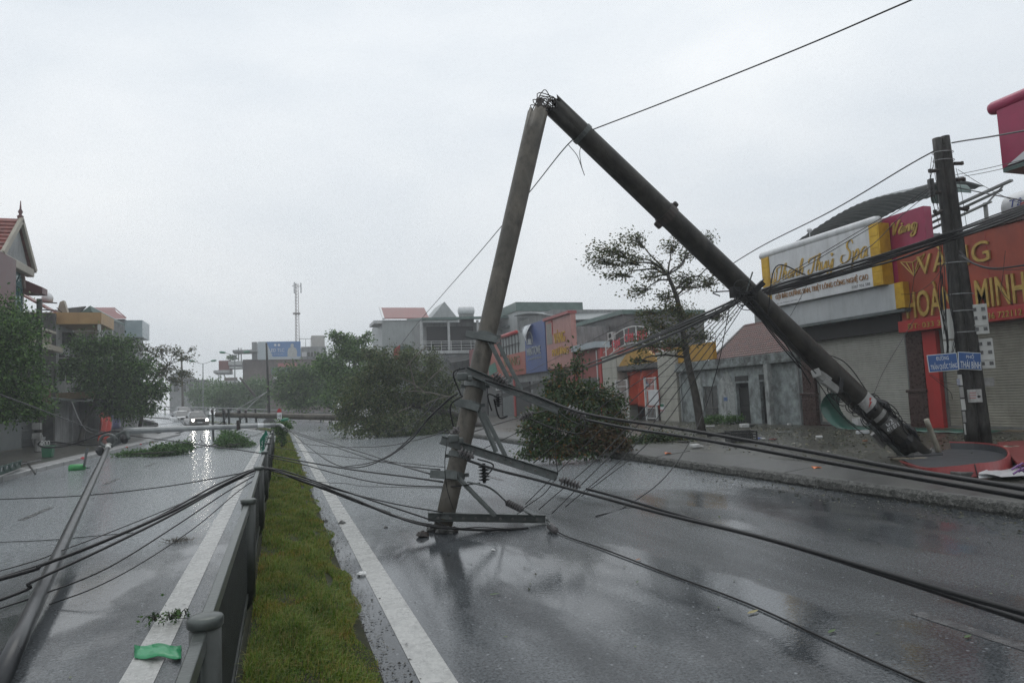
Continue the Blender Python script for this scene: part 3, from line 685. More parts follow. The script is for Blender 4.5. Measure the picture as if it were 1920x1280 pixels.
obj('side_wall', MB().bb((19.25, 21.2, .2), (25, 21.35, 3.1)).bb((19.25, 29.7, .2), (25, 29.82, 3.1)), M_OLD, oh)
pc = obj('poster', MB().bb((18.975, 26.0, 1.25), (18.985, 26.25, 1.42)), mat('blue_print2', (.12, .2, .4), .4), wl)
M_TILEO = mat('old_clay_tile', (.17, .058, .044), .45, (.075, .032, .026), 3.5, .36, .64, bump=.5, bscale=25, stain=(.035, .03, .024), stain_scale=(1.2, 1.2, 1.2), stain_amt=.75)
# roof: rows of half-round tiles on a slope with a sloping left hip
ZR, YR = 4.80, 28.0                                  # ridge height and its far end
rf = MB(); nr_, ncol = 15, 46
for i in range(nr_):
    t0, t1 = i / nr_, (i + 1.12) / nr_
    yl = 27.2 + .7 * t0
    for j in range(ncol):
        y = 21.3 + .15 * j
        if y > yl: break
        x0, x1 = 19.2 + 2.5 * t0, 19.2 + 2.5 * t1; z0, z1 = 3.15 + (ZR - 3.15) * t0 + .02, 3.15 + (ZR - 3.15) * t1 - .012
        vs = []
        for (x, z) in ((x0, z0), (x1, z1)):
            for a in range(5):
                g = math.pi * a / 4; vs.append((x, y + .072 - .078 * math.cos(g), z + .045 * math.sin(g)))
        rf.add(vs, [(k, k + 1, 6 + k, 5 + k) for k in range(4)])
ro = obj('roof', MB().slab([(19.15, 21.25, 3.14), (19.15, 27.3, 3.14), (21.75, YR, ZR), (21.75, 21.25, ZR)], (0, 0, -.05)), M_TILEO, oh)
tl = obj('roof_tiles', rf, M_TILEO, ro); tl['kind'] = 'stuff'
rdg = MB()
for k in range(46): rdg.tube([(21.72, 21.3 + k * .145, ZR + .03), (21.72, 21.3 + k * .145 + .16, ZR + .015)], [.08, .07], 8)
obj('ridge_tiles', rdg, M_TILEO, ro)['kind'] = 'stuff'
obj('hip_ridge', MB().ext([(-.08, -.03), (.08, -.03), (.05, .06), (-.05, .06)], (19.15, 27.3, 3.17), (21.75, YR, ZR + .03)), M_WALLD, ro)
obj('back_slope', MB().slab([(21.75, 21.25, ZR), (21.75, YR, ZR), (24.3, YR, 3.14), (24.3, 21.25, 3.14)], (0, 0, -.05)), M_TILEO, ro)
obj('gable_end', MB().slab([(19.3, 27.3, 3.12), (24.3, 27.9, 3.12), (21.75, 27.9, ZR - .06)], (0, -.15, 0)), M_OLD, ro)
ch = thing('concrete_stump', 'square grey concrete post rising behind the tiled roof', 'post', (22.6, 22.6, .2))
a = PX(1421, 582, 23.0); tagm = obj('shaft', MB().bb((22.88, a.y - .16, .2), (23.12, a.y + .16, a.z)), M_WALLG, ch, bev=.02)

# ---- market gate
gt = thing('market_gate', 'beige tiled gateway with yellow arch panel and white arched railing sign', 'gate', (19, 34, .27))
M_BEI = mat('beige_tile', (.42, .41, .36), .38, (.34, .33, .285), 1.2, bump=.05, stain=(.2, .19, .16), stain_amt=.35)
M_YEL = mat('yellow_panel', (.46, .26, .03), .42, (.36, .19, .02), 1.5, bump=.08, stain=(.2, .1, .02), stain_amt=.4)
M_WHM = mat('white_metal', (.62, .63, .62), .4, (.45, .46, .45), 6, bump=.05)
for y0, y1, zt in ((30.0, 31.75, 3.75), (36.4, 38.3, 4.0)):
    p = obj('gate_pillar', MB().bb((19.0, y0, .2), (20.2, y1, zt)), M_DARK, gt)
    nz_ = 6; ny_ = 3
    for i in range(nz_):
        for j in range(ny_):
            za, zb = .22 + (zt - .22) * i / nz_, .22 + (zt - .22) * (i + 1) / nz_; ya, yb = y0 + (y1 - y0) * j / ny_, y0 + (y1 - y0) * (j + 1) / ny_
            obj('tile', MB().bb((18.96, ya + .008, za + .008), (19.01, yb - .008, zb - .008)), M_BEI, p)
        obj('tile', MB().bb((19.0, y0 - .03, za + .008), (20.2, y0 + .01, zb - .008)), M_BEI, p)
    obj('pillar_cap', MB().bb((18.92, y0 - .06, zt + .005), (20.3, y1 + .06, zt + .12)), M_BEI, p)
arc = [(36.3 - 4.5 * k / 16, 3.42 + .95 * math.sin(math.pi * k / 16)) for k in range(17)]
obj('arch_panel', MB().slab([(19.05, y, z) for y, z in [(36.3, 3.4)] + arc[1:-1] + [(31.8, 3.4)]], (.2, 0, 0)), M_YEL, gt)
obj('lintel', MB().bb((18.98, 31.76, 3.12), (19.3, 36.38, 3.39)), M_WALLD, gt)
obj('yellow_side', MB().bb((19.1, 27.0, 3.2), (19.3, 30.6, 4.0)), M_YEL, gt)
rs_ = MB(); rl = []
for dz, r_ in ((.02, .03), (.95, .03), (.5, .02)):
    rs_.tube([(18.95, 38.0 - 7.0 * k / 20, 3.85 + dz + .75 * math.sin(math.pi * k / 20)) for k in range(21)], r_, 6)
for k in (1, 4, 8, 12, 16, 19):
    z = 3.85 + .75 * math.sin(math.pi * k / 20); y = 38.0 - 7 * k / 20; rs_.tube([(18.95, y, z), (18.95, y, z + .95)], .03, 6)
obj('arched_railing', rs_, M_WHM, gt)
for tx, px in (('C', 1158), ('H', 1165), ('Ợ', 1172), ('C', 1183), ('Ẩ', 1192), ('M', 1201)): pass
rl_ = mat('red_letters', (.50, .03, .05), .4, (.4, .02, .04), 4)
text('CHỢ', (18.88, 36.55, 4.42), RT_, (0, .12, 1), 1.0, .62, .05, rl_, gt)
text('CẨM', (18.88, 35.0, 4.72), RT_, UPV, 1.0, .72, .05, rl_, gt)
text('PHÚ', (18.88, 33.5, 4.66), RT_, UPV, 1.0, .72, .05, rl_, gt)
for y0, y1 in ((35.0, 36.35), (31.9, 33.0)):
    gl = MB()
    for y in np.linspace(y0, y1, 9): gl.tube([(18.85, y, .35), (18.85, y, 2.55)], .014, 5)
    for z in (.4, .95, 1.9, 2.2, 2.55): gl.tube([(18.85, y0, z), (18.85, y1, z)], .02, 5)
    g_ = obj('gate_leaf', gl, M_WHM, gt)
    for y in (y0, y1): obj('leaf_stile', MB().bb((18.81, y - .05, .3), (18.89, y + .05, 2.6)), M_WHM, g_)
obj('notice_board', MB().bb((18.80, 31.6, 1.1), (18.84, 32.6, 1.9)), M_WHITE, gt)
gi = obj('sticker', MB().bb((18.93, 31.3, .75), (18.955, 31.7, 1.2)), M_WHITE, gt)
obj('green_strip', MB().bb((18.92, 31.32, 1.02), (18.928, 31.68, 1.16)), mat('green_print', (.02, .2, .1), .4), gi); obj('red_strip', MB().bb((18.92, 31.32, .79), (18.928, 31.68, .85)), M_RED, gi)
tp = MB(); rows = []
for i in range(15):
    z = 3.1 - 2.0 * i / 14
    rows.append([(19.5 + .12 * math.sin(j * 1.1 + i * .3) + .2 * i / 14 * math.sin(j * .5), 36.2 - 4.3 * j / 20, z - (.55 * (j / 20) ** 2 * (i / 14))) for j in range(21)])
tp.grid(rows)
tag(obj('hanging_tarpaulin', tp, mat('orange_red_tarp', (.55, .07, .03), .4, (.38, .045, .02), 2, bump=.2), solid=.01, smooth=True), 'orange-red tarpaulin hanging inside the market gateway', 'tarpaulin')
bt = MB(); bt.grid([[(19.42 + .04 * math.sin(i), 34.5 - .25 * i * .3 + d, 3.1 - .11 * i) for d in (0, -.25)] for i in range(10)])
tag(obj('hanging_cloth', bt, mat('blue_tarp', (.03, .06, .22), .45, (.02, .035, .14), 3, bump=.2), solid=.01), 'narrow blue cloth strip hanging over the orange tarpaulin in the gateway', 'cloth')
obj('gate_back_wall', MB().bb((23, 30.5, .2), (23.2, 38.2, 3.3)).bb((19.3, 30.5, 3.05), (23.2, 38.2, 3.12)), M_WALLD, gt)

# ---- red fronted shop and the three fallen-in advertising boards
rb = thing('shop_building', 'low red fronted shop with pale canopy edge left of the market gate', 'shop', (19, 39.8, .27))
obj('wall', MB().bb((19.1, 38.4, .2), (24, 46.9, 4.7)), mat('faded_red_wall', (.30, .07, .055), .5, (.2, .045, .038), 1.2, bump=.15, stain=(.1, .03, .025)), rb)
obj('canopy_edge', MB().bb((18.6, 38.35, 4.72), (19.6, 42.1, 5.1)), mat('pale_blue_metal', (.36, .40, .43), .4, (.28, .32, .34), 2), rb)
obj('shopfront', MB().bb((19.0, 38.8, .25), (19.09, 42.0, 2.9)), M_WALLD, rb)
obj('front_post', MB().bb((18.95, 38.42, .2), (19.2, 38.75, 4.7)), M_RED, rb)
obj('red_post', MB().bb((18.9, 42.2, .2), (19.05, 42.6, 3.7)), M_RED, rb)
pk = thing('signboard', 'faded pink signboard with yellow letters VÀNG and red top edge', 'sign', (19, 44.4, 3.8))
M_PINK = mat('faded_pink', (.40, .20, .175), .45, (.33, .15, .13), 1.4, bump=.06, stain=(.25, .08, .06), stain_amt=.5)
obj('board', MB().bb((18.7, 42.15, 3.82), (19.08, 46.75, 7.35)), M_PINK, pk)
obj('red_cap', MB().slab([(18.5, 42.1, 7.36), (18.5, 46.85, 7.36), (18.5, 46.85, 7.56), (18.5, 42.1, 7.56)], (.65, 0, 0)), mat('dull_red', (.33, .07, .07), .4, (.25, .05, .05), 3), pk)
obj('red_bracket', MB().bb((18.66, 45.4, 6.2), (18.7, 45.52, 7.3)).bb((18.66, 45.4, 7.15), (18.7, 46.1, 7.3)), M_RED, pk)
obj('torn_gap', MB().bb((18.68, 45.55, 5.6), (18.705, 46.6, 7.1)), mat('grey_beige', (.24, .22, .19), .5), pk)
M_YL = mat('yellow_letters', (.58, .36, .03), .4, (.44, .25, .02), 4)
text('VÀNG', (18.69, 45.15, 5.55), RT_, UPV, 1.95, .95, .06, M_YL, pk); text('PHƯỢNG', (18.69, 45.6, 4.55), RT_, UPV, 2.9, .72, .06, M_YL, pk)
bl = thing('signboard', 'dark blue advertising board with grey letters and torn peeling corner', 'sign', (19, 49.2, 3.7))
M_BLUE = mat('blue_board', (.045, .085, .25), .42, (.03, .055, .17), 1.2, bump=.06)
obj('board', MB().bb((18.7, 46.95, 3.72), (19.08, 51.4, 7.55)), M_BLUE, bl)
M_SIL = mat('silver_letters', (.42, .44, .45), .35, (.3, .32, .33), 4, metal=.3)
text('MINTOVE', (18.69, 50.9, 5.1), RT_, UPV, 3.0, .62, .05, M_SIL, bl); text('TƯ VẤN THIẾT KẾ NỘI THẤT', (18.69, 50.8, 4.72), RT_, UPV, 3.0, .2, .02, M_SIL, bl)
obj('lock_emblem', MB().bb((18.66, 49.9, 6.0), (18.7, 50.6, 6.4)).tube([(18.68, 49.7, 5.95)] + [(18.68, 50.25 + .65 * math.cos(a), 6.2 + .75 * math.sin(a)) for a in np.linspace(-.2, 3.3, 9)], .05, 5), M_SIL, bl)
pe = MB(); rows = []
for i in range(9):
    a = i / 8; rows.append([(18.62 - .5 * math.sin(a * 2.4) * (.3 + .7 * b_), 51.5 - 1.9 * b_ - .1 * a, 7.5 - 1.7 * a * (.35 + .65 * b_)) for b_ in (0, .25, .5, .75, 1)])
pe.grid(rows); obj('peeling_sheet', pe, mat('torn_vinyl', (.55, .58, .60), .4, (.08, .09, .11), 1.3, .42, .52), bl, solid=.01)
rd = thing('signboard', 'orange-red board with bare window grid frame above the letters VÀNG', 'sign', (19, 54.5, 3.7))
obj('board', MB().bb((18.7, 51.45, 3.72), (19.08, 58.0, 5.55)), M_REDO, rd)
obj('grey_sheet', MB().bb((18.86, 51.45, 5.56), (19.08, 58.0, 7.2)), mat('grey_sheet', (.32, .34, .34), .45, (.24, .26, .26), 2), rd)
for y in np.linspace(53.2, 58, 7): obj('grid_bar', MB().bb((18.74, y - .03, 5.56), (18.80, y + .03, 7.2)), M_DARK, rd)
for z in (6.35,): obj('grid_bar', MB().bb((18.73, 53.0, z - .03), (18.805, 58, z + .03)), M_DARK, rd)
obj('red_roll', MB().lathe((18.75, 58.1, 7.3), (0, -1, 0), [(0, .03), (.05, .17), (4.6, .17), (4.65, .03)], 12), M_RED, rd, smooth=True)
text('VÀNG', (18.69, 57.0, 4.55), RT_, UPV, 4.2, .95, .05, mat('olive_letters', (.17, .13, .03), .4), rd)
text('SỬA CHỮA BẠC', (18.69, 56.5, 4.0), RT_, UPV, 4.6, .22, .03, MATS['olive_letters'], rd)
md = thing('signboard', 'red and maroon board with green patches partly behind the leaning pole', 'sign', (19, 62, 3.7))
obj('board', MB().bb((18.7, 61.0, 3.72), (19.08, 68.5, 7.0)), mat('maroon_board', (.20, .035, .04), .4, (.13, .025, .028), 1.2, bump=.05), md)
obj('red_half', MB().bb((18.72, 58.1, 3.72), (19.08, 60.99, 6.9)), M_REDO, md)
obj('green_patch', MB().slab([(18.69, 61.5, 4.0), (18.69, 59.0, 4.3), (18.69, 59.6, 5.2), (18.69, 61.8, 4.9)], (.01, 0, 0)).slab([(18.68, 59.4, 5.4), (18.68, 58.6, 5.5), (18.68, 58.9, 6.2)], (.01, 0, 0)), mat('green_patch', (.02, .17, .11), .4), md)
obj('grey_lip', MB().bb((18.5, 58.1, 3.5), (19.1, 68.5, 3.7)), M_WALLW, md)
bk = thing('shop_building', 'row of dim open shopfronts under the blue, red and maroon boards', 'shop', (19, 56, .27))
obj('wall', MB().bb((19.1, 46.95, .2), (24, 68.5, 7.0)), M_WALLG, bk)
for y0, y1, m_ in ((47.3, 50.8, M_WALLD), (51.6, 55.0, M_DARK), (55.5, 58.6, M_GREYM), (59.0, 63.0, M_WALLD), (63.5, 67.5, M_DARK)):
    obj('shopfront', MB().bb((18.98, y0, .28), (19.09, y1, 3.1)), m_, bk)
obj('red_pier', MB().bb((18.9, 55.05, .25), (19.08, 55.4, 3.4)), M_RED, bk)

# ---- taller buildings behind
def window(parent, x, y0, y1, z0, z1, n=2):
    f = obj('window', MB().bb((x - .02, y0, z0), (x + .05, y1, z1)), mat('dark_glass', (.03, .035, .04), .12, (.02, .024, .028), 2), parent)
    obj('frame', MB().bb((x - .06, y0 - .06, z0 - .06), (x - .021, y0, z1 + .06)).bb((x - .06, y1, z0 - .06), (x - .021, y1 + .06, z1 + .06)).bb((x - .06, y0, z1), (x - .021, y1, z1 + .06)).bb((x - .06, y0, z0 - .06), (x - .021, y1, z0)), M_WHM, f)
    return f
dk = thing('back_building', 'dark bare concrete block behind the pink signboard', 'building', (24, 49, .2))
obj('wall', MB().bb((24.1, 44.7, .2), (31, 54.0, 7.6)), M_WALLD, dk); obj('roof_edge', MB().bb((23.9, 44.5, 7.62), (31, 54.2, 7.95)), M_GREENM, dk)
wb = thing('back_building', 'pale wall with green sheet top and curved grey roof behind the advertising boards', 'building', (26, 66, .2))
a = PX(930, 590, 25.0); b_ = PX(969, 583, 25.0)
obj('wall', MB().bb((25, b_.y, .2), (33, a.y + 3, b_.z)), mat('pale_grey_wall', (.44, .46, .46), .5, (.36, .38, .38), 1, stain=(.2, .2, .2), stain_amt=.4), wb)
obj('green_top', MB().bb((24.9, b_.y - .1, b_.z + .01), (33, a.y + 3, b_.z + 1.0)), M_GREENM, wb)
obj('window_hood', MB().bb((24.5, b_.y + 2.6, b_.z - 1.5), (25, b_.y + 5.8, b_.z - 1.3)), M_GREYM, wb)
cvr = MB(); rows = []
for k in range(13):
    y = b_.y - .2 - (b_.y - 57) * k / 12; rows.append([(24.6, y, b_.z - .6 - 2.2 * (k / 12) ** 1.8), (33, y, b_.z - .3 - 2.2 * (k / 12) ** 1.8)])
cvr.grid(rows); obj('curved_roof', cvr, M_GREYM, wb, solid=.1)
obj('end_wall', MB().bb((25.2, 57.3, .2), (33, b_.y - .05, b_.z - 3.0)).bb((25.2, 61, b_.z - 3.0), (33, b_.y - .05, b_.z - 1.2)), M_WALLG, wb)
# balcony house
bh = thing('balcony_house', 'grey-green house with deep railed balcony and flat roof', 'house', (17, 72, .2))
Y0 = 74.0
def P3(px, py, Y=Y0): return PY(px, py, Y)
a, b_, c_ = P3(800, 600), P3(905, 590), P3(800, 648)
obj('wall', MB().bb((a.x, Y0 + 2.2, .2), (b_.x + 4, Y0 + 9, a.z)), M_WALLG, bh)
obj('roof_slab', MB().slab([(a.x - .6, Y0 - .2, a.z), (b_.x + 4, Y0 - .2, a.z + .2), (b_.x + 4, Y0 + 9, a.z + 1.2), (a.x - .6, Y0 + 9, a.z + 1.0)], (0, 0, .25)), M_GREENM, bh)
obj('balcony_slab', MB().bb((a.x - .8, Y0, c_.z - .9), (b_.x + 1, Y0 + 2.2, c_.z - .55)), M_WALLW, bh)
for x in (a.x - .6, a.x + 2.5, b_.x - .6): obj('column', MB().bb((x - .12, Y0 + .1, c_.z - .5), (x + .12, Y0 + .34, a.z)), M_WALLW, bh)
rl = MB()
for z in (.25, .55, .85, 1.05): rl.tube([(a.x - .7, Y0 + .1, c_.z - .55 + z), (b_.x + .8, Y0 + .1, c_.z - .55 + z)], .03, 5)
for x in np.linspace(a.x - .7, b_.x + .8, 8): rl.tube([(x, Y0 + .1, c_.z - .55), (x, Y0 + .1, c_.z + .5)], .03, 5)
obj('balcony_railing', rl, M_WHM, bh)
obj('opening', MB().bb((a.x + .4, Y0 + 2.12, c_.z - .5), (b_.x - .6, Y0 + 2.19, a.z - .5)), M_DARK, bh)
obj('lower_wall', MB().bb((a.x + .2, Y0 + .3, .2), (b_.x + 2, Y0 + 2.1, c_.z - .95)), M_WALLG, bh)
obj('canopy', MB().slab([(a.x + 2.0, Y0 - 2.5, c_.z - 2.2), (b_.x + 1, Y0 - 2.5, c_.z - 1.3), (b_.x + 1, Y0, c_.z - .9), (a.x + 2, Y0, c_.z - 1.5)], (0, 0, .12)), M_WALLD, bh)
wt2 = thing('water_tank', 'white rooftop water tank beside the grey gable house', 'water tank', P3(875, 590, 80))
q = P3(874, 583, 80)
obj('tank_body', MB().lathe(q + Vector((-1.0, 0, 0)), (1, 0, 0), [(0, .3), (.1, .5), (.3, .58), (1.7, .58), (1.9, .5), (2, .3)], 20), M_WHITE, wt2, smooth=True)
obj('cradle', MB().bb((q.x - .8, q.y - .5, q.z - 1.6), (q.x + .8, q.y + .5, q.z - .5)), M_FRAME, wt2)
# grey gable house with red roof
gh = thing('gable_house', 'tall grey house with red roof and white gable edges beyond the fallen tree', 'house', (15, 90, .2))
Y0 = 88.0
a, b_, r1, r2 = PY(716, 600, Y0), PY(812, 602, Y0), PY(722, 578, Y0), PY(806, 577, Y0)
obj('wall', MB().bb((a.x, Y0, .2), (b_.x + 3.5, Y0 + 10, a.z)), mat('pale_grey_wall2', (.36, .385, .38), .5, (.30, .32, .32), .7, stain=(.18, .19, .19), stain_amt=.4), gh)
obj('red_roof', MB().slab([(a.x + .3, Y0 - .4, a.z + .1), (b_.x - .6, Y0 - .4, a.z + .1), (b_.x - .6, Y0 + 2.6, r1.z + .35), (a.x + .3, Y0 + 2.6, r1.z + .35)], (0, 0, .12)), mat('red_roof', (.20, .055, .052), .45, (.15, .04, .038), 2), gh)
obj('gable_edge', MB().ext([(-.12, -.1), (.12, -.1), (.12, .12), (-.12, .12)], (a.x + .15, Y0 - .45, a.z + .1), (a.x + .15, Y0 + 2.6, r1.z + .55)), M_WHITE, gh)
obj('gable_wall', MB().slab([(b_.x - .5, Y0 - .1, a.z), (b_.x + 3.5, Y0 - .1, a.z), (b_.x + 1.6, Y0 - .1, r1.z + .9)], (0, 6, 0)), MATS['pale_grey_wall2'], gh)
obj('eave', MB().bb((a.x - 1.1, Y0 - .5, a.z - .5), (a.x, Y0 + 4, a.z - .1)), M_WALLW, gh)
obj('green_band', MB().bb((a.x + .1, Y0 - .25, a.z - 5.4), (b_.x + 2, Y0 - .02, a.z - 3.4)), M_GREENM, gh)
obj('side_sign', MB().bb((a.x + .2, Y0 - 1.2, a.z - 5.0), (a.x + 1.2, Y0 - 1.1, a.z - 3.6)), M_WHITE, gh)
obj('red_banner', MB().slab([PY(738, 655, Y0 - 2), PY(750, 646, Y0 - 2), PY(750, 672, Y0 - 2), PY(738, 678, Y0 - 2)], (0, .1, 0)), M_RED, gh)

# air conditioners and drain pipes on the fronts
def aircon(parent, x, y, z):
    b = obj('air_conditioner', MB().bb((x - .32, y - .42, z), (x - .005, y + .42, z + .58)), M_WHM, parent, bev=.02)
    obj('fan_grille', MB().tube([(x - .33, y - .1 + .2 * math.cos(a), z + .29 + .2 * math.sin(a)) for a in np.linspace(0, 6.28, 17)], .012, 4).lathe((x - .335, y - .1, z + .29), (1, 0, 0), [(0, .19), (.012, .19)], 16), M_DARK, b)
    obj('wall_bracket', MB().bb((x - .34, y - .35, z - .05), (x, y - .31, z - .005)).bb((x - .34, y + .31, z - .05), (x, y + .35, z - .005)), M_FRAME, b)
aircon(bk, 19.1, 59.6, 2.6); aircon(dk, 24.1, 46.5, 5.9); aircon(dk, 24.1, 48.6, 5.9); aircon(wb, 25.0, 70.5, 8.6)
for par, y, z1 in ((oh, 21.42, 2.7), (oh, 29.6, 2.7), (rb, 38.95, 4.6)): obj('drain_pipe', MB().tube([(18.93, y, .26), (18.93, y, z1)], .04, 8), M_WHM if par is rb else M_WALLG, par)
window(dk, 24.1, 50.2, 51.4, 5.9, 7.0)
# ================================================================= far end of the street
bb_ = thing('billboard_building', 'long brownish building with balconies carrying the blue LED TLC billboard', 'building', (0, 150, .2))
Y0 = 150.0
def F3(px, py, d=0.0): return PY(px, py, Y0 + d)
def fbox(name, parent, px0, py0, px1, py1, m, d0=0.0, d1=6.0, **k):
    a, b_ = F3(px0, py0, d0), F3(px1, py1, d0)
    return obj(name, MB().bb((a.x, Y0 + d0, a.z), (b_.x, Y0 + d1, b_.z)), m, parent, **k)
M_BRN = mat('brown_render', (.17, .125, .11), .55, (.11, .08, .07), .5, stain=(.06, .05, .045), stain_amt=.5)
fbox('wall', bb_, 455, 674, 620, 800, M_BRN, 2, 12)
fbox('upper_wall', bb_, 472, 641, 482, 674, M_WALLG, 1.0, 8)
fbox('left_annex', bb_, 410, 676, 432, 694, mat('maroon_wall', (.20, .06, .05), .5, (.13, .04, .035), .8), 2, 9)
fbox('annex_roof', bb_, 400, 694, 432, 698, M_WALLW, 0, 9)
for px in (409, 412, 420): fbox('annex_column', bb_, px, 698, px + 1.6, 714, M_WALLW, .3, .7)
fbox('annex_floor', bb_, 402, 714, 445, 720, M_WALLW, 0, 9); fbox('annex_balustrade', bb_, 421, 708, 445, 713.6, M_BRN, .1, .3)
fbox('annex_lower', bb_, 404, 720, 470, 790, M_WALLG, 2, 9)
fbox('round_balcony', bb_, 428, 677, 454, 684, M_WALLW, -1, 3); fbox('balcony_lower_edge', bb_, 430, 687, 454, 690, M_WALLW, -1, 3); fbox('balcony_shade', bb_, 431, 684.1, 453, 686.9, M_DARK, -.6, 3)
fbox('flat_canopy', bb_, 436, 656, 482, 659, M_WALLG, -1, 5)
for px in (446, 451): fbox('canopy_column', bb_, px, 652, px + 2.2, 676, M_WALLW, .3, 1)
fbox('right_wing', bb_, 565, 650, 612, 672, M_WALLG, 1.5, 9); fbox('wing_white_window', bb_, 566, 660, 575, 668, M_WHITE, 1.3, 1.49)
for i in range(4): fbox('window', bb_, 577 + 6 * i, 660, 581 + 6 * i, 668, M_DARK, 1.3, 1.49)
fbox('pink_awning', bb_, 521, 681, 556, 687, mat('pink_awning', (.40, .13, .13), .5, (.32, .1, .1), 1), -1.5, 2); fbox('green_awning', bb_, 508, 688, 546, 700, M_GREENM, -1, 2)
for px0, px1, py in ((475, 497, 711), (511, 523, 706), (490, 502, 720)): fbox('balcony_slab', bb_, px0, py, px1, py + 4, M_WALLW, -1.5, 2)
for px in (487, 494, 512): fbox('dark_opening', bb_, px, 716, px + 6, 722, M_DARK, 1.7, 1.99)
fbox('stair_tower', bb_, 584, 629, 609, 650, mat('beige_wall', (.42, .41, .38), .5, (.34, .33, .31), .8), 2, 7)
rl = MB(); a, b_ = F3(560, 635), F3(586, 635)
rl.tube([a, b_], .06, 5)
for px in (562, 573): rl.tube([F3(px, 635), F3(px, 650)], .05, 5)
obj('roof_railing', rl, M_FRAME, bb_)
bo = thing('billboard', 'blue and white LED TLC billboard with a pale standing figure', 'billboard', F3(524, 672))
a, b_ = F3(483, 641), F3(564, 673)
brd = obj('board', MB().bb((a.x, Y0 - .5, b_.z), (b_.x, Y0, a.z)), mat('billboard_pale', (.40, .45, .48), .4, (.34, .39, .42), .8), bo)
M_BBLU = mat('billboard_blue', (.07, .19, .42), .4, (.055, .15, .35), .5)
bbx = F3(500, 672).x
obj('blue_field', MB().slab([(bbx, Y0 - .52, a.z - .02), (bbx + 1.2, Y0 - .52, b_.z + .55), (b_.x, Y0 - .52, b_.z + .55), (b_.x, Y0 - .52, a.z - .02)], (0, .015, 0)), M_BBLU, brd)
text('LED TLC', (F3(505, 660).x, Y0 - .53, F3(505, 660).z), (1, 0, 0), UPV, F3(533, 660).x - F3(505, 660).x, .68, .02, M_WHITE, brd)
text('CHIẾU SÁNG VIỆT NAM', (F3(505, 665).x, Y0 - .53, F3(505, 665).z), (1, 0, 0), UPV, 2.7, .2, .02, M_WHITE, brd)
fg = MB(); fxx = F3(548, 660).x; fz = b_.z + .5
fig = [(-.95, 0), (-.95, 1.1), (-.75, 1.75), (-.35, 1.95), (-.3, 2.1), (-.35, 2.5), (-.15, 2.75), (.15, 2.75), (.33, 2.5), (.28, 2.1), (.35, 1.95), (.75, 1.75), (.95, 1.1), (.9, 0)]
fg.slab([(fxx + x, Y0 - .54, fz + z) for x, z in fig], (0, .015, 0)); obj('printed_figure', fg, mat('billboard_figure', (.42, .43, .42), .45, (.34, .35, .34), 2), brd)
for px in (516, 523): obj('round_logo', MB().lathe((F3(px, 647).x, Y0 - .535, F3(px, 647).z), (0, 1, 0), [(0, .24), (.01, .24)], 12), M_WHITE, brd)
for px in (490, 530): obj('stay', MB().tube([F3(px, 679), F3(px + 3, 674, -.3)], .06, 5), M_FRAME, bo)
# lattice mast
tw = thing('radio_mast', 'tall slender lattice radio mast with antennas rising behind the billboard', 'mast', (3.7, 154, 12))
z0, z1 = F3(558, 650, 4).z - 4, F3(555, 531, 4).z; mx0 = F3(557, 640, 4).x; mxt = F3(556, 535, 4).x
M_MAST = mat('mast_steel', (.30, .28, .27), .45, (.22, .19, .18), 3)
ls = MB(); n = 26
def mpt(k, c):
    t = k / n; r_ = .55 - .2 * t; an = c * 2 * math.pi / 3 + .3
    return Vector((mx0 + (mxt - mx0) * t + r_ * math.cos(an), 154 + r_ * math.sin(an), z0 + (z1 - z0) * t))
for c in range(3):
    ls.tube([mpt(0, c), mpt(n, c)], .06, 5)
    for k in range(n): ls.tube([mpt(k, c), mpt(k + 1, (c + 1) % 3)], .03, 4)
obj('lattice', ls, M_MAST, tw)
for k in range(3):
    an = k * 2.1; obj('antenna', MB().box((mxt + .9 * math.cos(an), 154 + .9 * math.sin(an), z1 - 1.0), (.3, .2, 2.2)), M_WHITE, tw)
obj('antenna_ring', MB().tube([(mxt + .9 * math.cos(a), 154 + .9 * math.sin(a), z1 - .6) for a in np.linspace(0, 6.28, 13)], .04, 4), M_MAST, tw)
obj('platform', MB().lathe((mx0, 154, z0 + (z1 - z0) * .62), (0, 0, 1), [(0, .8), (.3, .8)], 10), M_MAST, tw)

# double-armed street lamps with green heads
M_LAMP = mat('lamp_grey', (.22, .24, .24), .4, (.15, .16, .16), 4, metal=.3); M_LGRN = mat('lamp_green', (.04, .20, .12), .35, (.03, .15, .09), 4)
def street_lamp(label, px, D, h, group):
    b0 = PD(px, 771, D); t = thing('street_lamp', label, 'street lamp', b0, group)
    obj('pole', MB().tube([b0 - Vector((0, 0, 1.2)), b0 + Vector((0, 0, h))], [.13, .07], 8), M_LAMP, t)
    for sg in (-1, 1):
        pts = cat_rom([b0 + Vector((0, 0, h - .05)), b0 + Vector((sg * .6, 0, h + .06)), b0 + Vector((sg * 1.35, 0, h + .4))], 5)
        ar = obj('arm', MB().tube(pts, .045, 6), M_LAMP, t)
        e = pts[-1]; obj('lamp_head', MB().lathe(e - Vector((sg * .1, 0, .02)), (sg, 0, .12), [(0, .07), (.2, .17), (.7, .19), (.9, .1), (.95, .03)], 10), M_LGRN, ar, smooth=True)
street_lamp('double-armed street lamp standing on the bend left of the billboard building', 381, 118, 8.3, 'street lamps at the far bend')
street_lamp('taller double-armed street lamp with green heads in front of the billboard building', 441, 104, 8.6, 'street lamps at the far bend')
def pole(name, label, cat, a, b_, r0, r1, m, n=12, parts=None, group=None):
    t = thing(name, label, cat, a, group); obj('shaft', MB().tube([Vector(a).lerp(Vector(b_), k / 6) for k in range(7)], [r0 + (r1 - r0) * k / 6 for k in range(7)], n), m, t, smooth=True); return t
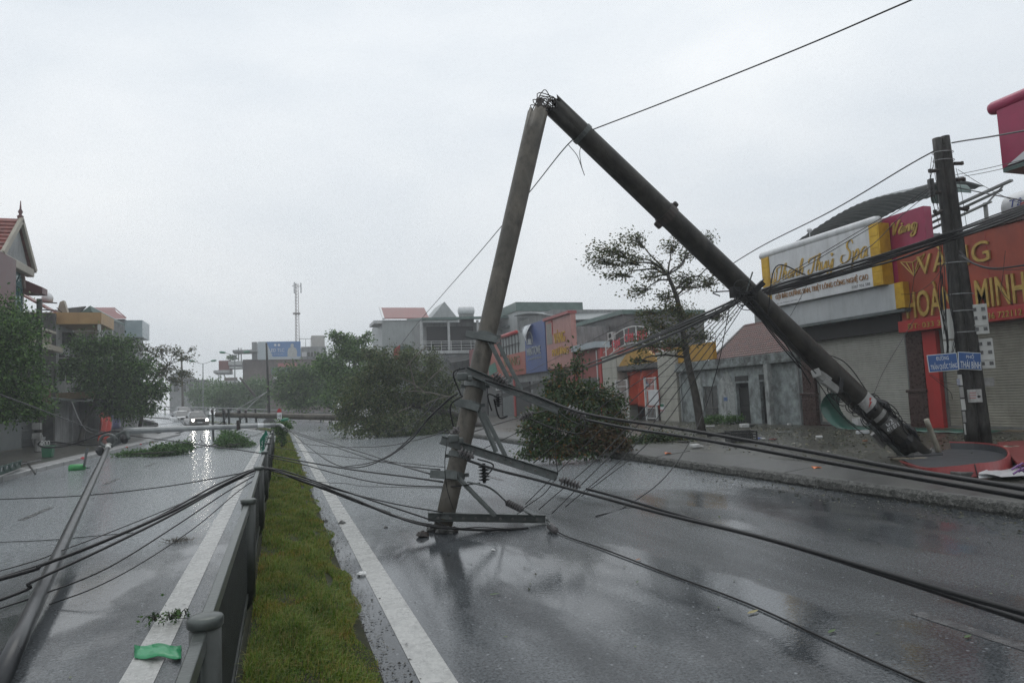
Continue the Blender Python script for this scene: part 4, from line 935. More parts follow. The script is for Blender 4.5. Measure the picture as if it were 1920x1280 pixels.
M_CONC = mat('pole_concrete', (.135, .12, .097), .42, (.065, .06, .05), 2.2, .3, .7, bump=.35, bscale=45, stain=(.028, .026, .022), stain_scale=(2.5, 2.5, 1.2), stain_amt=.8, spec=.3)
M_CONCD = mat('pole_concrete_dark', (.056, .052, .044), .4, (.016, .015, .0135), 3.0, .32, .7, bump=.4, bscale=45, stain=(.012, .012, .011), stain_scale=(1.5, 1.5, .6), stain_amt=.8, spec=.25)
a = PD(505, 792, 74); top = PD(499.5, 643, 74.5)
lpz = pole('utility_pole', 'thin dark bare pole standing on the far median', 'pole', a, top, .17, .10, M_CONCD)
obj('earth_mound', MB().lathe(a - Vector((0, 0, .1)), (0, 0, 1), [(0, .9), (.3, .6), (.75, .2)], 10), M_DARK, lpz)
a, b_ = PD(577, 762, 92), PD(611, 706, 88)
lp = pole('leaning_pole', 'leaning concrete pole with tangled cross-arms over the far right rail', 'pole', a, b_, .17, .13, M_CONC)
for t0 in (.12, .24, .36):
    q = Vector(a).lerp(Vector(b_), t0)
    arm = obj('cross_arm', MB().ext([(-.05, -.04), (.05, -.04), (.05, .04), (-.05, .04)], q, q + Vector((1.9 + .4 * t0, -.3, -1.9 + t0))), M_FRAME, lp)
    obj('brace', MB().ext([(-.04, -.03), (.04, -.03), (.04, .03), (-.04, .03)], q + Vector((.1, 0, -1.9)), q + Vector((.55, -.02, .45))), M_FRAME, arm)
a, b_ = PD(478, 742, 98), PD(450, 708, 96)
pole('leaning_pole', 'slanting concrete pole half hidden in the far green trees', 'pole', a, b_, .17, .15, M_CONC)

# guard rail along the outer edge of the climbing bend, parapet on the inner edge
gr = thing('guard_rail', 'grey two-rail guard rail along the outer edge of the climbing bend', 'guard rail', road_pt(66, 8.5))
for dz in (.55, .98): obj('rail', MB().tube([road_pt(66 + 2 * k, 8.45, dz) for k in range(50)], .07, 6), M_FRAME, gr)
for k in range(34):
    p = road_pt(66 + 3 * k, 8.45); obj('post', MB().bb((p.x - .07, p.y - .07, p.z - .2), (p.x + .07, p.y + .07, p.z + 1.02)), M_FRAME, gr)
ir = thing('bridge_parapet', 'dark concrete parapet with short balusters along the inner edge of the ramp', 'parapet', road_pt(68, -7.9))
wl = MB(); wl.grid([[road_pt(67 + 1.5 * k, -7.8, .35 if k else .1), Vector((*road_pt(67 + 1.5 * k, -8.05)[:2], zroad(67 + 1.5 * k) + (.35 if k else .1))), Vector((*road_pt(67 + 1.5 * k, -8.1)[:2], -.1))] for k in range(44)])
obj('ramp_wall', wl, M_WALLD, ir)
obj('coping', MB().tube([road_pt(67 + 1.5 * k, -7.95, min(.95, .2 + .2 * k)) for k in range(44)], .1, 6), M_WALLD, ir)
for k in range(64):
    s_ = 70 + k; p = road_pt(s_, -7.95); obj('baluster', MB().bb((p.x - .08, p.y - .08, p.z + .3), (p.x + .08, p.y + .08, p.z + .92)), M_WALLD, ir)
st = MB(); st.grid([[road_pt(66 + 2 * k, .35, .1), road_pt(66 + 2 * k, -.35, .1), road_pt(66 + 2 * k, -.36, -.01)] for k in range(50)])
struct('median_kerb', st, M_KERB)
# distant pale houses
fh = thing('distant_house', 'hazy pale gabled house far behind the bare branches', 'house', (-40, 190, 0))
a, b_ = PY(318, 712, 190), PY(358, 712, 190)
obj('wall', MB().bb((a.x, 190, 0), (b_.x, 200, a.z)), M_WALLG, fh); m_ = (a.x + b_.x) / 2
obj('roof', MB().slab([(a.x - 1, 189, a.z), (b_.x + 1, 189, a.z), (m_, 189, a.z + 2.4)], (0, 12, 0)), M_WALLG, fh)
for i in range(3): obj('window', MB().bb((a.x + 1 + 1.7 * i, 189.8, a.z - 3), (a.x + 2 + 1.7 * i, 189.95, a.z - 1.2)), M_DARK, fh)
fh2 = thing('distant_house', 'low hazy flat-roofed house behind the far lamp', 'house', (-30, 200, 0))
a, b_ = PY(352, 716, 200), PY(385, 716, 200)
obj('wall', MB().bb((a.x, 200, 0), (b_.x, 210, a.z)), M_WALLG, fh2); obj('roof_edge', MB().bb((a.x - .5, 199.5, a.z), (b_.x + .5, 210, a.z + .5)), M_WALLD, fh2)
ep = pole('utility_pole', 'thin hazy pole rising among the bare branches at the bend', 'pole', PY(343, 770, 120), PY(340, 660, 120), .2, .13, M_CONC)

# ================================================================= left-hand houses (fronts look towards +X)
LRT = (0, 1, 0)
M_CREAM = mat('cream_render', (.34, .31, .25), .5, (.25, .225, .18), 1.2, bump=.12, stain=(.2, .18, .15), stain_amt=.5)
M_MARO = mat('maroon_cladding', (.11, .035, .035), .42, (.07, .024, .024), 1.5, bump=.1)
M_TEAL = mat('teal_glass', (.05, .14, .14), .12, (.035, .10, .10), 1.5)
XF = -13.4
def LX(px, py, X=XF): return PX(px, py, X)
lh = thing('corner_house', 'three-storey cream house with red tiled gable, arched teal window and balcony', 'house', (XF, 41, .19))
ye = LX(46, 500).y
obj('wall', MB().bb((XF - 9, 32, .19), (XF, ye, 10.0)), M_CREAM, lh)
ap = LX(45, 420, XF - 2.0)
gz = 10.25
obj('gable', MB().slab([(XF - 4.6, ye + .05, gz), (XF + .15, ye + .05, gz), (XF - 2.2, ye + .05, gz + .4)], (0, -.5, 0)), M_CREAM, lh)
gface = obj('gable_panel', MB().slab([(XF + .2, ye - 3.4, gz), (XF + .2, ye - .15, gz), (XF + .2, ye - 1.75, gz + 1.9)], (-.25, 0, 0)), M_WALLG, lh)
obj('roof', MB().slab([(XF + .3, ye - 1.75, gz + 2.2), (XF - 8, ye - 1.75, gz + 2.2), (XF - 8, ye - 4.2, gz - .15), (XF + .3, ye - 4.2, gz - .15)], (0, 0, .12)).slab([(XF + .3, ye - 1.75, gz + 2.2), (XF - 8, ye - 1.75, gz + 2.2), (XF - 8, ye + .5, gz - .15), (XF + .3, ye + .5, gz - .15)], (0, 0, .12)), M_TILE, lh)
tr = MB()
for i in range(9):
    t = i / 9
    for sg, (ya, za) in ((-1, (ye - 4.2, gz - .15)), (1, (ye + .5, gz - .15))):
        y = ya + (ye - 1.75 - ya) * t; z = za + 2.35 * t + .14
        tr.tube([(XF + .26, y, z), (XF - 8, y, z)], .05, 5)
obj('tile_courses', tr, M_TILE, lh)['kind'] = 'stuff'
for sg in (0, 1):
    y_ = ye - 4.25 if sg == 0 else ye + .55
    obj('verge_board', MB().ext([(-.08, -.14), (.08, -.14), (.08, .14), (-.08, .14)], (XF + .36, y_, gz - .12), (XF + .36, ye - 1.75, gz + 2.28)), M_CREAM, lh)
obj('finial', MB().lathe((XF + .3, ye - 1.75, gz + 2.3), (0, 0, 1), [(0, .12), (.15, .16), (.25, .06), (.4, .12), (.55, .05), (1.0, .02)], 10), M_MARO, lh, smooth=True)
obj('cornice', MB().bb((XF + .003, 31.9, gz - .5), (XF + .4, ye + .3, gz - .05)), M_CREAM, lh, bev=.05)
aw = []
yc, ww = ye - 1.55, 1.05
for k in range(13):
    an = math.pi * k / 12; aw.append((XF + .02, yc - ww * math.cos(an), 9.0 + ww * math.sin(an) * .95))
win = obj('arched_window', MB().slab([(XF + .02, yc - ww, 6.7)] + aw + [(XF + .02, yc + ww, 6.7)], (.03, 0, 0)), M_TEAL, lh)
wf = MB()
for k in range(5): wf.bb((XF + .052, yc - ww + ww * .5 * k - .04, 6.7), (XF + .09, yc - ww + ww * .5 * k + .04, 9.0 if k in (0, 4) else 9.02))
for z in (6.75, 7.4, 8.1, 9.0): wf.bb((XF + .05, yc - ww, z - .04), (XF + .086, yc + ww, z + .04))
for an in (R(45), R(90), R(135)): wf.tube([(XF + .07, yc, 9.0), (XF + .07, yc - ww * math.cos(an), 9.0 + ww * .95 * math.sin(an))], .03, 5)
obj('glazing_bars', wf, mat('teal_frame', (.03, .09, .09), .4), win)
obj('arch_moulding', MB().tube([(XF + .08, yc - 1.2 * math.cos(a), 9.0 + 1.15 * math.sin(a)) for a in np.linspace(0, math.pi, 13)], .12, 6), M_BRN, win)
obj('side_canopy', MB().slab([(XF + .002, ye - .3, 9.55), (XF + .95, ye - .3, 9.1), (XF + .95, ye - .3, 8.75), (XF + .002, ye - .3, 8.75)], (0, .9, 0)), M_MARO, lh)
obj('maroon_screen', MB().bb((XF + .003, 32, 6.6), (XF + .6, ye - 3.2, 10.0)), M_MARO, lh)
bl_ = obj('balcony', MB().bb((XF + .003, 33, 5.55), (XF + 1.5, ye + 1.5, 5.85)).bb((XF + .003, 33, 6.5), (XF + 1.55, ye + .1, 6.62)), M_CREAM, lh)
for k in range(14):
    y = 36.0 + .6 * k
    if y > ye + 1.3: break
    obj('baluster', MB().lathe((XF + 1.4, y, 5.86), (0, 0, 1), [(0, .07), (.15, .10), (.35, .05), (.55, .09), (.63, .06)], 8), M_CREAM, bl_, smooth=True)
obj('arch_band', MB().tube([(XF + .1, ye - 1.4 - 1.2 * math.cos(a), 3.6 + 1.2 * math.sin(a)) for a in np.linspace(0, math.pi, 11)], .13, 6), M_BRN, lh)
window(lh, XF, ye - 2.4, ye - .5, 2.9, 4.4)
obj('red_sign', MB().bb((XF + .02, 35.5, 2.6), (XF + 1.2, ye + .6, 3.5)), M_MARO, lh); obj('ground_shutter', MB().bb((XF + .003, 33, .25), (XF + .06, ye - .2, 2.5)), M_GREYM, lh)

l2 = thing('balcony_house', 'narrow house with dark bare side wall and cream framed top balcony', 'house', (XF, 50, .19))
XG = XF; XB = -10.9; ya = LX(106, 600).y; yb = ya + 3.6; zt = LX(107, 586).z
obj('side_wall', MB().bb((XG - 7, ya - .35, .19), (XG, ya - .02, zt - .1)), M_WALLD, l2)
obj('top_frame', MB().bb((XG - 3, ya, zt - .75), (XB, yb, zt)), mat('ochre_band', (.42, .27, .12), .5, (.33, .2, .09), 1, stain=(.2, .13, .06), stain_amt=.4), l2)
for y in (ya + .12, yb - .12): obj('post', MB().bb((XB - .22, y - .09, 3.45), (XB - .05, y + .09, zt - .76)), M_WALLW, l2)
obj('back_wall', MB().bb((XG - .2, ya, .2), (XG, yb + 2, zt - .76)), M_WALLW, l2)
obj('end_wall', MB().bb((XG, yb + .3, 3.4), (XB - .8, yb + .5, zt - .76)), M_WALLW, l2)
obj('green_door', MB().bb((XG + .6, yb + .24, 3.5), (XG + 1.3, yb + .29, 5.8)), M_GREENM, l2)
for k in range(2): window(l2, XG + .05, ya + .5 + 1.6 * k, ya + 1.5 + 1.6 * k, 4.2, 5.9)
obj('hanging_plant', MB().box((XG + .5, ya + .7, 6.9), (.7, .1, .8)), M_DARK, l2)
obj('floor_slab', MB().bb((XG, ya, 3.0), (XB, yb, 3.4)), mat('ochre_slab', (.27, .2, .11), .5), l2)
obj('rail', MB().tube([(XG, ya + .05, 5.6), (XB - .1, ya + .05, 5.6), (XB - .1, yb, 5.6)], .035, 5), M_WHM, l2)
rz = PX(104, 567, XG - 1.5).z
obj('red_roof', MB().slab([(XG - .2, ya - 1.6, zt + .02), (XG - .2, ya + 2.0, zt + .02), (XG - 3.0, ya + 2.0, rz + .4), (XG - 3.0, ya - 1.6, rz + .4)], (0, 0, .12)), M_TILE, l2)
obj('cream_gable', MB().slab([PY(106, 588, ya + 1.5), PY(127, 588, ya + 1.5), PY(119, 563, ya + 1.5), PY(112, 566, ya + 1.5)], (0, .5, 0)), M_CREAM, l2)
q = PY(89, 566, ya + .8); obj('tank', MB().lathe(q, (0, 0, 1), [(0, .30), (.3, .33), (.5, .22), (.65, .05)], 14), M_WHITE, l2, smooth=True)
l3 = thing('gable_house', 'grey house with green metal gable roof behind the left trees', 'house', (XF, 58, .19))
Yh = ya + 5.0
def H3(px, py, d=0.0): return PY(px, py, Yh + d)
obj('wall', MB().bb((XF - 6, Yh + .5, .19), (H3(160, 600).x, Yh + 8, H3(160, 603).z)), M_WALLG, l3)
obj('dark_slope', MB().slab([H3(122, 578), H3(160, 574), H3(147, 588), H3(128, 588)], (0, .3, 0)), M_WALLD, l3)
obj('roof', MB().slab([H3(147, 588), H3(169, 573), H3(213, 597, 2.5), H3(213, 601, 2.5), H3(172, 584)], (0, 4, .05)), M_GREENM, l3)
obj('gable_wall', MB().slab([H3(150, 590, .4), H3(171, 582, .4), H3(206, 601, 2.6), H3(206, 612, 2.6), H3(150, 612, .4)], (0, .3, 0)), M_GREENM, l3)
l4 = thing('red_roof_house', 'grey side-walled house with red hipped roof and pale balcony screen', 'house', (XF, 66, .19))
Yh = ya + 13.0
zt = H3(234, 598).z; xw = H3(234, 598).x
obj('wall', MB().bb((XF - 8, Yh, .19), (xw, Yh + 8, zt)), M_WALLG, l4)
obj('roof', MB().slab([H3(172, 577, 3), H3(213, 577, 3), H3(217, 585, 1.5), H3(236, 597, -.3), H3(172, 599, -.3)], (0, .2, .06)).slab([H3(213, 577, 3), H3(236, 597, -.3), H3(236, 596, 8)], (.05, 0, .05)), MATS['red_roof'], l4)
obj('balcony_screen', MB().bb((xw + .002, Yh, zt - 1.5), (xw + 1.3, Yh + 3.2, zt - .1)), mat('pale_blue_glass', (.30, .36, .38), .25, (.25, .31, .33), 1), l4)
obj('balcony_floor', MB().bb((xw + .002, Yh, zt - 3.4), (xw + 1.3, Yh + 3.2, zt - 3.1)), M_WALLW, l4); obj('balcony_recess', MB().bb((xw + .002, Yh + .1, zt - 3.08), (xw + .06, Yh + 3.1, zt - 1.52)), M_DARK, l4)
l5 = thing('shop_building', 'low dark shopfront row with grey shutter under the left trees', 'shop', (XF, 52, .19))
XS = -14.2
obj('wall', MB().bb((XS - 1, 46, .19), (XS, 72, 3.8)), M_WALLD, l5)
obj('canopy', MB().slab([(XS, 46, 3.2), (XS, 60, 3.2), (XS + 2.2, 60, 2.8), (XS + 2.2, 46, 2.8)], (0, 0, .08)), M_GREYM, l5)
shutterL = MB(); rows = []
for i in range(31):
    z = .25 + 2.4 * i / 30; rows.append([(XS + .03 + (.02 if i % 2 else 0), 46.5, z), (XS + .03 + (.02 if i % 2 else 0), 49.5, z)])
shutterL.grid(rows); obj('roller_shutter', shutterL, M_GREYM, l5)
obj('green_door', MB().bb((XS + .02, 50.0, .25), (XS + .08, 53.0, 2.7)), mat('dark_green_cloth', (.02, .075, .05), .5, (.014, .05, .035), 2), l5)
obj('white_post', MB().bb((XS + .8, 53.2, .2), (XS + 1.0, 53.4, 3.0)), M_WALLW, l5)
rt = MB(); rows = []
for i in range(10):
    rows.append([(-11.6 + .15 * math.sin(j + i * .4), 53.0 + 3.0 * j / 12, 1.9 - 1.6 * i / 9 - .25 * math.sin(j * .9)) for j in range(13)])
rt.grid(rows); tag(obj('hanging_tarpaulin', rt, mat('red_tarp', (.55, .05, .03), .4, (.4, .035, .022), 2, bump=.2), solid=.01, smooth=True), 'bright red tarpaulin hung at the left shopfront', 'tarpaulin')
rt = MB(); rows = []
for i in range(10):
    rows.append([(-11.9 + .18 * math.sin(j * 1.2 + i * .3), 55.0 + 6.5 * j / 12, 3.0 - 2.2 * i / 9) for j in range(13)])
rt.grid(rows); tag(obj('hanging_tarpaulin', rt, mat('navy_tarp', (.03, .035, .12), .4, (.02, .024, .08), 1.5, bump=.2), solid=.01, smooth=True), 'dark blue tarpaulin hung beside the red one on the left', 'tarpaulin')
# ================================================================= the snapped power pole in the carriageway
M_GALV = mat('galvanised_steel', (.105, .118, .114), .4, (.055, .062, .06), 7, metal=.3, bump=.15, stain=(.05, .055, .05), stain_scale=(4, 4, 2), stain_amt=.6)
M_RUST = mat('rusty_rebar', (.045, .032, .026), .5, (.02, .016, .014), 14, bump=.3)
M_INS = mat('grey_insulator', (.13, .12, .12), .32, (.08, .075, .075), 8)
M_CABLE = mat('black_cable', (.011, .011, .012), .38, (.007, .007, .008), 10, spec=.3)
M_BOXG = mat('box_grey', (.30, .30, .29), .42, (.2, .2, .19), 5, stain=(.09, .09, .085), stain_amt=.6)
M_CABG = mat('grey_cable', (.07, .072, .074), .34, (.045, .046, .048), 10)
A0 = Vector((2.07, 9.34, 0.0)); A1 = PY(1008, 212, 10.3)
B1 = PY(1034, 196, 10.45); B0 = G(1724, 856, .24)
def shaft(a, b_, r0, r1, jag=None, n=32, seed=1):
    """tapered round shaft; jag: broken, uneven end ring at b."""
    mb = MB(); rr = random.Random(seed); k = 14
    ax = (b_ - a).normalized(); pts = [a.lerp(b_, i / k) for i in range(k + 1)]
    mb.tube(pts, [(r0 + (r1 - r0) * i / k) * (1 + rr.uniform(-.006, .006)) for i in range(k + 1)], n, cap=False)
    mb.f.append(tuple(range(n - 1, -1, -1)))
    if jag:
        base = k * n
        for j in range(n):
            v = Vector(mb.v[base + j]); mb.v[base + j] = tuple(v + ax * rr.uniform(-.10, .06))
        c = b_ - ax * .14; ring = []
        for j in range(n):
            v = Vector(mb.v[base + j]); ring.append(tuple(b_.lerp(v, .55) - ax * rr.uniform(.02, .2)))
        o = len(mb.v); mb.v += ring; mb.v.append(tuple(c))
        for j in range(n):
            mb.f.append((base + j, base + (j + 1) % n, o + (j + 1) % n, o + j)); mb.f.append((o + j, o + (j + 1) % n, o + n))
    else: mb.f.append(tuple(k * n + j for j in range(n)))
    return mb
bp = thing('broken_power_pole', 'snapped concrete power pole folded into an inverted V over the road', 'power pole', B0)
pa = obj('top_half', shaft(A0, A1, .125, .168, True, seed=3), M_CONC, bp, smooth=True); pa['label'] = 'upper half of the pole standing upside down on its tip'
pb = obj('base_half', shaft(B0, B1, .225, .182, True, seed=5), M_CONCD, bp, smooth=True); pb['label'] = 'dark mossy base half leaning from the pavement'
rb_ = MB(); rr = random.Random(4)
for k in range(26):
    s_ = A1 + Vector((rr.uniform(-.12, .14), rr.uniform(-.1, .1), rr.uniform(-.08, .05))); e = B1 + Vector((rr.uniform(-.12, .1), rr.uniform(-.1, .1), rr.uniform(-.12, .12)))
    m_ = (s_ + e) / 2 + Vector((rr.uniform(-.2, .08), rr.uniform(-.1, .1), rr.uniform(-.02, .26)))
    rb_.tube(cat_rom([s_ - (A1 - A0).normalized() * .15, s_, m_, e, e + (B0 - B1).normalized() * .15], 5), .0085, 5)
for k in range(14):
    c = A1.lerp(B1, rr.random()) + Vector((rr.uniform(-.2, .1), rr.uniform(-.1, .1), rr.uniform(-.02, .16)))
    rb_.box(c, (rr.uniform(.03, .08),) * 3, [Vector((rr.uniform(-1, 1), rr.uniform(-1, 1), rr.uniform(-1, 1))).normalized() for _ in range(1)] * 0 or None)
obj('rebar_tangle', rb_, M_RUST, bp)
def onA(py):                                         # point of the top half at photo row py
    lo, hi = 0.0, 1.0
    for _ in range(40):
        t = (lo + hi) / 2; p = A0.lerp(A1, t) - C_O; y = 640 - FPX * p.dot(C_UP) / p.dot(C_FW)
        if y > py: lo = t
        else: hi = t
    return A0.lerp(A1, t)
def dep(p): return (Vector(p) - C_O).dot(C_FW)
CH = [(-.045, -.055), (.045, -.055), (.045, -.047), (-.037, -.047), (-.037, .047), (.045, .047), (.045, .055), (-.045, .055)]
LA = [(-.03, -.03), (.03, -.03), (.03, -.022), (-.022, -.022), (-.022, .03), (-.03, .03)]
axA = (A1 - A0).normalized()
def clampband(parent, c, ax, r, name='clamp'):
    return obj(name, MB().lathe(c - ax * .04, ax, [(0, r + .004), (0, r + .014), (.08, r + .014), (.08, r + .004)], 20).box(c + C_RT * (r + .03), (.06, .04, .05)).box(c - C_RT * (r + .03), (.06, .04, .05)), M_GALV, parent)
def bolts(parent, a, b_, n, off):
    mb = MB()
    for k in range(n):
        p = Vector(a).lerp(Vector(b_), (k + .5) / n) + Vector(off); mb.lathe(p, -C_FW, [(0, .018), (.02, .018)], 6)
    obj('bolts', mb, M_INS, parent)['kind'] = 'stuff'
arms = []
for i, (l, r_, cl, cr2, struts) in enumerate((
        ((873, 694), (1047, 768), (874, 626), (932, 638), (((918, 640), (956, 716)), ((933, 642), (977, 729)))),
        ((826, 824), (1045, 893), (853, 753), (898, 766), (((897, 768), (930, 846)), ((906, 772), (951, 861)))),
        ((803, 968), (1024, 972), (807, 888), (858, 892), (((858, 894), (928, 966)),)))):
    pc_ = onA((l[1] + r_[1]) / 2 - (20 if i < 2 else 0)); d0 = dep(pc_) - .19
    pl_, pr_ = PD(*l, d0 + .02), PD(*r_, d0 - .22)
    if i == 2: pr_ = G(1024, 972, .07); pl_ = PD(*l, d0)
    arm = obj('cross_arm', MB().ext(CH, pl_, pr_, up=axA if i < 2 else (0, 0, 1)), M_GALV, bp)
    bolts(arm, pl_.lerp(pr_, .03), pl_.lerp(pr_, .97), 9, -C_FW * .05)
    pu = onA((cl[1] + cr2[1]) / 2); d1 = dep(pu) - .18
    up_ = obj('upper_bracket', MB().ext([(-.04, -.05), (.04, -.05), (.04, .05), (-.04, .05)], PD(*cl, d1), PD(*cr2, d1 - .02), up=axA), M_GALV, bp)
    for a, b_ in struts:
        obj('strut', MB().ext(LA, PD(*a, d1 - .03), PD(*b_, d0 - .1 - (.0 if i < 2 else .05)), up=axA), M_GALV, bp)
    clampband(bp, pu, axA, .135 + .02 * (2 - i) * .5); clampband(bp, onA(l[1] + 30 if i < 2 else l[1]), axA, .13 + .01 * (2 - i), 'pole_band')
    arms.append((pl_, pr_, d0))
def insulator(parent, p, ax, L=.24, r=.052, n=5, m=None, name='insulator'):
    pr = [(0, .02)]
    for k in range(n):
        z = .03 + (L - .05) * k / n; dz = (L - .05) / n
        pr += [(z, .022), (z + dz * .25, r), (z + dz * .55, r * .95), (z + dz * .8, .024)]
    pr += [(L, .02)]
    return obj(name, MB().lathe(p, ax, pr, 12), m or M_INS, parent, smooth=False)
def dirpx(a, b_, d): return (PD(*b_, d) - PD(*a, d)).normalized()
insulator(bp, PD(925, 700, 9.55), dirpx((925, 700), (960, 728), 9.55), .26, .07, 5)
insulator(bp, PD(858, 845, 9.15), dirpx((858, 845), (885, 856), 9.1), .24, .065, 4)
insulator(bp, PD(860, 800, 9.3), dirpx((860, 800), (822, 858), 9.3), .2, .06, 4)
insulator(bp, PD(933, 738, 9.5), Vector((0, 0, -1)), .18, .06, 4, M_BLACKP)
insulator(bp, PD(907, 868, 9.1), Vector((0, 0, -1)), .26, .075, 5, M_BLACKP)
insulator(bp, PD(1048, 898, 8.85), dirpx((1048, 898), (1090, 913), 8.8), .30, .07, 6)
insulator(bp, PD(1060, 765, 9.35), dirpx((1060, 765), (1095, 780), 9.3), .3, .07, 5)
insulator(bp, PD(1000, 772, 9.5), dirpx((1000, 772), (975, 785), 9.5), .22, .06, 4)
insulator(bp, G(948, 940, .22), (G(985, 958, .1) - G(948, 940, .22)).normalized(), .34, .055, 7)
insulator(bp, G(1030, 985, .06), (G(1052, 1003, .03) - G(1030, 985, .06)).normalized(), .3, .05, 6)
for a in ((860, 706), (843, 822)):                    # clamp bodies on the shaft
    q = PD(*a, 9.45 if a[1] < 800 else 9.15); obj('clamp_body', MB().box(q + C_RT * .05, (.15, .08, .11)).box(q + Vector((.14, -.05, -.03)), (.07, .09, .08)), M_GALV, bp, bev=.02)
for a, b_, c_ in (((872, 690), (850, 700), (865, 742)), ((868, 742), (845, 760), (850, 800)), ((935, 745), (915, 740), (922, 770)), ((895, 860), (925, 872), (905, 900)), ((926, 748), (936, 782), (952, 780))):
    d = 9.45; obj('jumper_wire', MB().tube(cat_rom([PD(*a, d), PD(*b_, d), PD(*c_, d)], 8), .011, 6), M_CABLE, bp)
for a, b_, c_ in (((876, 903), (918, 914), (948, 939)), ((984, 957), (992, 963), (1002, 968)), ((1024, 972), (1027, 979), (1031, 985))):
    obj('chain_link', MB().tube(cat_rom([PD(*a, 9.05), PD(*b_, 9.02), PD(*c_, dep(G(*c_, .15)) if c_[0] > 960 else dep(G(948, 940, .22)))], 5), .013, 6), M_GALV, bp)
# fittings of the base half
def onB(t): return B1.lerp(B0, t)
def tB(px):                                          # parameter of the base half at photo column px
    lo, hi = 0.0, 1.0
    for _ in range(40):
        t = (lo + hi) / 2; p = B1.lerp(B0, t) - C_O
        if 960 + FPX * p.dot(C_RT) / p.dot(C_FW) < px: lo = t
        else: hi = t
    return t
axB = (B0 - B1).normalized()
tc_ = tB(1250)
clampband(bp, onB(tc_), axB, .195, 'pole_band'); sB = axB.cross(C_FW).normalized(); sB = sB if sB.dot(C_UP) > 0 else -sB
for k_, s_ in ((.215, (.11, .12, .13)), (-.225, (.15, .13, .12))): obj('collar_lug', MB().box(onB(tc_) + sB * k_, s_, (axB, C_FW, sB)), M_RUST, bp, bev=.03)
obj('collar_ring', MB().tube([onB(tc_ - .008), onB(tc_ + .008)], .212, 18), M_RUST, bp)
clampband(bp, onB(tB(1092)), axB, .188, 'pole_band')
for a_, b__ in (((1411, 510), (1399, 548)), ((1431, 524), (1418, 542)), ((1403, 565), (1391, 575))):
    dd_ = dep(onB(tB(1405))) - .22; obj('steel_strap', MB().ext([(-.03, -.012), (.03, -.012), (.03, .012), (-.03, .012)], PD(*a_, dd_), PD(*b__, dd_)), M_GALV, bp)
sup = B0 - axB * 0
sdB = axB.cross(C_FW).normalized(); outB = -C_FW
def onplate(t, wd, ln, m, name, ang=0.0, r=.215, seg=12):
    """a plate wrapped round the camera side of the base half."""
    c = onB(t); mb = MB(); rows = []
    for i in range(2):
        row = []
        for k in range(seg + 1):
            an = ang + (k / seg - .5) * wd / r; row.append(c + axB * (ln * (i - .5)) + (outB * math.cos(an) + sdB * math.sin(an)) * (r + .02))
        rows.append(row)
    return obj(name, mb.grid(rows), m, bp, solid=.004)
pwh = mat('white_plate', (.45, .45, .44), .4, (.32, .32, .31), 5, stain=(.1, .1, .09), stain_scale=(4, 4, 2), stain_amt=.6)
T_W = tB(1618)
warn = onplate(T_W, .34, .30, pwh, 'warning_plate', .1, .207)
q = onB(T_W) + (outB * math.cos(.1) + sdB * math.sin(.1)) * .226
zz = [(0, .10), (-.035, .0), (0, .0), (-.02, -.10), (.045, .025), (.01, .02), (.035, .10)]
obj('red_lightning_bolt', MB().slab([q + C_RT * x + C_UP * y for x, y in zz], -C_FW * .004), M_RED, warn)
onplate(tB(1641), .30, .10, M_BOXG, 'grey_band_plate', 0, .213); T_N = tB(1658); np_ = onplate(T_N, .32, .26, mat('stencil_plate', (.12, .12, .115), .45, (.06, .06, .058), 5), 'number_plate', 0, .215)
q = onB(T_N) + outB * .245
rtB = (C_RT * .86 + C_UP * .5).normalized(); upB = -C_FW.cross(rtB).normalized(); upB = upB if upB.dot(C_UP) > 0 else -upB
text('02', q - rtB * .09 - upB * .0, rtB, upB, .16, .10, .003, M_WHITE, np_, 'stencil_number'); text('471 E7.1', q - rtB * .13 - upB * .10, rtB, upB, .26, .075, .003, M_WHITE, np_, 'stencil_number')
obj('yellow_conduit', MB().tube(cat_rom([PD(1519, 667, 13.0), PD(1545, 695, 13.2), PD(1572, 712, 13.35), PD(1590, 735, 13.5)], 5), .03, 8), mat('yellow_pipe', (.28, .22, .07), .4, (.2, .15, .05), 5), bp)
def bxpx(parent, px, py, d, s_, ang, m, name, bev=.012):
    ca, sa = math.cos(R(ang)), math.sin(R(ang)); a1 = C_RT * ca - C_UP * sa; a2 = C_UP * ca + C_RT * sa
    return obj(name, MB().box(PD(px, py, d), s_, (a1, C_FW, a2)), m, parent, bev=bev)
mbx = bxpx(bp, 1540, 706, 13.1, (.30, .22, .16), 38, M_BOXG, 'open_meter_box'); bxpx(bp, 1556, 722, 13.05, (.34, .2, .13), 38, M_BOXG, 'meter_box')
bxpx(bp, 1530, 699, 12.95, (.17, .03, .15), -20, pwh, 'box_lid'); bxpx(bp, 1575, 722, 13.0, (.09, .10, .30), 8, M_BLACKP, 'black_case')
bxpx(bp, 1651, 820, 13.7, (.34, .12, .24), 48, M_BOXG, 'lower_box'); bxpx(bp, 1640, 790, 13.75, (.30, .14, .2), 45, M_BOXG, 'lower_box')
cl_ = MB(); rr = random.Random(9)
for k in range(46):                                   # coils of slack cable tied to the base
    c = onB(rr.uniform(tB(1622), tB(1690))) + sdB * rr.choice((-1, -1, 1)) * rr.uniform(.12, .24) * (-1) + outB * rr.uniform(-.05, .2)
    r1 = rr.uniform(.06, .17); e1, e2 = axB, (sdB * rr.uniform(.4, 1) + outB * rr.uniform(-.6, .6)).normalized()
    cl_.tube([c + e1 * r1 * 1.25 * math.cos(a) + e2 * r1 * .6 * math.sin(a) for a in np.linspace(0, 5.9, 15)], .010, 5, cap=False)
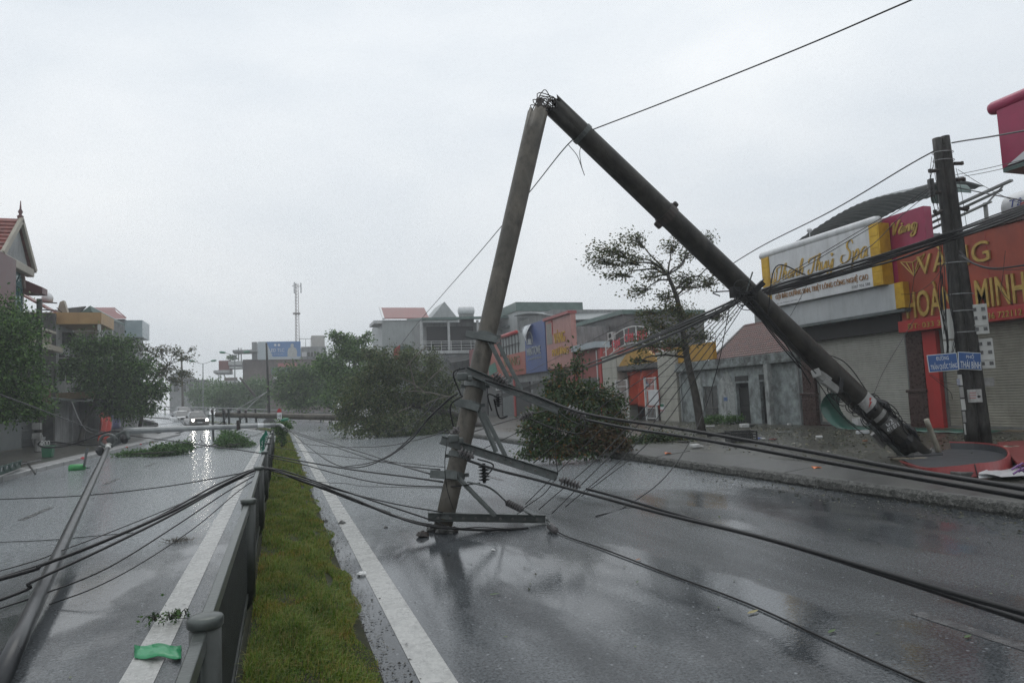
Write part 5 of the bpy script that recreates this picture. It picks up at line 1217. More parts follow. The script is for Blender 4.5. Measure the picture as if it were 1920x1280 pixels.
for k in range(12):
    c = onB(rr.uniform(tB(1560), tB(1610))) - C_UP * rr.uniform(.15, .32) - C_RT * rr.uniform(0, .2) - C_FW * .15
    r1 = rr.uniform(.05, .14); e2 = (C_UP + C_RT * rr.uniform(-.5, .5)).normalized()
    cl_.tube([c + C_RT * r1 * math.cos(a) + e2 * r1 * math.sin(a) for a in np.linspace(0, 5.5, 14)], .009, 5, cap=False)
obj('slack_cable_coils', cl_, M_CABLE, bp)['kind'] = 'stuff'
for t0, wd_ in ((1640, .28), (1668, .34), (1690, .3)): obj('wrapped_bundle', MB().tube([onB(tB(t0)) + sdB * (.2 if t0 != 1668 else -.2) + outB * .08 - axB * wd_, onB(tB(t0)) + sdB * (.24 if t0 != 1668 else -.24) + outB * .08, onB(tB(t0)) + sdB * (.2 if t0 != 1668 else -.2) + outB * .08 + axB * wd_], [.03, .085, .03], 10), M_BLACKP, bp, smooth=True)
for t0, wd in ((1628, .08), (1650, .06), (1690, .14)): onplate(tB(t0), 1.0, wd, M_BLACKP, 'tape_wrap', rr.uniform(-.3, .3), .213)
obj('strapped_pipe', MB().tube([onB(.86) + sdB * -.26 + outB * .1, onB(1.0) + sdB * -.27 + outB * .12], .04, 8), M_GALV, bp)
hose = MB(); pts = cat_rom([G(1672, 858, .27), G(1700, 862, .30), G(1725, 861, .30), G(1745, 862, .27)], 10)
for i in range(len(pts) - 1): hose.lathe(pts[i], pts[i + 1] - pts[i], [(0, .035), (.3 * (pts[i + 1] - pts[i]).length, .045), (.7 * (pts[i + 1] - pts[i]).length, .045), ((pts[i + 1] - pts[i]).length, .035)], 8)
tag(obj('corrugated_hose', hose, mat('hose_tan', (.2, .17, .12), .45, (.13, .11, .08), 8), smooth=True), 'tan corrugated hose lying at the foot of the leaning pole', 'hose')
pole('plastic_pipe', 'thin dirty white pipe leaning at the foot of the leaning pole', 'pipe', G(1762, 852, .27), PD(1737, 786, dep(G(1762, 852, .27)) - .1), .055, .05, mat('pvc_dirty', (.30, .28, .23), .4, (.2, .18, .14), 4, stain=(.08, .07, .06)), 12)

M_TWIN = mat('twin_pole_concrete', (.036, .034, .030), .45, (.010, .0095, .009), 3.5, .34, .66, bump=.5, bscale=40, stain=(.09, .088, .08), stain_scale=(4, 4, 1.2), stain_amt=.45, spec=.25)
# ================================================================= twin concrete pole with street name signs
T0 = Vector((15.25, 11.62, .26)); T1 = PY(1764, 258, 11.75)
tp_ = thing('twin_power_pole', 'dark twin concrete power pole carrying meter boxes and blue street signs', 'power pole', T0)
for sg in (-1, 1):
    o0, o1 = _r0 * (.14 * sg) , _r0 * (.095 * sg); obj('shaft', shaft(T0 + o0 - Vector((0, 0, .05)), T1 + o1 + Vector((0, 0, .02 * sg)), .155, .105, None, 24, 20 + sg), M_TWIN, tp_, smooth=True)
obj('web', MB().ext([(-.13, -.08), (.13, -.08), (.13, .08), (-.13, .08)], T0, T1 - Vector((0, 0, .2)), up=_f0), M_TWIN, tp_)
def onT(z): return T0.lerp(T1, (z - T0.z) / (T1.z - T0.z))
axT = (T1 - T0).normalized(); NRM = -_f0
M_BAND = mat('steel_band', (.30, .31, .31), .35, (.2, .2, .2), 6, metal=.4)
def bandz(z, m=M_BAND, h=.025):
    c = onT(z); k = 1 - .3 * (z / 7.5); mb = MB(); rows = []
    for i in range(2): rows.append([c + axT * (h * (i - .5)) + _r0 * ((.335 * k + .01) * math.cos(a) * (1 if True else 1)) + _f0 * ((.175 * k + .02) * math.sin(a)) for a in np.linspace(0, 2 * math.pi, 25)])
    return obj('strap', mb.grid(rows), m, tp_, solid=.006)
for z in (7.2, 7.0, 5.2, 4.5, 3.75, 3.35, 2.85): bandz(z, h=.018)
def cbox(px, py, wd, ht, dp, d, name, m, parent, turn=0.0, bev=.012):
    a1 = (_r0 * math.cos(turn) + _f0 * math.sin(turn)); a2 = _f0 * math.cos(turn) - _r0 * math.sin(turn)
    return obj(name, MB().box(PD(px, py, d), (wd, dp, ht), (a1, a2, (axT - a1 * axT.dot(a1)).normalized())), m, parent, bev=bev), a1, a2
DT = dep(onT(3)); M_METER = mat('meter_box_plastic', (.50, .51, .49), .4, (.42, .43, .41), 3, stain=(.24, .23, .2), stain_amt=.4)
for px, py in ((1834, 599), (1845, 663)):
    bx, a1, a2 = cbox(px, py, .36, .70, .22, DT - .05, 'meter_box', M_METER, tp_, -.45)
    c = PD(px, py, DT - .05) - a2 * .115
    for i in range(3):
        for j in range(2):
            p = c + a1 * (.085 * (2 * j - 1) + .02) + axT * (.23 - .2 * i - (.06 if i == 2 else 0))
            obj('meter_window', MB().box(p, (.075, .02, .08), (a1, a2, axT)), mat('meter_glass', (.12, .125, .125), .15, (.03, .03, .03), 14), bx)
    obj('lower_lip', MB().box(c - axT * .14, (.34, .03, .02), (a1, a2, axT)), M_METER, bx)
bx, a1, a2 = cbox(1776, 608, .12, .70, .22, DT + .0, 'meter_box', M_METER, tp_, .3); cbox(1780, 650, .12, .28, .2, DT, 'meter_box', M_METER, tp_, .3)
cbox(1851, 716, .24, .20, .14, DT - .05, 'junction_box', M_BOXG, tp_, -.2)
jb, a1, a2 = cbox(1827, 742, .27, .30, .14, DT - .32, 'alarm_box', pwh, tp_, 0)
obj('printed_lines', MB().box(PD(1824, 736, DT - .395), (.15, .004, .012), (a1, a2, axT)).box(PD(1824, 741, DT - .395), (.15, .004, .012), (a1, a2, axT)).box(PD(1824, 746, DT - .395), (.15, .004, .012), (a1, a2, axT)), M_RED, jb); obj('knob', MB().lathe(PD(1835, 743, DT - .39), NRM, [(0, .03), (.03, .028)], 10), M_DARK, jb)
for k in range(6): obj('painted_strip', MB().box(PD(1800 + k * 3.0, 712 + 23 * k, DT - .26), (.085, .03, .25), (_r0, _f0, axT)), (M_METER, M_BOXG)[k % 2], tp_)
obj('blue_sticker', MB().box(PD(1797, 716, DT - .285), (.07, .01, .16), (_r0, _f0, axT)), mat('sticker', (.35, .37, .42), .4, (.2, .22, .3), 20), tp_)
bxx = cbox(1746, 352, .1, .42, .12, DT, 'black_case', M_BLACKP, tp_)[0]
rr = random.Random(12)
for z, sg in ((6.9, 1), (6.5, 1), (6.2, -1), (5.8, 1), (5.75, -1), (6.75, -1)):
    c = onT(z) + _r0 * (sg * .27) - _f0 * .05; fit = MB(); fit.tube([c - _r0 * .06 * sg, c + _r0 * .12 * sg + Vector((0, 0, rr.uniform(-.06, .06)))], .045, 8); fit.box(c + _r0 * .12 * sg, (.06, .06, .08)); obj('clamp_fitting', fit, M_RUST, tp_)
M_SIGNB = mat('street_sign_blue', (.02, .085, .27), .35, (.015, .07, .22), 3); M_SIGNW = mat('street_sign_white', (.62, .66, .68), .35, (.5, .54, .56), 5)
for px0, px1, pya, pyb, turn, l1, l2, lab in ((1740, 1796, 664, 695, .28, 'ĐƯỜNG', 'TRẦN QUỐC TẢNG', 'blue street sign plate reading Đường Trần Quốc Tảng on the twin pole'), (1797, 1840, 661, 690, -.32, 'PHỐ', 'THÁI BÌNH', 'blue street sign plate reading Phố Thái Bình on the twin pole')):
    d0 = DT - .42; a, b_ = PD(px0, (pya + pyb) / 2 + (2.5 if turn > 0 else 0), d0 + (.1 if turn > 0 else 0)), PD(px1, (pya + pyb) / 2 - (2.5 if turn > 0 else -2), d0 + (0 if turn > 0 else .1))
    rt_ = (b_ - a).normalized(); wd = (b_ - a).length; up_ = (axT - rt_ * axT.dot(rt_)).normalized(); nn = rt_.cross(up_); ht = .40; c = (a + b_) / 2
    sgn = thing('street_name_sign', lab, 'street sign', c - up_ * ht / 2)
    obj('rim', MB().box(c - nn * .008, (wd, ht, .012), (rt_, up_, nn)), M_SIGNW, sgn, bev=.004); pl2 = obj('plate', MB().box(c, (wd - .03, ht - .03, .012), (rt_, up_, nn)), M_SIGNB, sgn, bev=.003)
    k = .42 if l1 == 'ĐƯỜNG' else .34
    text(l1, c - rt_ * (wd * k / 2) + up_ * .055 + nn * .007, rt_, up_, wd * k, .115, .003, M_SIGNW, pl2, bold=.01)
    text(l2, c - rt_ * (wd * .43) - up_ * .165 + nn * .007, rt_, up_, wd * .88, .19, .003, M_SIGNW, pl2, bold=.012)
    obj('sign_bracket', MB().box(c - nn * .12, (.05, .3, .2), (rt_, up_, nn)), M_GALV, sgn)

# ================================================================= other fallen poles
fa, fb = PY(404, 777, 45.4), PY(664, 783, 44.0)
fp = thing('fallen_power_pole', 'fallen concrete power pole lying across both carriageways on its steel cross-arms', 'power pole', (fa.x, fa.y, 0))
obj('shaft', shaft(fa, fb, .15, .21, None, 14, 31), M_CONC, fp, smooth=True)
axF = (fb - fa).normalized()
for px, L_, br in ((399, 1.75, True), (429, .95, True), (419, .5, False), (449, .55, False), (461, .5, False), (479, .5, False)):
    q = PY(px, 777, 45.3); obj('cross_arm', MB().ext(CH, q + Vector((0, -.22, .35)), q + Vector((.05, -.22, -L_)), up=axF), M_GALV, fp)
    if br: obj('strut', MB().ext(LA, q + Vector((.9 if px < 410 else .95, -.25, -.1)), q + Vector((.04, -.25, -min(L_, 1.0) + .05)), up=(0, 1, 0)), M_GALV, fp)
for px in (398, 421, 447, 461): insulator(fp, PY(px, 775, 45.1), Vector((0, -.3, .8)), .3, .09, 4)
insulator(fp, PY(421, 790, 45.1), Vector((0, -.2, -.8)), .35, .14, 3, M_BLACKP)
obj('steel_strap', MB().lathe(fa.lerp(fb, .95), axF, [(0, .22), (.1, .22)], 14), M_WHITE, fp)
# galvanised lamp column lying across the fence
M_LCOL = mat('lamp_column_steel', (.30, .31, .31), .3, (.2, .21, .21), 3, metal=.5, bump=.05)
la, lb = PY(232, 808, 27.2), PY(516, 796.5, 27.0)
lc = thing('fallen_lamp_column', 'fallen grey lamp column lying across the median fence', 'lamp column', (la.x, la.y, 0))
obj('shaft', shaft(la, lb, .115, .075, None, 14, 33), M_LCOL, lc, smooth=True)
obj('curved_arm', MB().tube(cat_rom([lb, PY(524, 796, 27), PY(529, 798, 26.9), PY(532, 802, 26.8)], 5), .06, 8), M_LCOL, lc, smooth=True)
obj('joint_sleeve', MB().lathe(la.lerp(lb, .88), (lb - la), [(0, .09), (.2, .09)], 12), M_WHITE, lc)
obj('pole_band', MB().lathe(la.lerp(lb, .74), (lb - la), [(0, .105), (.1, .105)], 12).box(la.lerp(lb, .745) + Vector((0, -.05, .05)), (.1, .2, .35)), M_RUST, lc)
lhd = thing('fallen_street_light', 'loose green lamp head lying beyond the marker stone', 'lamp head', PY(532, 788, 30)); obj('shell', MB().lathe(PY(526, 788, 30), (1, 0, .15), [(0, .02), (.05, .055), (.2, .07), (.3, .045), (.34, .01)], 10), M_LGRN, lhd, smooth=True)
# long steel column from the lower left corner
ca, cb = G(-14, 1305, .07), PY(203, 838, 21.5)
sc_ = thing('fallen_steel_column', 'long shiny steel column slanting from the lower left corner to a cable clamp', 'steel column', (ca.x, ca.y, 0))
obj('shaft', shaft(ca, cb, .066, .058, None, 24, 35), mat('shiny_column', (.035, .037, .04), .30, (.018, .02, .022), 4, spec=.35), sc_, smooth=True)
obj('end_sleeve', MB().lathe(cb - (cb - ca).normalized() * .5, cb - ca, [(0, .07), (.5, .075), (.7, .10), (.75, .07)], 14), M_METER, sc_, smooth=True)
q = PY(222, 822, 21.8)
obj('clamp_plate', MB().box(q, (.62, .12, .30), ((C_RT * .9 + C_UP * .42).normalized(), C_FW, (C_UP * .9 - C_RT * .42).normalized())), M_GALV, sc_, bev=.04)
obj('clamp_ring', MB().tube([PY(203, 826, 21.5) + C_RT * .22 * math.cos(a) + C_UP * .17 * math.sin(a) for a in np.linspace(0, 6.28, 17)], .04, 8), M_GALV, sc_, smooth=True)
for px, py in ((229, 814), (184, 836)): obj('rubber_boot', MB().lathe(PY(px, py, 21.7), (C_RT * .4 - C_UP), [(0, .03), (.04, .09), (.14, .11), (.24, .08), (.28, .03)], 12), M_BLACKP, sc_, smooth=True)
obj('support_strut', MB().ext(LA, PY(164, 838, 21.8), G(157, 877, .02)), M_GALV, sc_); obj('strut_foot', MB().box(G(157, 877, .02), (.35, .3, .03)), M_GREENM, sc_)
# ================================================================= cables
def W(pts):
    o = []
    for p in pts:
        if isinstance(p, Vector): o.append(p)
        elif p[0] == 'g': o.append(G(p[1], p[2], p[3] if len(p) > 3 else .02))
        else: o.append(PD(*p))
    return o
def run_on(P, far=16.0):                              # lines that leave the picture go on beyond it
    d = (P[-1] - P[-2]).normalized(); e = []
    for k in range(1, 5):
        q = P[-1] + d * (far * k / 4); q.z = max(q.z, r_min); e.append(q)
    return P + e
r_min = .03
def outside(p): return isinstance(p, tuple) and p[0] != 'g' and (p[0] > 1925 or p[0] < -5 or p[1] < -5)
def wire(label, pts, r, group=None, m=None, name='cable', n=7, seg=6):
    P = W(pts)
    if outside(pts[-1]): P = run_on(P)
    if outside(pts[0]): P = run_on(P[::-1])[::-1]
    o = obj(name, MB().tube(cat_rom(P, n), r, seg), m or M_CABLE, smooth=True); return tag(o, label, 'cable', group)
jn = onB(tB(1405)); jd = dep(jn)
# heavy cables that run from the pole arms to the lower right
wire('upper of the two thick black cables passing just above the right kerb', [PD(910, 712, 9.4), (958, 727, 9.35), (1010, 744, 9.0), (1100, 776, 8.2), (1290, 806, 6.9), (1500, 843, 5.6), (1700, 880, 4.6), (1960, 922, 3.7)], .017, seg=10)
wire('lower of the two thick black cables passing just above the right kerb', [(1095, 786, 9.2), (1180, 803, 8.4), (1300, 821, 7.2), (1500, 857, 5.8), (1700, 893, 4.7), (1960, 938, 3.75)], .017, seg=10)
wire('upper thick black cable crossing the road to the right edge', [(875, 862, 9.1), (930, 880, 9.0), (1010, 900, 8.8), (1090, 922, 8.3), (1240, 962, 7.0), (1420, 1005, 5.7), (1620, 1062, 4.6), (1800, 1115, 3.8), (1980, 1165, 3.2)], .0175, seg=10)
wire('lower thick black cable crossing the road to the right edge', [(1100, 916, 8.8), (1160, 932, 8.3), (1300, 973, 7.0), (1480, 1022, 5.7), (1660, 1078, 4.6), (1820, 1130, 3.9), (1980, 1182, 3.3)], .0175, seg=10)
wire('thin cable lying on the wet road from the lowest cross-arm', ['g3'] and [('g', 1026, 973, .06), ('g', 1052, 1000, .02), ('g', 1130, 1028, .015), ('g', 1245, 1072, .012), ('g', 1400, 1130, .012), ('g', 1560, 1203, .012), ('g', 1660, 1248, .012), ('g', 1780, 1300, .012)], .008)
# overhead conductor to the leaning half
wire('long thin wire dropping from the upper right corner to the leaning pole', [(1760, -22, 7.2), (1500, 90, 9.0), (1250, 190, 10.8), (1112, 243, 11.85), (1098, 250, 11.9)], .010)
wire('thin wire running down left behind the pole from its clamp', [(1078, 258, 11.9), (1050, 288, 12.6), (985, 370, 15), (900, 472, 19.5), (830, 552, 25), (770, 622, 32), (720, 690, 40)], .011)
wire('short limp wire loop hanging under the leaning pole clamp', [(1066, 272, 11.8), (1082, 292, 11.8), (1092, 318, 11.8), (1096, 329, 11.8), (1090, 310, 11.8), (1087, 285, 11.8), (1092, 268, 11.85)], .006)
# lines from the twin pole top
wire('black wire sloping left from the top of the twin pole', [(1752, 283, DT), (1700, 312, 16.5), (1560, 395, 19), (1420, 466, 22.5), (1300, 540, 27), (1180, 602, 33), (1060, 662, 41), (985, 700, 48)], .016)
wire('black wire leaving the twin pole top towards the magenta signboard', [(1785, 268, DT), (1808, 264, 15.3), (1860, 256, 13.8), (1960, 238, 11.5)], .018)
wire('thin upper wire right of the twin pole below the magenta board', [(1792, 328, DT), (1850, 316, 14.3), (1960, 290, 12)], .007)
wire('thin lower wire right of the twin pole below the magenta board', [(1793, 333, DT), (1850, 323, 14.3), (1960, 298, 12)], .007)
wire('black wire sloping down right from the twin pole over the roof frame', [(1795, 352, DT), (1840, 361, 14.6), (1960, 384, 12)], .012)
wire('thin wire sloping down right across the roof frame bars', [(1796, 318, DT), (1850, 352, 15.0), (1905, 378, 14.0), (1950, 390, 13)], .006)
wire('upper wire from the twin pole across the spa signboard', [(1750, 347, DT - .2), (1700, 380, 15.8), (1580, 452, 15.4), (1500, 500, 14.6), (1430, 545, jd - .1)], .009)
wire('second wire from the twin pole across the spa signboard', [(1748, 352, DT - .2), (1690, 392, 15.7), (1560, 470, 15.2), (1480, 518, 14.2), (1432, 549, jd - .1)], .009)
wire('drooping wire from the twin pole crossing the magenta box sign', [(1750, 356, DT - .2), (1690, 405, 15.6), (1632, 462, 15.2), (1560, 505, 14.8), (1490, 535, 14.0)], .008)
# the main bundle
rr = random.Random(21)
NB = ['topmost', 'second', 'third', 'fourth', 'fifth', 'sixth', 'seventh', 'eighth', 'ninth', 'lowest']
for k in range(10):
    j = lambda s=1.0: rr.uniform(-2.2, 2.2) * s
    dy = (k - 4.5) * 1.9
    wire(f'{NB[k]} strand of the heavy cable bundle between the twin pole and leaning pole', [(1960, 378 + dy * .9, 11.5), (1860, 415 + dy + j(), 13.8), (1780, 443 + dy + j(), DT - .35), (1690, 474 + dy * 1.1 + j(), 15.0), (1580, 507 + dy + j(), 14.4), (1480, 535 + dy * .9 + j(), 13.6), (1408, 554 + dy * .6, jd - .24)], .022 if k % 2 else .014, 'heavy cable bundle')
for k in range(6):
    dy = (k - 2.5) * 2.8; j = lambda s=1.0: rr.uniform(-2.5, 2.5) * s
    wire(f'{NB[k]} strand of the cable bundle sagging left from the leaning pole', [(1402, 553 + dy * .5, jd - .2), (1345, 582 + dy + j(), 14.6), (1250, 625 + dy + j(), 18), (1160, 664 + dy * .9 + j(), 22.5), (1080, 694 + dy * .8 + j(), 28), (1005, 722 + dy * .7, 35), (930, 745 + dy * .5, 42)], .024 if k in (1, 2, 4) else .014, 'cable bundle left of the leaning pole')
# fan of slack lines from the junction down to the road
fan = [((1384, 566), (1290, 668), (1150, 830), (1010, 955)), ((1388, 568), (1300, 672), (1170, 826), (1035, 962)), ((1380, 566), (1270, 672), (1120, 812), (985, 945)), ((1392, 570), (1320, 665), (1190, 835), (1060, 950)),
       ((1376, 564), (1250, 678), (1130, 760), (1000, 868)), ((1372, 562), (1240, 668), (1110, 742), (905, 842)), ((1395, 572), (1330, 670), (1225, 820), (1090, 930))]
for k, (a, b_, c_, e) in enumerate(fan):
    g_ = G(*e, .03) if e[1] > 900 else PD(*e, 12.5 if e[1] < 850 else 11.5)
    de = dep(g_); wire(f'{NB[k]} slack line fanning down from the junction on the leaning pole', [(*a, jd - .15), (*b_, jd + (de - jd) * .32), (*c_, jd + (de - jd) * .7), g_], .0075, 'slack lines below the pole junction')
wire('curved slack line dropping to a free end on the road right of the pole', [(1368, 575, jd), (1345, 690, 15.0), (1312, 790, 14.5), (1255, 885, 12.0), ('g', 1175, 948, .02), ('g', 1117, 967, .015)], .009)
wire('thin taut wire in front of the spa shutter', [(1716, 596, 16.0), (1660, 690, 15.4), (1637, 742, 14.6)], .006)
wire('thin stray line down from the bundle over the spa fascia', [(1520, 520, 14.2), (1500, 560, 13.8), (1482, 592, 13.6)], .005)
# hanging loops round the twin pole
wire('slack bundle of loops sagging right of the twin pole over the red sign', [(1800, 478, DT - .3), (1830, 496, 15.0), (1870, 503, 14.3), (1960, 492, 12.8)], .020)
wire('second slack loop sagging right of the twin pole over the red sign', [(1798, 470, DT - .3), (1835, 499, 14.9), (1885, 506, 14.0), (1960, 500, 12.6)], .008)
wire('hanging tail wire over the letters on the right of the red sign', [(1885, 470, 14.4), (1880, 520, 14.4), (1878, 545, 14.3), (1900, 572, 14.2)], .006)
wire('long hanging wire over the left part of the red sign', [(1716, 505, 15.6), (1708, 560, 15.6), (1702, 586, 15.6)], .007)
wire('looping wire across the letters left of the twin pole', [(1780, 470, DT - .35), (1755, 520, 15.5), (1720, 548, 15.5), (1690, 552, 15.4)], .006)
wire('dark curved tail wire left of the twin pole in front of the red column', [(1800, 722, DT - .3), (1770, 716, 15.3), (1745, 702, 15.2)], .005)
wire('second curved tail wire left of the twin pole above the pipe', [(1742, 702, 15.2), (1765, 720, 15.2), (1782, 735, 15.2), (1786, 748, 15.2)], .006)
tw_ = MB()
for k in range(12):
    x0 = rr.uniform(1758, 1785); z0 = rr.uniform(430, 520)
    tw_.tube(cat_rom([PD(x0, z0, DT - .3), PD(x0 + rr.uniform(-6, 4), z0 + 60, DT - .32), PD(x0 + 6 + rr.uniform(-4, 8), z0 + 130, DT - .32), PD(x0 + 8 + rr.uniform(-4, 6), z0 + 170, DT - .3)], 5), .008, 5)
for k in range(9):
    x0 = rr.choice((1752, 1795)) + rr.uniform(-6, 8); z0 = rr.uniform(285, 360)
    tw_.tube(cat_rom([PD(x0, z0, DT), PD(x0 + rr.uniform(-8, 10), z0 + 40, DT - .15), PD(x0 + rr.uniform(0, 22), z0 + 110, DT - .2)], 5), .006, 5)
obj('down_leads', tw_, M_CABLE, tp_)['kind'] = 'stuff'
lo = MB()
for k in range(7):
    c = PD(rr.uniform(1385, 1412), rr.uniform(535, 575), jd - .35); r1 = rr.uniform(.08, .22)
    lo.tube([c + C_RT * r1 * math.cos(a) + C_UP * r1 * .7 * math.sin(a) - C_FW * .03 * a for a in np.linspace(0, 5.6, 14)], .008, 5)
for a, b_, c_ in (((1440, 590), (1455, 500), (1510, 515)), ((1350, 555), (1338, 548), (1378, 545)), ((1405, 555), (1470, 640), (1520, 720)), ((1400, 560), (1450, 630), (1500, 690)), ((1410, 560), (1460, 620), (1530, 700))):
    lo.tube(cat_rom([PD(*a, jd - .3), PD(*b_, jd - .25), PD(*c_, jd - .05)], 8), .012, 6)
lo.box(PD(1378, 548, jd - .25), (.16, .12, .2)); lo.box(PD(1420, 540, jd - .25), (.3, .08, .1), (C_RT * .7 + C_UP * .7, C_FW, C_UP * .7 - C_RT * .7))
obj('junction_knot', lo, M_CABLE, bp)['kind'] = 'stuff'
# lines left of the pole to the fence
FD = dep(Vector((-.2, 9.5, 1.0)))
wire('thickest of the cables sagging from the pole tip to the fence', [(990, 990, 9.2), (900, 993, 9.1), (820, 986, 9.05), (740, 967, 9.2), (650, 930, 9.6), (570, 903, 9.8), (500, 878, 9.9), (440, 898, 9.3), (330, 955, 8.2), (200, 1012, 7.2), (80, 1058, 6.5), (-30, 1094, 6.1)], .018)
wire('second cable sagging from the pole tip to the fence', [(930, 995, 9.2), (800, 985, 9.0), (700, 952, 9.4), (600, 914, 9.75), (502, 879, 9.9), (430, 906, 9.2), (320, 966, 8.0), (190, 1030, 6.9), (60, 1090, 6.1), (-30, 1135, 5.7)], .014)
wire('third cable sagging from the pole tip to the fence', [(826, 980, 9.1), (720, 945, 9.4), (620, 912, 9.7), (503, 877, 9.95), (420, 902, 9.2), (300, 966, 8.1), (160, 1030, 7.0), (-30, 1092, 6.1)], .011)
wire('thin cable from the fence curving down to a free end on the left road', [(505, 882, 9.9), (450, 918, 9.4), (370, 985, 8.3), (270, 1052, 7.2), (180, 1100, 6.6), ('g', 92, 1133, .02)], .006)
wire('black cable reaching level from the fence to the left edge', [(500, 876, 10), (420, 893, 10.5), (300, 913, 11.2), (150, 929, 11.8), (-30, 937, 12.2)], .010)
wire('cable with a cut end lying between pole and fence', [(505, 881, 9.9), (590, 905, 9.6), (665, 937, 9.35), ('g', 732, 961, .05)], .010)
wire('straight cable from the low cross-arm to the fence', [(830, 960, 9.1), (740, 944, 9.4), (640, 920, 9.8), (560, 895, 10.2), (508, 878, 10.3)], .009)
wire('long black cable from the left clamp across the fence to the pole', [(190, 808, 24), (232, 815, 23.0), (380, 834, 19), (480, 848, 16.5), (560, 863, 14.3), (660, 880, 12.2), (760, 893, 10.6), (830, 903, 9.4)], .014)
wire('lower black cable from fence top to the pole beside the second arm', [(500, 856, 14.8), (560, 868, 13.6), (640, 890, 12.0), (720, 906, 10.7), (830, 912, 9.5), (900, 905, 9.2)], .010)
wire('grey thin wire from the grass strip to the pole', [(520, 891, 11.5), (600, 903, 11.0), (650, 906, 10.6), (680, 911, 10.3), (760, 913, 9.8), (830, 915, 9.4)], .005, m=M_CABG)
wire('upper of two parallel wires from the bent lamp arm to the pole', [(530, 803, 26.5), (600, 824, 21), (680, 848, 16), (745, 870, 12.5), (807, 888, 9.5)], .012)
wire('lower of two parallel wires from the bent lamp arm to the pole', [(532, 806, 26.5), (600, 828, 21), (700, 862, 15), (722, 866, 13.8), (760, 873, 12.0), (825, 880, 9.6)], .011)
wire('wire dipping from the fallen lamp arm and rising to the cross-arm', [(535, 800, 26.8), (570, 830, 22), (620, 866, 16), (668, 876, 14), (720, 860, 12.4), (770, 825, 11.0), (805, 782, 10.2), (850, 742, 9.8)], .013)
wire('second dipping wire rising beside the first towards the cross-arm', [(640, 875, 15), (690, 868, 13.6), (735, 850, 12.3), (790, 800, 10.8), (836, 752, 9.8), (858, 738, 9.6)], .010)
wire('nearly level wire from the pole to the fallen lamp arm', [(840, 806, 9.5), (790, 822, 11.5), (720, 836, 15), (640, 838, 19), (580, 833, 22), (540, 826, 25)], .010)
wire('wire running right from the pole to the orange-leaved branches', [(850, 825, 9.5), (900, 805, 10.5), (985, 779, 13), (1060, 760, 16)], .010)
wire('loose jumper wire arching under the second insulator', [(985, 781, 9.6), (1030, 800, 9.3), (1075, 812, 9.0), (1096, 810, 8.9), (1097, 795, 8.9), (1093, 784, 8.95)], .009)
wire('cable rising from the left clamp to the upper left edge', [(196, 812, 22), (160, 800, 20), (90, 773, 17), (-30, 728, 13.5)], .015)
wire('grey flexible cable hanging between red tarpaulin and left clamp', [(134, 752, 30), (150, 790, 27), (165, 808, 25), (190, 812, 22.5)], .016, m=M_CABG)
wire('looped black cable with white ties left of the clamp', [(208, 833, 21.6), (160, 834, 21.5), (110, 829, 21.4), (80, 827, 21.3), (72, 833, 21.3), (85, 838, 21.3), (120, 836, 21.4), (160, 824, 21.5), (205, 809, 21.6), (232, 809, 21.8)], .028)
tie = MB()
for px in (79, 85, 91): tie.tube([PD(px, 826, 21.2) + C_RT * .035 * math.cos(a) - C_UP * (.07 - .07 * math.sin(a)) for a in np.linspace(0, 6.28, 13)], .010, 5)
tag(obj('cable_ties', tie, M_METER), 'three white spiral ties on the looped black cable end', 'cable ties')
wire('thin wire from the far pole to the fallen pole in the road', [(502, 733, 78), (460, 758, 62), (430, 775, 50), (412, 790, 46)], .03, m=M_CABG)
wire('second thin wire from the far pole to the fallen pole', [(502, 733, 78), (480, 750, 66), (458, 772, 46)], .03, m=M_CABG)
wire('slack dark wire lying on the left road beyond the green branch', [('g', 330, 838, .03), ('g', 375, 838, .03), ('g', 430, 826, .05), ('g', 480, 815, .05), ('g', 500, 806, .1)], .02)
wire('grey wire sagging across the cream house on the left', [(-10, 612, 40), (40, 606, 42), (105, 581, 44)], .03, m=M_CABG)
wire('long wire from the left house down behind the left tree', [(107, 577, 44), (150, 615, 48), (220, 655, 58), (300, 690, 75)], .03, m=M_CABG)
wire('taut wire from the left tree down to the bend', [(305, 752, 60), (322, 772, 55), (345, 796, 46)], .02)
wire('thin wire from the clamp to the cars end of the road', [(232, 806, 22), (290, 797, 36), (340, 790, 55)], .016, m=M_CABG)
# thin loose lines around the cross-arms and over the left carriageway
wire('thin line from the upper bracket down left to the fallen tree', [(862, 690, 9.6), (830, 735, 12), (780, 790, 18), (735, 812, 26)], .006)
wire('thin line hanging from the second arm to the road', [(838, 826, 9.3), (834, 870, 9.2), (838, 915, 9.2), (850, 955, 9.2)], .006)
wire('thin line looping below the lowest cross-arm', [(812, 975, 9.1), (850, 990, 9.05), (900, 988, 9.05), (960, 992, 9.1)], .008)
wire('thin line slanting from the first arm end to the kerb tree', [(1046, 770, 9.3), (1075, 790, 11), (1110, 800, 14)], .006)
wire('thin slack line between the arm ends', [(1046, 772, 9.3), (1040, 830, 9.0), (1046, 890, 8.9)], .005)
wire('thin curved line from the second arm end to the road', [(1044, 894, 8.9), (1020, 925, 8.9), (985, 950, 9.0), ('g', 960, 972, .02)], .006)
wire('thin line over the left carriageway above the thick cables', [(500, 878, 9.9), (400, 918, 9.2), (280, 968, 8.4), (120, 1030, 7.5), (-30, 1078, 6.8)], .006)
wire('thin line over the left carriageway crossing the thick cables', [(498, 879, 9.9), (420, 925, 9.0), (330, 985, 8.0), (200, 1065, 6.8), (60, 1120, 6.0), (-30, 1150, 5.6)], .008)
wire('faint thin line lying on the left carriageway', [('g', -10, 1016, .015), ('g', 90, 1012, .015), ('g', 180, 1004, .015), ('g', 250, 998, .015)], .006)
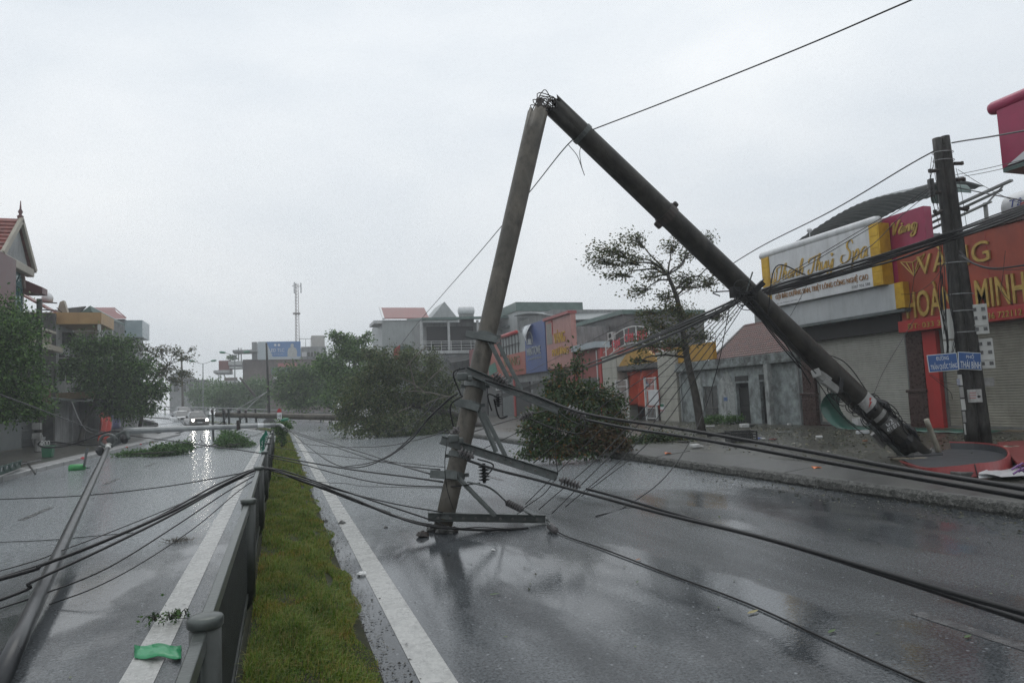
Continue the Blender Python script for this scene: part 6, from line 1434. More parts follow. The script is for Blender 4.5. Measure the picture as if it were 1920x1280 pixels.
wire('thin line from the fence to the pole above the dipping wires', [(515, 838, 16), (600, 850, 14), (700, 862, 12), (800, 872, 10.2), (835, 876, 9.6)], .006)
wire('thin line running from the junction along the leaning pole to its foot', [(1412, 560, jd - .25), (1480, 640, jd), (1540, 705, 13.2), (1590, 760, 13.4), (1640, 800, 13.6)], .012)
wire('second line running along the underside of the leaning pole', [(1405, 566, jd - .2), (1470, 650, jd), (1530, 712, 13.1), (1570, 770, 13.3), (1620, 815, 13.6)], .009)
wire('line looping over the top edge of the leaning pole foot', [(1545, 662, 13.3), (1585, 680, 13.4), (1620, 725, 13.5), (1645, 770, 13.7)], .010)
# ================================================================= trees
M_BARK = mat('wet_bark', (.055, .048, .04), .5, (.02, .018, .015), 6, bump=.7, bscale=30)
M_BARKP = mat('pale_twig_bark', (.13, .11, .085), .5, (.07, .06, .05), 6, bump=.3)
LG = leafmat('leaf_dark_green', [(0.0116, 0.03, 0.0072), (0.0261, 0.0675, 0.0144), (0.0464, 0.1125, 0.0228), (0.0798, 0.165, 0.036), (0.145, 0.255, 0.06)])
LM = leafmat('leaf_mid_green', [(0.0174, 0.0435, 0.012), (0.0377, 0.0899, 0.0216), (0.0653, 0.1377, 0.0324), (0.1015, 0.1958, 0.0456), (0.174, 0.2755, 0.072)])
LB = leafmat('leaf_brown_green', [(0.015, 0.03, 0.01), (0.039, 0.069, 0.02), (0.072, 0.1125, 0.0325), (0.12, 0.123, 0.0475), (0.1125, 0.1725, 0.05)])
LO = leafmat('leaf_green_orange', [(0.0144, 0.0325, 0.01, 0), (0.0264, 0.0575, 0.014, 0.3), (0.042, 0.0825, 0.02, 0.6), (0.06, 0.1063, 0.026, 0.86), (0.12, 0.0938, 0.022, 0.93), (0.24, 0.1063, 0.022, 1)])
LY = leafmat('leaf_torn', [(0.023, 0.036, 0.012), (0.0437, 0.066, 0.018), (0.0667, 0.096, 0.026), (0.092, 0.102, 0.03), (0.161, 0.108, 0.035)])
LF = leafmat('leaf_far', [(0.0416, 0.0936, 0.0319), (0.0728, 0.1456, 0.0495), (0.104, 0.1872, 0.0616), (0.1248, 0.2184, 0.0704)])
LV = leafmat('leaf_fresh', [(0.03, 0.075, 0.021), (0.053, 0.128, 0.03), (0.075, 0.165, 0.039), (0.112, 0.195, 0.053)])
def tree(label, base, trunk, clusters, nleaf, lsize, m, name='tree', cat='tree', r0=.16, group=None, bark=None, twigs=7, wind=(0, 0, 0), fill=1.0, seed=0, spread=.33):
    """trunk: points from the ground up; clusters: (centre, (rx, ry, rz)); a limb feeds each cluster, leaves follow its twigs."""
    rr = random.Random(seed); g = np.random.default_rng(seed + 100)
    t = thing(name, label, cat, base, group); tb = MB()
    tr_ = cat_rom([Vector(p) for p in trunk], 4) if len(trunk) > 2 else [Vector(p) for p in trunk]
    n = len(tr_); tb.tube(tr_, [r0 * (1 - .62 * i / (n - 1)) for i in range(n)], 9)
    vol = [c[1][0] * c[1][1] * c[1][2] if not isinstance(c[1], (int, float)) else c[1] ** 3 for c in clusters]
    tot = sum(v ** .75 for v in vol); cents = []; dirs = []
    for (c, r), v in zip(clusters, vol):
        r = (r, r, r) if isinstance(r, (int, float)) else r; c = Vector(c)
        k = min(range(n), key=lambda i: (tr_[i] - c).length + (2 if i < n * .3 else 0)); s_ = tr_[k]
        ln_ = (c - s_).length; wob = lambda u_, a_: s_.lerp(c, u_) + Vector((rr.uniform(-a_, a_), rr.uniform(-a_, a_), .10 + rr.uniform(-a_, a_))) * ln_ * .55
        lim = cat_rom([s_, wob(.28, .12), wob(.52, .16), wob(.78, .12), c], 3); rl = max(.012, r0 * .36 * (1 - .4 * k / n)); m_ = len(lim)
        tb.tube(lim, [rl * (1 - .6 * i / (m_ - 1)) for i in range(m_)], 6)
        nl = int(nleaf * (v ** .75) / tot); per = max(1, nl // twigs)
        for q in range(twigs):
            d = Vector((rr.gauss(0, 1), rr.gauss(0, 1), rr.gauss(.15, .8))).normalized(); rad = rr.uniform(.45, 1.0)
            e = c + Vector((d.x * r[0], d.y * r[1], d.z * r[2])) * rad + Vector(wind) * r[0] * .5
            w_ = cat_rom([c.lerp(s_, .25), c.lerp(e, .55) + Vector((0, 0, .05)), e], 4); tb.tube(w_, [rl * .42, *([rl * .28] * (len(w_) - 2)), rl * .08], 4)
            tt = g.beta(2.2, 1.2, per) * 1.08; P = np.array([p[:] for p in w_]); idx = np.clip(tt, 0, .999) * (len(w_) - 1); i0 = idx.astype(int); fr_ = (idx - i0)[:, None]
            pos = P[i0] * (1 - fr_) + P[np.minimum(i0 + 1, len(w_) - 1)] * fr_
            pos = pos + g.normal(size=(per, 3)) * (np.array(r) * spread)[None, :] * (.45 + .55 * tt[:, None])
            if per > 8:                                 # strays along the limb
                ks = max(1, per // 9); lp = np.array([lim[rr.randrange(len(lim) // 3, len(lim))][:] for _ in range(ks)]); pos[:ks] = lp + g.normal(size=(ks, 3)) * .12
            cents.append(pos); dd = pos - np.array(c[:]); dd /= np.linalg.norm(dd, axis=1, keepdims=True) + 1e-6; dirs.append(dd * .7 + np.array(wind)[None, :] + np.array([0, 0, -.3]))
    obj('trunk', tb, bark or M_BARK, t, smooth=True)
    cents = np.concatenate(cents); dirs = np.concatenate(dirs)
    cents[:, 2] = np.maximum(cents[:, 2], .03)
    V, F = leaves(cents, lsize, dirs); fastmesh('crown', V, F, m, t)
    return t
def cl(px, py, Y, r): return (PY(px, py, Y), r)

# standing storm-stripped tree in front of the old house
tb0 = G(1316, 812, .25); Yt = tb0.y
tree('storm-stripped tree standing on the right pavement, crown blown to the left', tb0,
     [tb0, PY(1304, 740, Yt), PY(1288, 670, Yt), PY(1278, 600, Yt), PY(1268, 555, Yt), PY(1252, 515, Yt)],
     [cl(1150, 472, Yt - .3, (.62, .6, .4)), cl(1182, 492, Yt - .2, (.7, .6, .4)), cl(1192, 450, Yt, (.5, .5, .34)), cl(1128, 492, Yt, (.45, .5, .3)), cl(1165, 520, Yt - .2, (.5, .4, .2)), cl(1205, 548, Yt - .4, (.42, .5, .26)), cl(1225, 522, Yt, (.42, .4, .26)), cl(1240, 500, Yt, (.3, .3, .2)),
      cl(1265, 462, Yt + .3, (.36, .4, .36)), cl(1292, 478, Yt + .2, (.34, .4, .36)), cl(1300, 530, Yt, (.66, .6, .36)), cl(1342, 532, Yt - .4, (.52, .5, .34)), cl(1335, 448, Yt + .3, (.32, .3, .24)), cl(1352, 500, Yt, (.3, .3, .2)),
      cl(1270, 582, Yt - .2, (.66, .6, .36)), cl(1240, 615, Yt, (.62, .6, .46)), cl(1300, 598, Yt, (.62, .6, .42)), cl(1225, 650, Yt - .3, (.56, .5, .34)), cl(1275, 648, Yt, (.56, .6, .36)), cl(1325, 636, Yt, (.5, .5, .3)), cl(1350, 596, Yt + .3, (.42, .5, .24)), cl(1215, 590, Yt, (.35, .4, .25)), cl(1200, 680, Yt - .3, (.3, .3, .18)), cl(1250, 560, Yt, (.4, .4, .3))],
     9000, .10, LY, r0=.16, wind=(-.75, 0, .05), twigs=13, seed=11, spread=.42)
# small broken tree on the right kerb with orange leaves
Yg = 17.6; b0 = G(1110, 850, .1)
tree('broken leafy tree with orange tinged leaves lying over the right kerb', b0, [G(1180, 835, .3), PY(1120, 800, Yg), PY(1080, 770, Yg)],
     [cl(1065, 728, Yg, (.42, .5, .38)), cl(1100, 738, Yg, (.45, .5, .36)), cl(1130, 752, Yg, (.5, .5, .4)), cl(1040, 752, Yg - .2, (.42, .5, .36)), cl(1085, 768, Yg - .4, (.6, .6, .42)), cl(1010, 785, Yg - .3, (.36, .5, .28)), cl(1045, 795, Yg - .3, (.5, .5, .38)), cl(1120, 795, Yg - .4, (.55, .6, .42)), cl(1155, 790, Yg - .2, (.36, .5, .42)), cl(995, 812, Yg - .4, (.3, .4, .26)),
      cl(1015, 838, Yg - .5, (.5, .45, .26)), cl(1070, 832, Yg - .6, (.55, .45, .32)), cl(1120, 835, Yg - .5, (.5, .45, .3)), cl(1160, 830, Yg - .3, (.3, .4, .26)), cl(985, 850, Yg - .6, (.32, .3, .12)), cl(1050, 700, Yg + .1, (.22, .25, .2)), cl(1082, 690, Yg + .2, (.16, .2, .22)), cl(1165, 752, Yg, (.2, .25, .2)), cl(1030, 720, Yg, (.16, .2, .14)), cl(1030, 850, Yg - .7, (.5, .4, .14)), cl(1080, 852, Yg - .8, (.5, .4, .14))],
     15000, .105, LO, r0=.10, twigs=9, seed=12, wind=(-.15, 0, -.1), spread=.40)
LD = leafmat('leaf_dry_brown', [(.03, .022, .012), (.07, .045, .02), (.12, .065, .026), (.05, .06, .02), (.17, .08, .03)])
tree('branch with dry brown leaves at the right side of the kerb tree', G(1150, 848, .2), [G(1185, 838, .28), PY(1150, 815, Yg - .4), PY(1125, 790, Yg - .5)],
     [cl(1150, 800, Yg - .5, (.34, .35, .34)), cl(1135, 828, Yg - .7, (.42, .4, .3)), cl(1110, 812, Yg - .8, (.36, .35, .26)), cl(1165, 835, Yg - .5, (.3, .3, .2)), cl(1100, 845, Yg - .8, (.4, .3, .16)), cl(1050, 850, Yg - .8, (.45, .3, .14))], 3200, .105, LD, 'broken_branch', 'branch', .04, seed=32, twigs=9, spread=.42)
for px, py, sd in ((1072, 640, 3), (1088, 655, 5)):
    a = PY(px + 5, 712, Yg + .2); b_ = PY(px, py, Yg + .25); tw_b = MB().tube(cat_rom([a, a.lerp(b_, .5) + Vector((.03, 0, 0)), b_], 4), [.014] * 4 + [.009] * 4 + [.004], 5); rr_ = random.Random(sd)
    sp_t = thing('sparse_twig', ('taller', 'shorter')[sd == 5] + ' thin twig with a few dark leaves above the kerb tree', 'twig', a); obj('stem', tw_b, M_BARK, sp_t)
    cc = np.array([(a.lerp(b_, rr_.uniform(.25, 1)) + Vector((rr_.gauss(0, .13), rr_.gauss(0, .1), rr_.gauss(0, .08))))[:] for _ in range(42)]); V, F = leaves(cc, .11); fastmesh('leaf_spray', V, F, LO, sp_t)['kind'] = 'stuff'
tree('low tangle of broken twigs and leaves behind the right kerb', G(1240, 836, .26), [G(1290, 828, .28), PY(1250, 826, 18.6), PY(1215, 824, 18.8)],
     [cl(1195, 828, 18.6, (.45, .5, .2)), cl(1230, 822, 18.9, (.5, .5, .22)), cl(1265, 828, 18.6, (.45, .5, .18)), cl(1295, 834, 18.2, (.35, .4, .12))], 3600, .09, LO, 'branch_heap', 'branches', .03, seed=13, twigs=9)
tree('tuft of green weeds growing against the old house wall', G(1355, 795, .3), [G(1355, 797, .3), PX(1358, 785, 18.6)], [cl(1345, 787, 25.6, (.5, .3, .2)), cl(1375, 788, 24.8, (.5, .3, .2)), cl(1325, 792, 26.5, (.35, .3, .15))], 1800, .1, LV, 'weed_tuft', 'weeds', .01, seed=14)
# big fallen tree on the right carriageway
Yf = 39.0
tree('big fallen tree with brownish wet foliage blocking the right carriageway', G(760, 815, 0), [PY(905, 800, Yf - 1), PY(860, 780, Yf), PY(800, 765, Yf), PY(740, 750, Yf), PY(700, 720, Yf)],
     [cl(690, 790, Yf - 1, (1.5, 1.2, .7)), cl(740, 790, Yf - 1.3, (1.6, 1.2, .8)), cl(795, 795, Yf - 1, (1.4, 1.2, .7)), cl(830, 790, Yf, (1.2, 1.2, .8)), cl(680, 750, Yf, (1.3, 1.5, 1.0)), cl(735, 745, Yf, (1.6, 1.5, 1.1)), cl(790, 745, Yf, (1.5, 1.5, 1.0)), cl(835, 750, Yf + .5, (1.2, 1.2, .9)),
      cl(700, 705, Yf + .6, (1.3, 1.4, .9)), cl(750, 700, Yf + .5, (1.5, 1.4, .9)), cl(800, 705, Yf + .7, (1.2, 1.3, .8)), cl(720, 672, Yf + 1, (1.0, 1.1, .7)), cl(770, 668, Yf + 1, (1.0, 1.1, .7)), cl(815, 675, Yf + 1, (.7, .8, .6)), cl(655, 790, Yf + 1, (.8, 1, .5)), cl(845, 720, Yf + .5, (.7, .8, .6)), cl(700, 808, Yf - 1.5, (1.3, .8, .3)), cl(750, 810, Yf - 1.6, (1.3, .8, .3)), cl(800, 810, Yf - 1.4, (1.2, .8, .3)), cl(665, 760, Yf, (.7, .8, .4)), cl(690, 660, Yf + 1, (.5, .6, .35)), cl(645, 772, Yf + .4, (.5, .6, .4))],
     40000, .15, LB, r0=.22, twigs=12, seed=15, wind=(-.2, 0, -.1))
br_ = thing('bare_branch', 'bare pale broken branch sticking out of the big fallen tree', 'branch', PY(845, 742, 37)); bm_ = MB()
for a, b_ in (((845, 745), (755, 732)), ((800, 738), (745, 705)), ((780, 735), (765, 672)), ((770, 762), (725, 790)), ((845, 742), (790, 762)), ((800, 650), (760, 690)), ((830, 690), (790, 730))):
    q0, q1 = PY(*a, 37.4), PY(*b_, 37.2); bm_.tube(cat_rom([q0, q0.lerp(q1, .5) + Vector((0, 0, .1)), q1], 4), [.035] * 5 + [.025] * 3 + [.008], 5)
obj('limbs', bm_, M_BARKP, br_)
# trees along the right side further on
tree('tall ragged green tree behind the fallen tree near the grey house', (9.5, 58, .2), [(9.6, 58, .2), PY(668, 740, 58), PY(665, 680, 58), PY(662, 640, 58)],
     [cl(635, 632, 58, (.8, .8, .6)), cl(655, 645, 58, (1.0, 1, .8)), cl(685, 640, 58.5, (.7, .8, .5)), cl(690, 628, 58.5, (.35, .4, .3)), cl(640, 665, 57.5, (1.4, 1.3, 1.0)), cl(675, 670, 57.5, (1.4, 1.3, 1.0)), cl(615, 690, 57, (1.2, 1.3, 1.0)), cl(650, 700, 56.5, (1.6, 1.4, 1.1)), cl(690, 705, 56.5, (1.2, 1.3, 1.1)), cl(640, 735, 56, (1.6, 1.4, 1.0)), cl(675, 740, 56, (1.4, 1.3, 1.0)), cl(710, 690, 57, (1, 1, .9))],
     17000, .23, LM, r0=.25, twigs=10, seed=16)
tree('dense dark green tree over the far right rail', (4, 74, .4), [(7.5, 80, .4), PY(590, 740, 78), PY(588, 700, 78)],
     [cl(545, 705, 78, (1.6, 1.5, 1.3)), cl(575, 700, 78, (1.8, 1.6, 1.5)), cl(605, 695, 78, (1.8, 1.6, 1.6)), cl(560, 735, 77, (2.0, 1.6, 1.5)), cl(600, 735, 77, (2.0, 1.6, 1.6)), cl(530, 735, 78, (1.4, 1.5, 1.2)), cl(625, 715, 76, (1.6, 1.5, 1.4)), cl(560, 755, 77, (2, 1.5, .9)), cl(620, 750, 74, (1.8, 1.5, 1.2))], 13000, .30, LM, r0=.3, twigs=10, seed=17)
tree('light green rounded tree in the haze below the billboard', (-5, 105, 1), [PY(430, 775, 112), PY(435, 745, 112), PY(437, 725, 112)],
     [cl(420, 738, 112, (2.2, 2, 1.6)), cl(450, 735, 112, (2.4, 2, 1.8)), cl(475, 735, 112, (2, 2, 1.8)), cl(440, 755, 111, (2.4, 2, 1.3)), cl(470, 757, 111, (2.4, 2, 1.2)), cl(410, 752, 111, (1.6, 1.6, 1.2)), cl(488, 720, 113, (1.6, 1.5, 1.4)), cl(495, 748, 112, (1.6, 1.5, 1.4))], 9000, .42, LF, r0=.3, twigs=9, seed=18)
tree('hazy tree row at the left end of the bend', (-18, 135, 2), [PY(390, 770, 140), PY(392, 745, 140)],
     [cl(380, 738, 140, (2.4, 2, 1.9)), cl(400, 735, 140, (2.2, 2, 2.0)), cl(368, 745, 140, (1.8, 2, 1.5)), cl(412, 745, 140, (2, 2, 1.6)), cl(395, 755, 139, (3, 2, 1.0))], 5000, .5, LF, r0=.3, twigs=9, seed=19)
tree('small roof garden shrub on the billboard building balcony', F3(433, 676), [F3(433, 677), F3(433, 672)], [(F3(432, 671), (.9, .8, .6)), (F3(437, 670), (.8, .8, .5))], 500, .35, LM, 'roof_plant', 'plant', .05, seed=20)
# left side
Yl = 30.0
tree('dark green street tree cut by the left edge', G(20, 850, .15), [Vector((-12.6, 34, .15)), PY(12, 760, 33), PY(5, 690, 32), PY(-10, 640, 32)],
     [cl(15, 590, 32, (.9, 1, .7)), cl(-15, 640, 31, (1.2, 1.2, 1.0)), cl(25, 640, 31, (1.0, 1.1, .9)), cl(0, 690, 31, (1.2, 1.2, .9)), cl(45, 675, 31, (.7, .8, .6)), cl(50, 620, 32, (.7, .8, .6)), cl(10, 735, 31, (1.2, 1.1, .8)), cl(50, 740, 31, (.9, .9, .6)), cl(20, 775, 31, (1.2, 1.1, .5)), cl(60, 770, 31.5, (.7, .8, .4)), cl(-20, 770, 31, (1, 1, .7)), cl(75, 700, 32, (.4, .5, .5)), cl(80, 770, 32, (.5, .6, .3))],
     15000, .14, LG, r0=.18, twigs=10, seed=21)
Y2 = 50.0; b2 = G(150, 832, .15)
tree('leaning green street tree in front of the red tarpaulin', b2, [b2, PY(160, 790, Y2), PY(180, 750, Y2), PY(195, 700, Y2), PY(200, 660, Y2)],
     [cl(190, 650, Y2, (1.2, 1.2, .8)), cl(160, 660, Y2, (1.1, 1.2, .9)), cl(225, 650, Y2, (1.1, 1.2, .8)), cl(145, 695, Y2, (.9, 1, .9)), cl(185, 700, Y2 - .5, (1.4, 1.3, 1.1)), cl(230, 695, Y2 - .5, (1.4, 1.3, 1.1)), cl(265, 690, Y2, (1.0, 1.1, .9)), cl(215, 740, Y2 - .5, (1.3, 1.2, 1.0)), cl(250, 740, Y2 - .3, (1.3, 1.2, 1.0)), cl(285, 730, Y2, (.9, 1, .8)), cl(240, 775, Y2 - .5, (1.1, 1.0, .6)), cl(280, 765, Y2, (.9, 1, .5)), cl(305, 725, Y2, (.5, .6, .5)), cl(170, 730, Y2 + 1, (.9, 1, .6)), cl(212, 770, Y2, (.8, .9, .6))],
     24000, .19, LG, r0=.18, twigs=11, seed=22)
tree('nearly bare wind-stripped tree at the left bend', PY(262, 800, 66), [PY(262, 800, 66), PY(275, 740, 66), PY(290, 710, 66), PY(315, 685, 66)],
     [cl(330, 660, 66, (.7, .7, .5)), cl(300, 655, 66, (.7, .7, .5)), cl(350, 672, 66, (.7, .7, .4)), cl(310, 690, 66, (.9, .8, .6)), cl(345, 700, 66, (.8, .8, .5)), cl(280, 670, 66, (.8, .8, .6)), cl(325, 715, 66, (.8, .8, .5)), cl(362, 655, 66, (.35, .4, .25)), cl(292, 700, 66, (.8, .8, .6)), cl(268, 650, 66, (.6, .6, .5))],
     2600, .2, LY, r0=.16, twigs=12, seed=23)
tree('fallen leafy branch lying on the left carriageway near the kerb', G(300, 852, .0), [G(215, 852, .05), G(260, 850, .15), G(330, 846, .25)],
     [(G(325, 842, .25), (.55, .55, .28)), (G(300, 846, .2), (.5, .5, .24)), (G(345, 840, .25), (.35, .5, .3)), (G(270, 849, .12), (.55, .4, .12)), (G(238, 852, .1), (.5, .4, .09))], 5200, .12, LV, 'fallen_branch', 'branch', .035, seed=24, twigs=9)
tree('fallen leafy branch lying in the left carriageway below the fallen pole', G(435, 836, 0), [G(400, 836, .1), G(425, 832, .2), G(452, 832, .2)],
     [(G(428, 824, .3), (.5, .5, .4)), (G(420, 832, .2), (.4, .5, .3)), (G(445, 830, .2), (.5, .5, .25)), (G(460, 833, .12), (.4, .4, .13)), (G(425, 815, .5), (.3, .3, .25))], 4600, .13, LV, 'fallen_branch', 'branch', .03, seed=25, twigs=9)
tw2 = thing('fallen_twig', 'bare brown twig spread on the left road under the fallen pole', 'twig', G(400, 838, .02)); tm = MB(); rr = random.Random(8)
for k in range(16):
    a = G(rr.uniform(345, 440), rr.uniform(826, 842), .03); d = Vector((rr.uniform(-1, 1.2), rr.uniform(-.6, .6), rr.uniform(0, .8))); tm.tube([a, a + d * .4 + Vector((0, 0, .1)), a + d * .9], [.02, .014, .005], 4)
obj('stems', tm, M_BARK, tw2)
tree('dark shrub growing in the median where the fence ends', road_pt(31.5, .05, .05), [road_pt(31.5, .05, .05), road_pt(31.5, .05, .7)], [(road_pt(31.6, .08, .95), (.38, .4, .3)), (road_pt(31.5, .0, .55), (.2, .25, .35))], 1800, .1, LG, 'median_shrub', 'shrub', .05, seed=26)
tree('slim dark clipped shrub behind the first along the median', road_pt(37, 0, .05), [road_pt(37, 0, .05), road_pt(37, 0, .6)], [(road_pt(37, 0, .75), (.45, .4, .3))], 1200, .12, LG, 'median_shrub', 'shrub', .05, seed=27)
tree('low twiggy clump of leaves wedged against the near fence rail', G(325, 1165, .02), [G(352, 1158, .03), G(310, 1160, .03), G(275, 1165, .03)], [(G(318, 1160, .035), (.16, .12, .03)), (G(290, 1163, .03), (.14, .08, .02)), (G(340, 1155, .035), (.1, .06, .03))], 150, .035, LG, 'twig_clump', 'twigs', .003, seed=28)
# ================================================================= vehicles
M_TYRE = mat('tyre_rubber', (.015, .015, .015), .5, (.01, .01, .01), 8)
M_GLASS = mat('car_glass', (.035, .045, .05), .08, (.03, .038, .042), 1)
M_HEAD = mat('headlight_on', (1, 1, 1), .3, emit=(1, .95, .85), emit_s=70.0)
M_HEADW = mat('headlight_dim', (1, 1, 1), .3, emit=(1, .97, .92), emit_s=5.0)
def pickup(label, pos, yaw, paint, lights, hood=1.12, W_=1.86, Hc=1.80):
    """front faces local -Y; loft of cross-sections from bumper to tailgate."""
    t = thing('pickup_truck', label, 'pickup truck', pos); ca, sa = math.cos(yaw), math.sin(yaw)
    def L(x, y, z): return Vector((pos[0] + x * ca - y * sa, pos[1] + x * sa + y * ca, pos[2] + z))
    def part(name, m, fn, parent=t, **k):
        mb = MB(); fn(mb); mb.v = [tuple(L(*v)) for v in mb.v]; return obj(name, mb, m, parent, **k)
    h = W_ / 2
    def body(mb):
        st = [(-.06, .86, .42, .80), (0, .93, .38, .98), (.12, 1.0, .36, 1.04), (1.05, 1.0, .36, hood), (1.3, 1.0, .36, hood + .03), (3.2, 1.0, .36, 1.08), (3.25, 1.0, .4, 1.12), (5.1, .98, .45, 1.12), (5.2, .95, .5, 1.05)]
        rows = []
        for y, k, z0, z1 in st:
            rows.append([(-h * k * .93, y, z0), (-h * k, y, z0 + .12), (-h * k, y, z1 - .22), (-h * k * .96, y, z1 - .06), (-h * k * .80, y, z1), (0, y, z1 + .03), (h * k * .80, y, z1), (h * k * .96, y, z1 - .06), (h * k, y, z1 - .22), (h * k, y, z0 + .12), (h * k * .93, y, z0)])
        mb.grid(rows); n = len(rows[0]); mb.f.append(tuple(range(n))); mb.f.append(tuple(len(mb.v) - 1 - i for i in range(n)))
    bd = part('body', paint, body, smooth=True)
    def cabin(mb):
        rows = []
        for y, z, wd in ((1.15, hood, .80), (1.9, Hc - .06, .66), (2.1, Hc, .65), (2.9, Hc, .65), (3.2, Hc - .1, .66), (3.3, 1.1, .78)):
            rows.append([(-h * wd * 1.14, y, 1.0), (-h * wd * 1.1, y, 1.0 + (z - 1.0) * .5), (-h * wd, y, z - .03), (0, y, z + .02), (h * wd, y, z - .03), (h * wd * 1.1, y, 1.0 + (z - 1.0) * .5), (h * wd * 1.14, y, 1.0)])
        mb.grid(rows)
    part('cabin', paint, cabin, smooth=True)
    part('windscreen', M_GLASS, lambda mb: mb.slab([(-h * .83, 1.17, hood + .05), (h * .83, 1.17, hood + .05), (h * .64, 1.84, Hc - .1), (-h * .64, 1.84, Hc - .1)], (0, -.03, .02)))
    for sg in (-1, 1):
        part('side_window', M_GLASS, lambda mb: mb.slab([(sg * h * .93, 1.35, 1.16), (sg * h * .93, 3.1, 1.16), (sg * h * .74, 3.0, Hc - .12), (sg * h * .74, 1.95, Hc - .12)], (sg * .03, 0, 0)))
        def wheel(y):
            wh = part('wheel', M_TYRE, lambda mb: mb.lathe((sg * (h - .2), y, .38), (sg, 0, 0), [(0, .30), (.03, .37), (.18, .385), (.21, .34), (.21, .2)], 20))
            part('rim', M_GALV, lambda mb: mb.lathe((sg * (h + .005), y, .38), (sg, 0, 0), [(0, .22), (.02, .2), (.025, .05)], 14), wh)
        wheel(.9); wheel(4.1)
        hl = part('headlight', lights, lambda mb: mb.lathe((sg * h * .70, -.02, .86), (0, -1, 0), [(0, .12), (.03, .12), (.05, .09)], 12))
        part('mirror', M_BLACKP, lambda mb: mb.box((sg * (h + .13), 1.45, 1.22), (.22, .12, .2)))
        part('fog_recess', M_BLACKP, lambda mb: mb.box((sg * h * .7, -.02, .5), (.22, .06, .14)))
    gr_ = part('grille', M_BLACKP, lambda mb: mb.box((0, -.03, .84), (W_ * .5, .07, .26)))
    part('chrome_bar', M_GALV, lambda mb: mb.box((0, -.075, .86), (W_ * .48, .02, .05)), gr_)
    part('bumper', paint, lambda mb: mb.box((0, -.06, .56), (W_ * .9, .16, .24)), bev=.04); part('lower_grille', M_BLACKP, lambda mb: mb.box((0, -.13, .47), (W_ * .5, .04, .14)))
    part('number_plate', M_WHITE, lambda mb: mb.box((0, -.15, .62), (.46, .015, .12)))
    part('underbody', M_BLACKP, lambda mb: mb.box((0, 2.6, .36), (W_ * .8, 4.6, .2)))
    return t
c1 = G(375, 802, .12); c2 = G(349, 801, .12)
pickup('grey-brown pickup with both headlights shining on the wet road', (c1.x * .96, c1.y * .96, zroad(72) + .0), R(14), mat('grey_brown_paint', (.17, .15, .135), .25, (.14, .125, .11), 1, coat=.5), M_HEAD)
c2 = Vector((c2.x, c2.y, 0))
pickup('white pickup with headlights off beside the lit pickup', (c2.x * 1.0 - .15, c2.y * 1.0, zroad(78)), R(16), mat('white_paint', (.52, .53, .53), .25, (.45, .46, .46), 1, coat=.5), mat('headlight_off', (.35, .36, .36), .12))
c3 = PD(352, 782, 92); pickup('dark pickup with one headlight showing behind the white pickup', (c3.x, c3.y, zroad(92)), R(22), mat('dark_grey_paint', (.10, .10, .10), .25, (.08, .08, .08), 1, coat=.5), M_HEADW)

# ================================================================= signs, markers
mk = thing('distance_marker', 'small white distance marker with red top on the median', 'marker', road_pt(36, .05, .05))
q = PY(524, 789, 36.0)
obj('post', MB().bb((q.x - .05, 35.96, .03), (q.x + .05, 36.06, q.z)), M_WALLG, mk)
wf_ = obj('white_face', MB().bb((q.x - .11, 35.88, q.z), (q.x + .11, 36.05, q.z + .42)), M_WHITE, mk, bev=.01)
rc = [(q.x + .112 * math.cos(a), 35.875, q.z + .425 + .19 * math.sin(a)) for a in np.linspace(0, math.pi, 9)]
obj('red_top', MB().slab(rc, (0, .18, 0)), mat('marker_red', (.42, .02, .03), .4, (.34, .015, .025), 4), mk)
text('H8', (q.x - .08, 35.877, q.z + .18), (1, 0, 0), UPV, .16, .14, .003, M_DARK, wf_); text('QL18', (q.x - .07, 35.877, q.z + .08), (1, 0, 0), UPV, .14, .06, .003, M_DARK, wf_)
ds = thing('direction_sign', 'buckled green direction sign with white letters leaning on the fence', 'road sign', G(493, 846, .05))
M_SGRN = mat('sign_green', (.015, .19, .12), .35, (.012, .15, .09), 3)
D_ = dep(Vector((-.75, 23.0, .5)))
s4 = [PD(487, 824, D_), PD(488, 845, D_), PD(502, 844, D_ + .2), PD(505, 826, D_ + .3), PD(499, 806, D_ + .2)]
sgp = obj('panel', MB().slab(s4, C_FW * .02), M_SGRN, ds)
o_, rt_ = PD(491.5, 845, D_ + .02), (PD(494, 818, D_ + .1) - PD(491.5, 845, D_ + .02)).normalized()
text('LONG', PD(500.5, 843, D_ + .14) - C_FW * .04, rt_, -(C_RT - rt_ * C_RT.dot(rt_)).normalized(), .45, .085, .004, M_WHITE, sgp); text('HẠ', PD(493, 843, D_ + .02) - C_FW * .04, rt_, -(C_RT - rt_ * C_RT.dot(rt_)).normalized(), .3, .05, .004, M_WHITE, sgp)
obj('bent_edge', MB().slab([PD(487, 845, D_), PD(500, 843, D_), PD(496, 849, D_ - .1), PD(484, 849, D_ - .1)], C_FW * .01), mat('sign_pale', (.30, .5, .42), .35), ds)
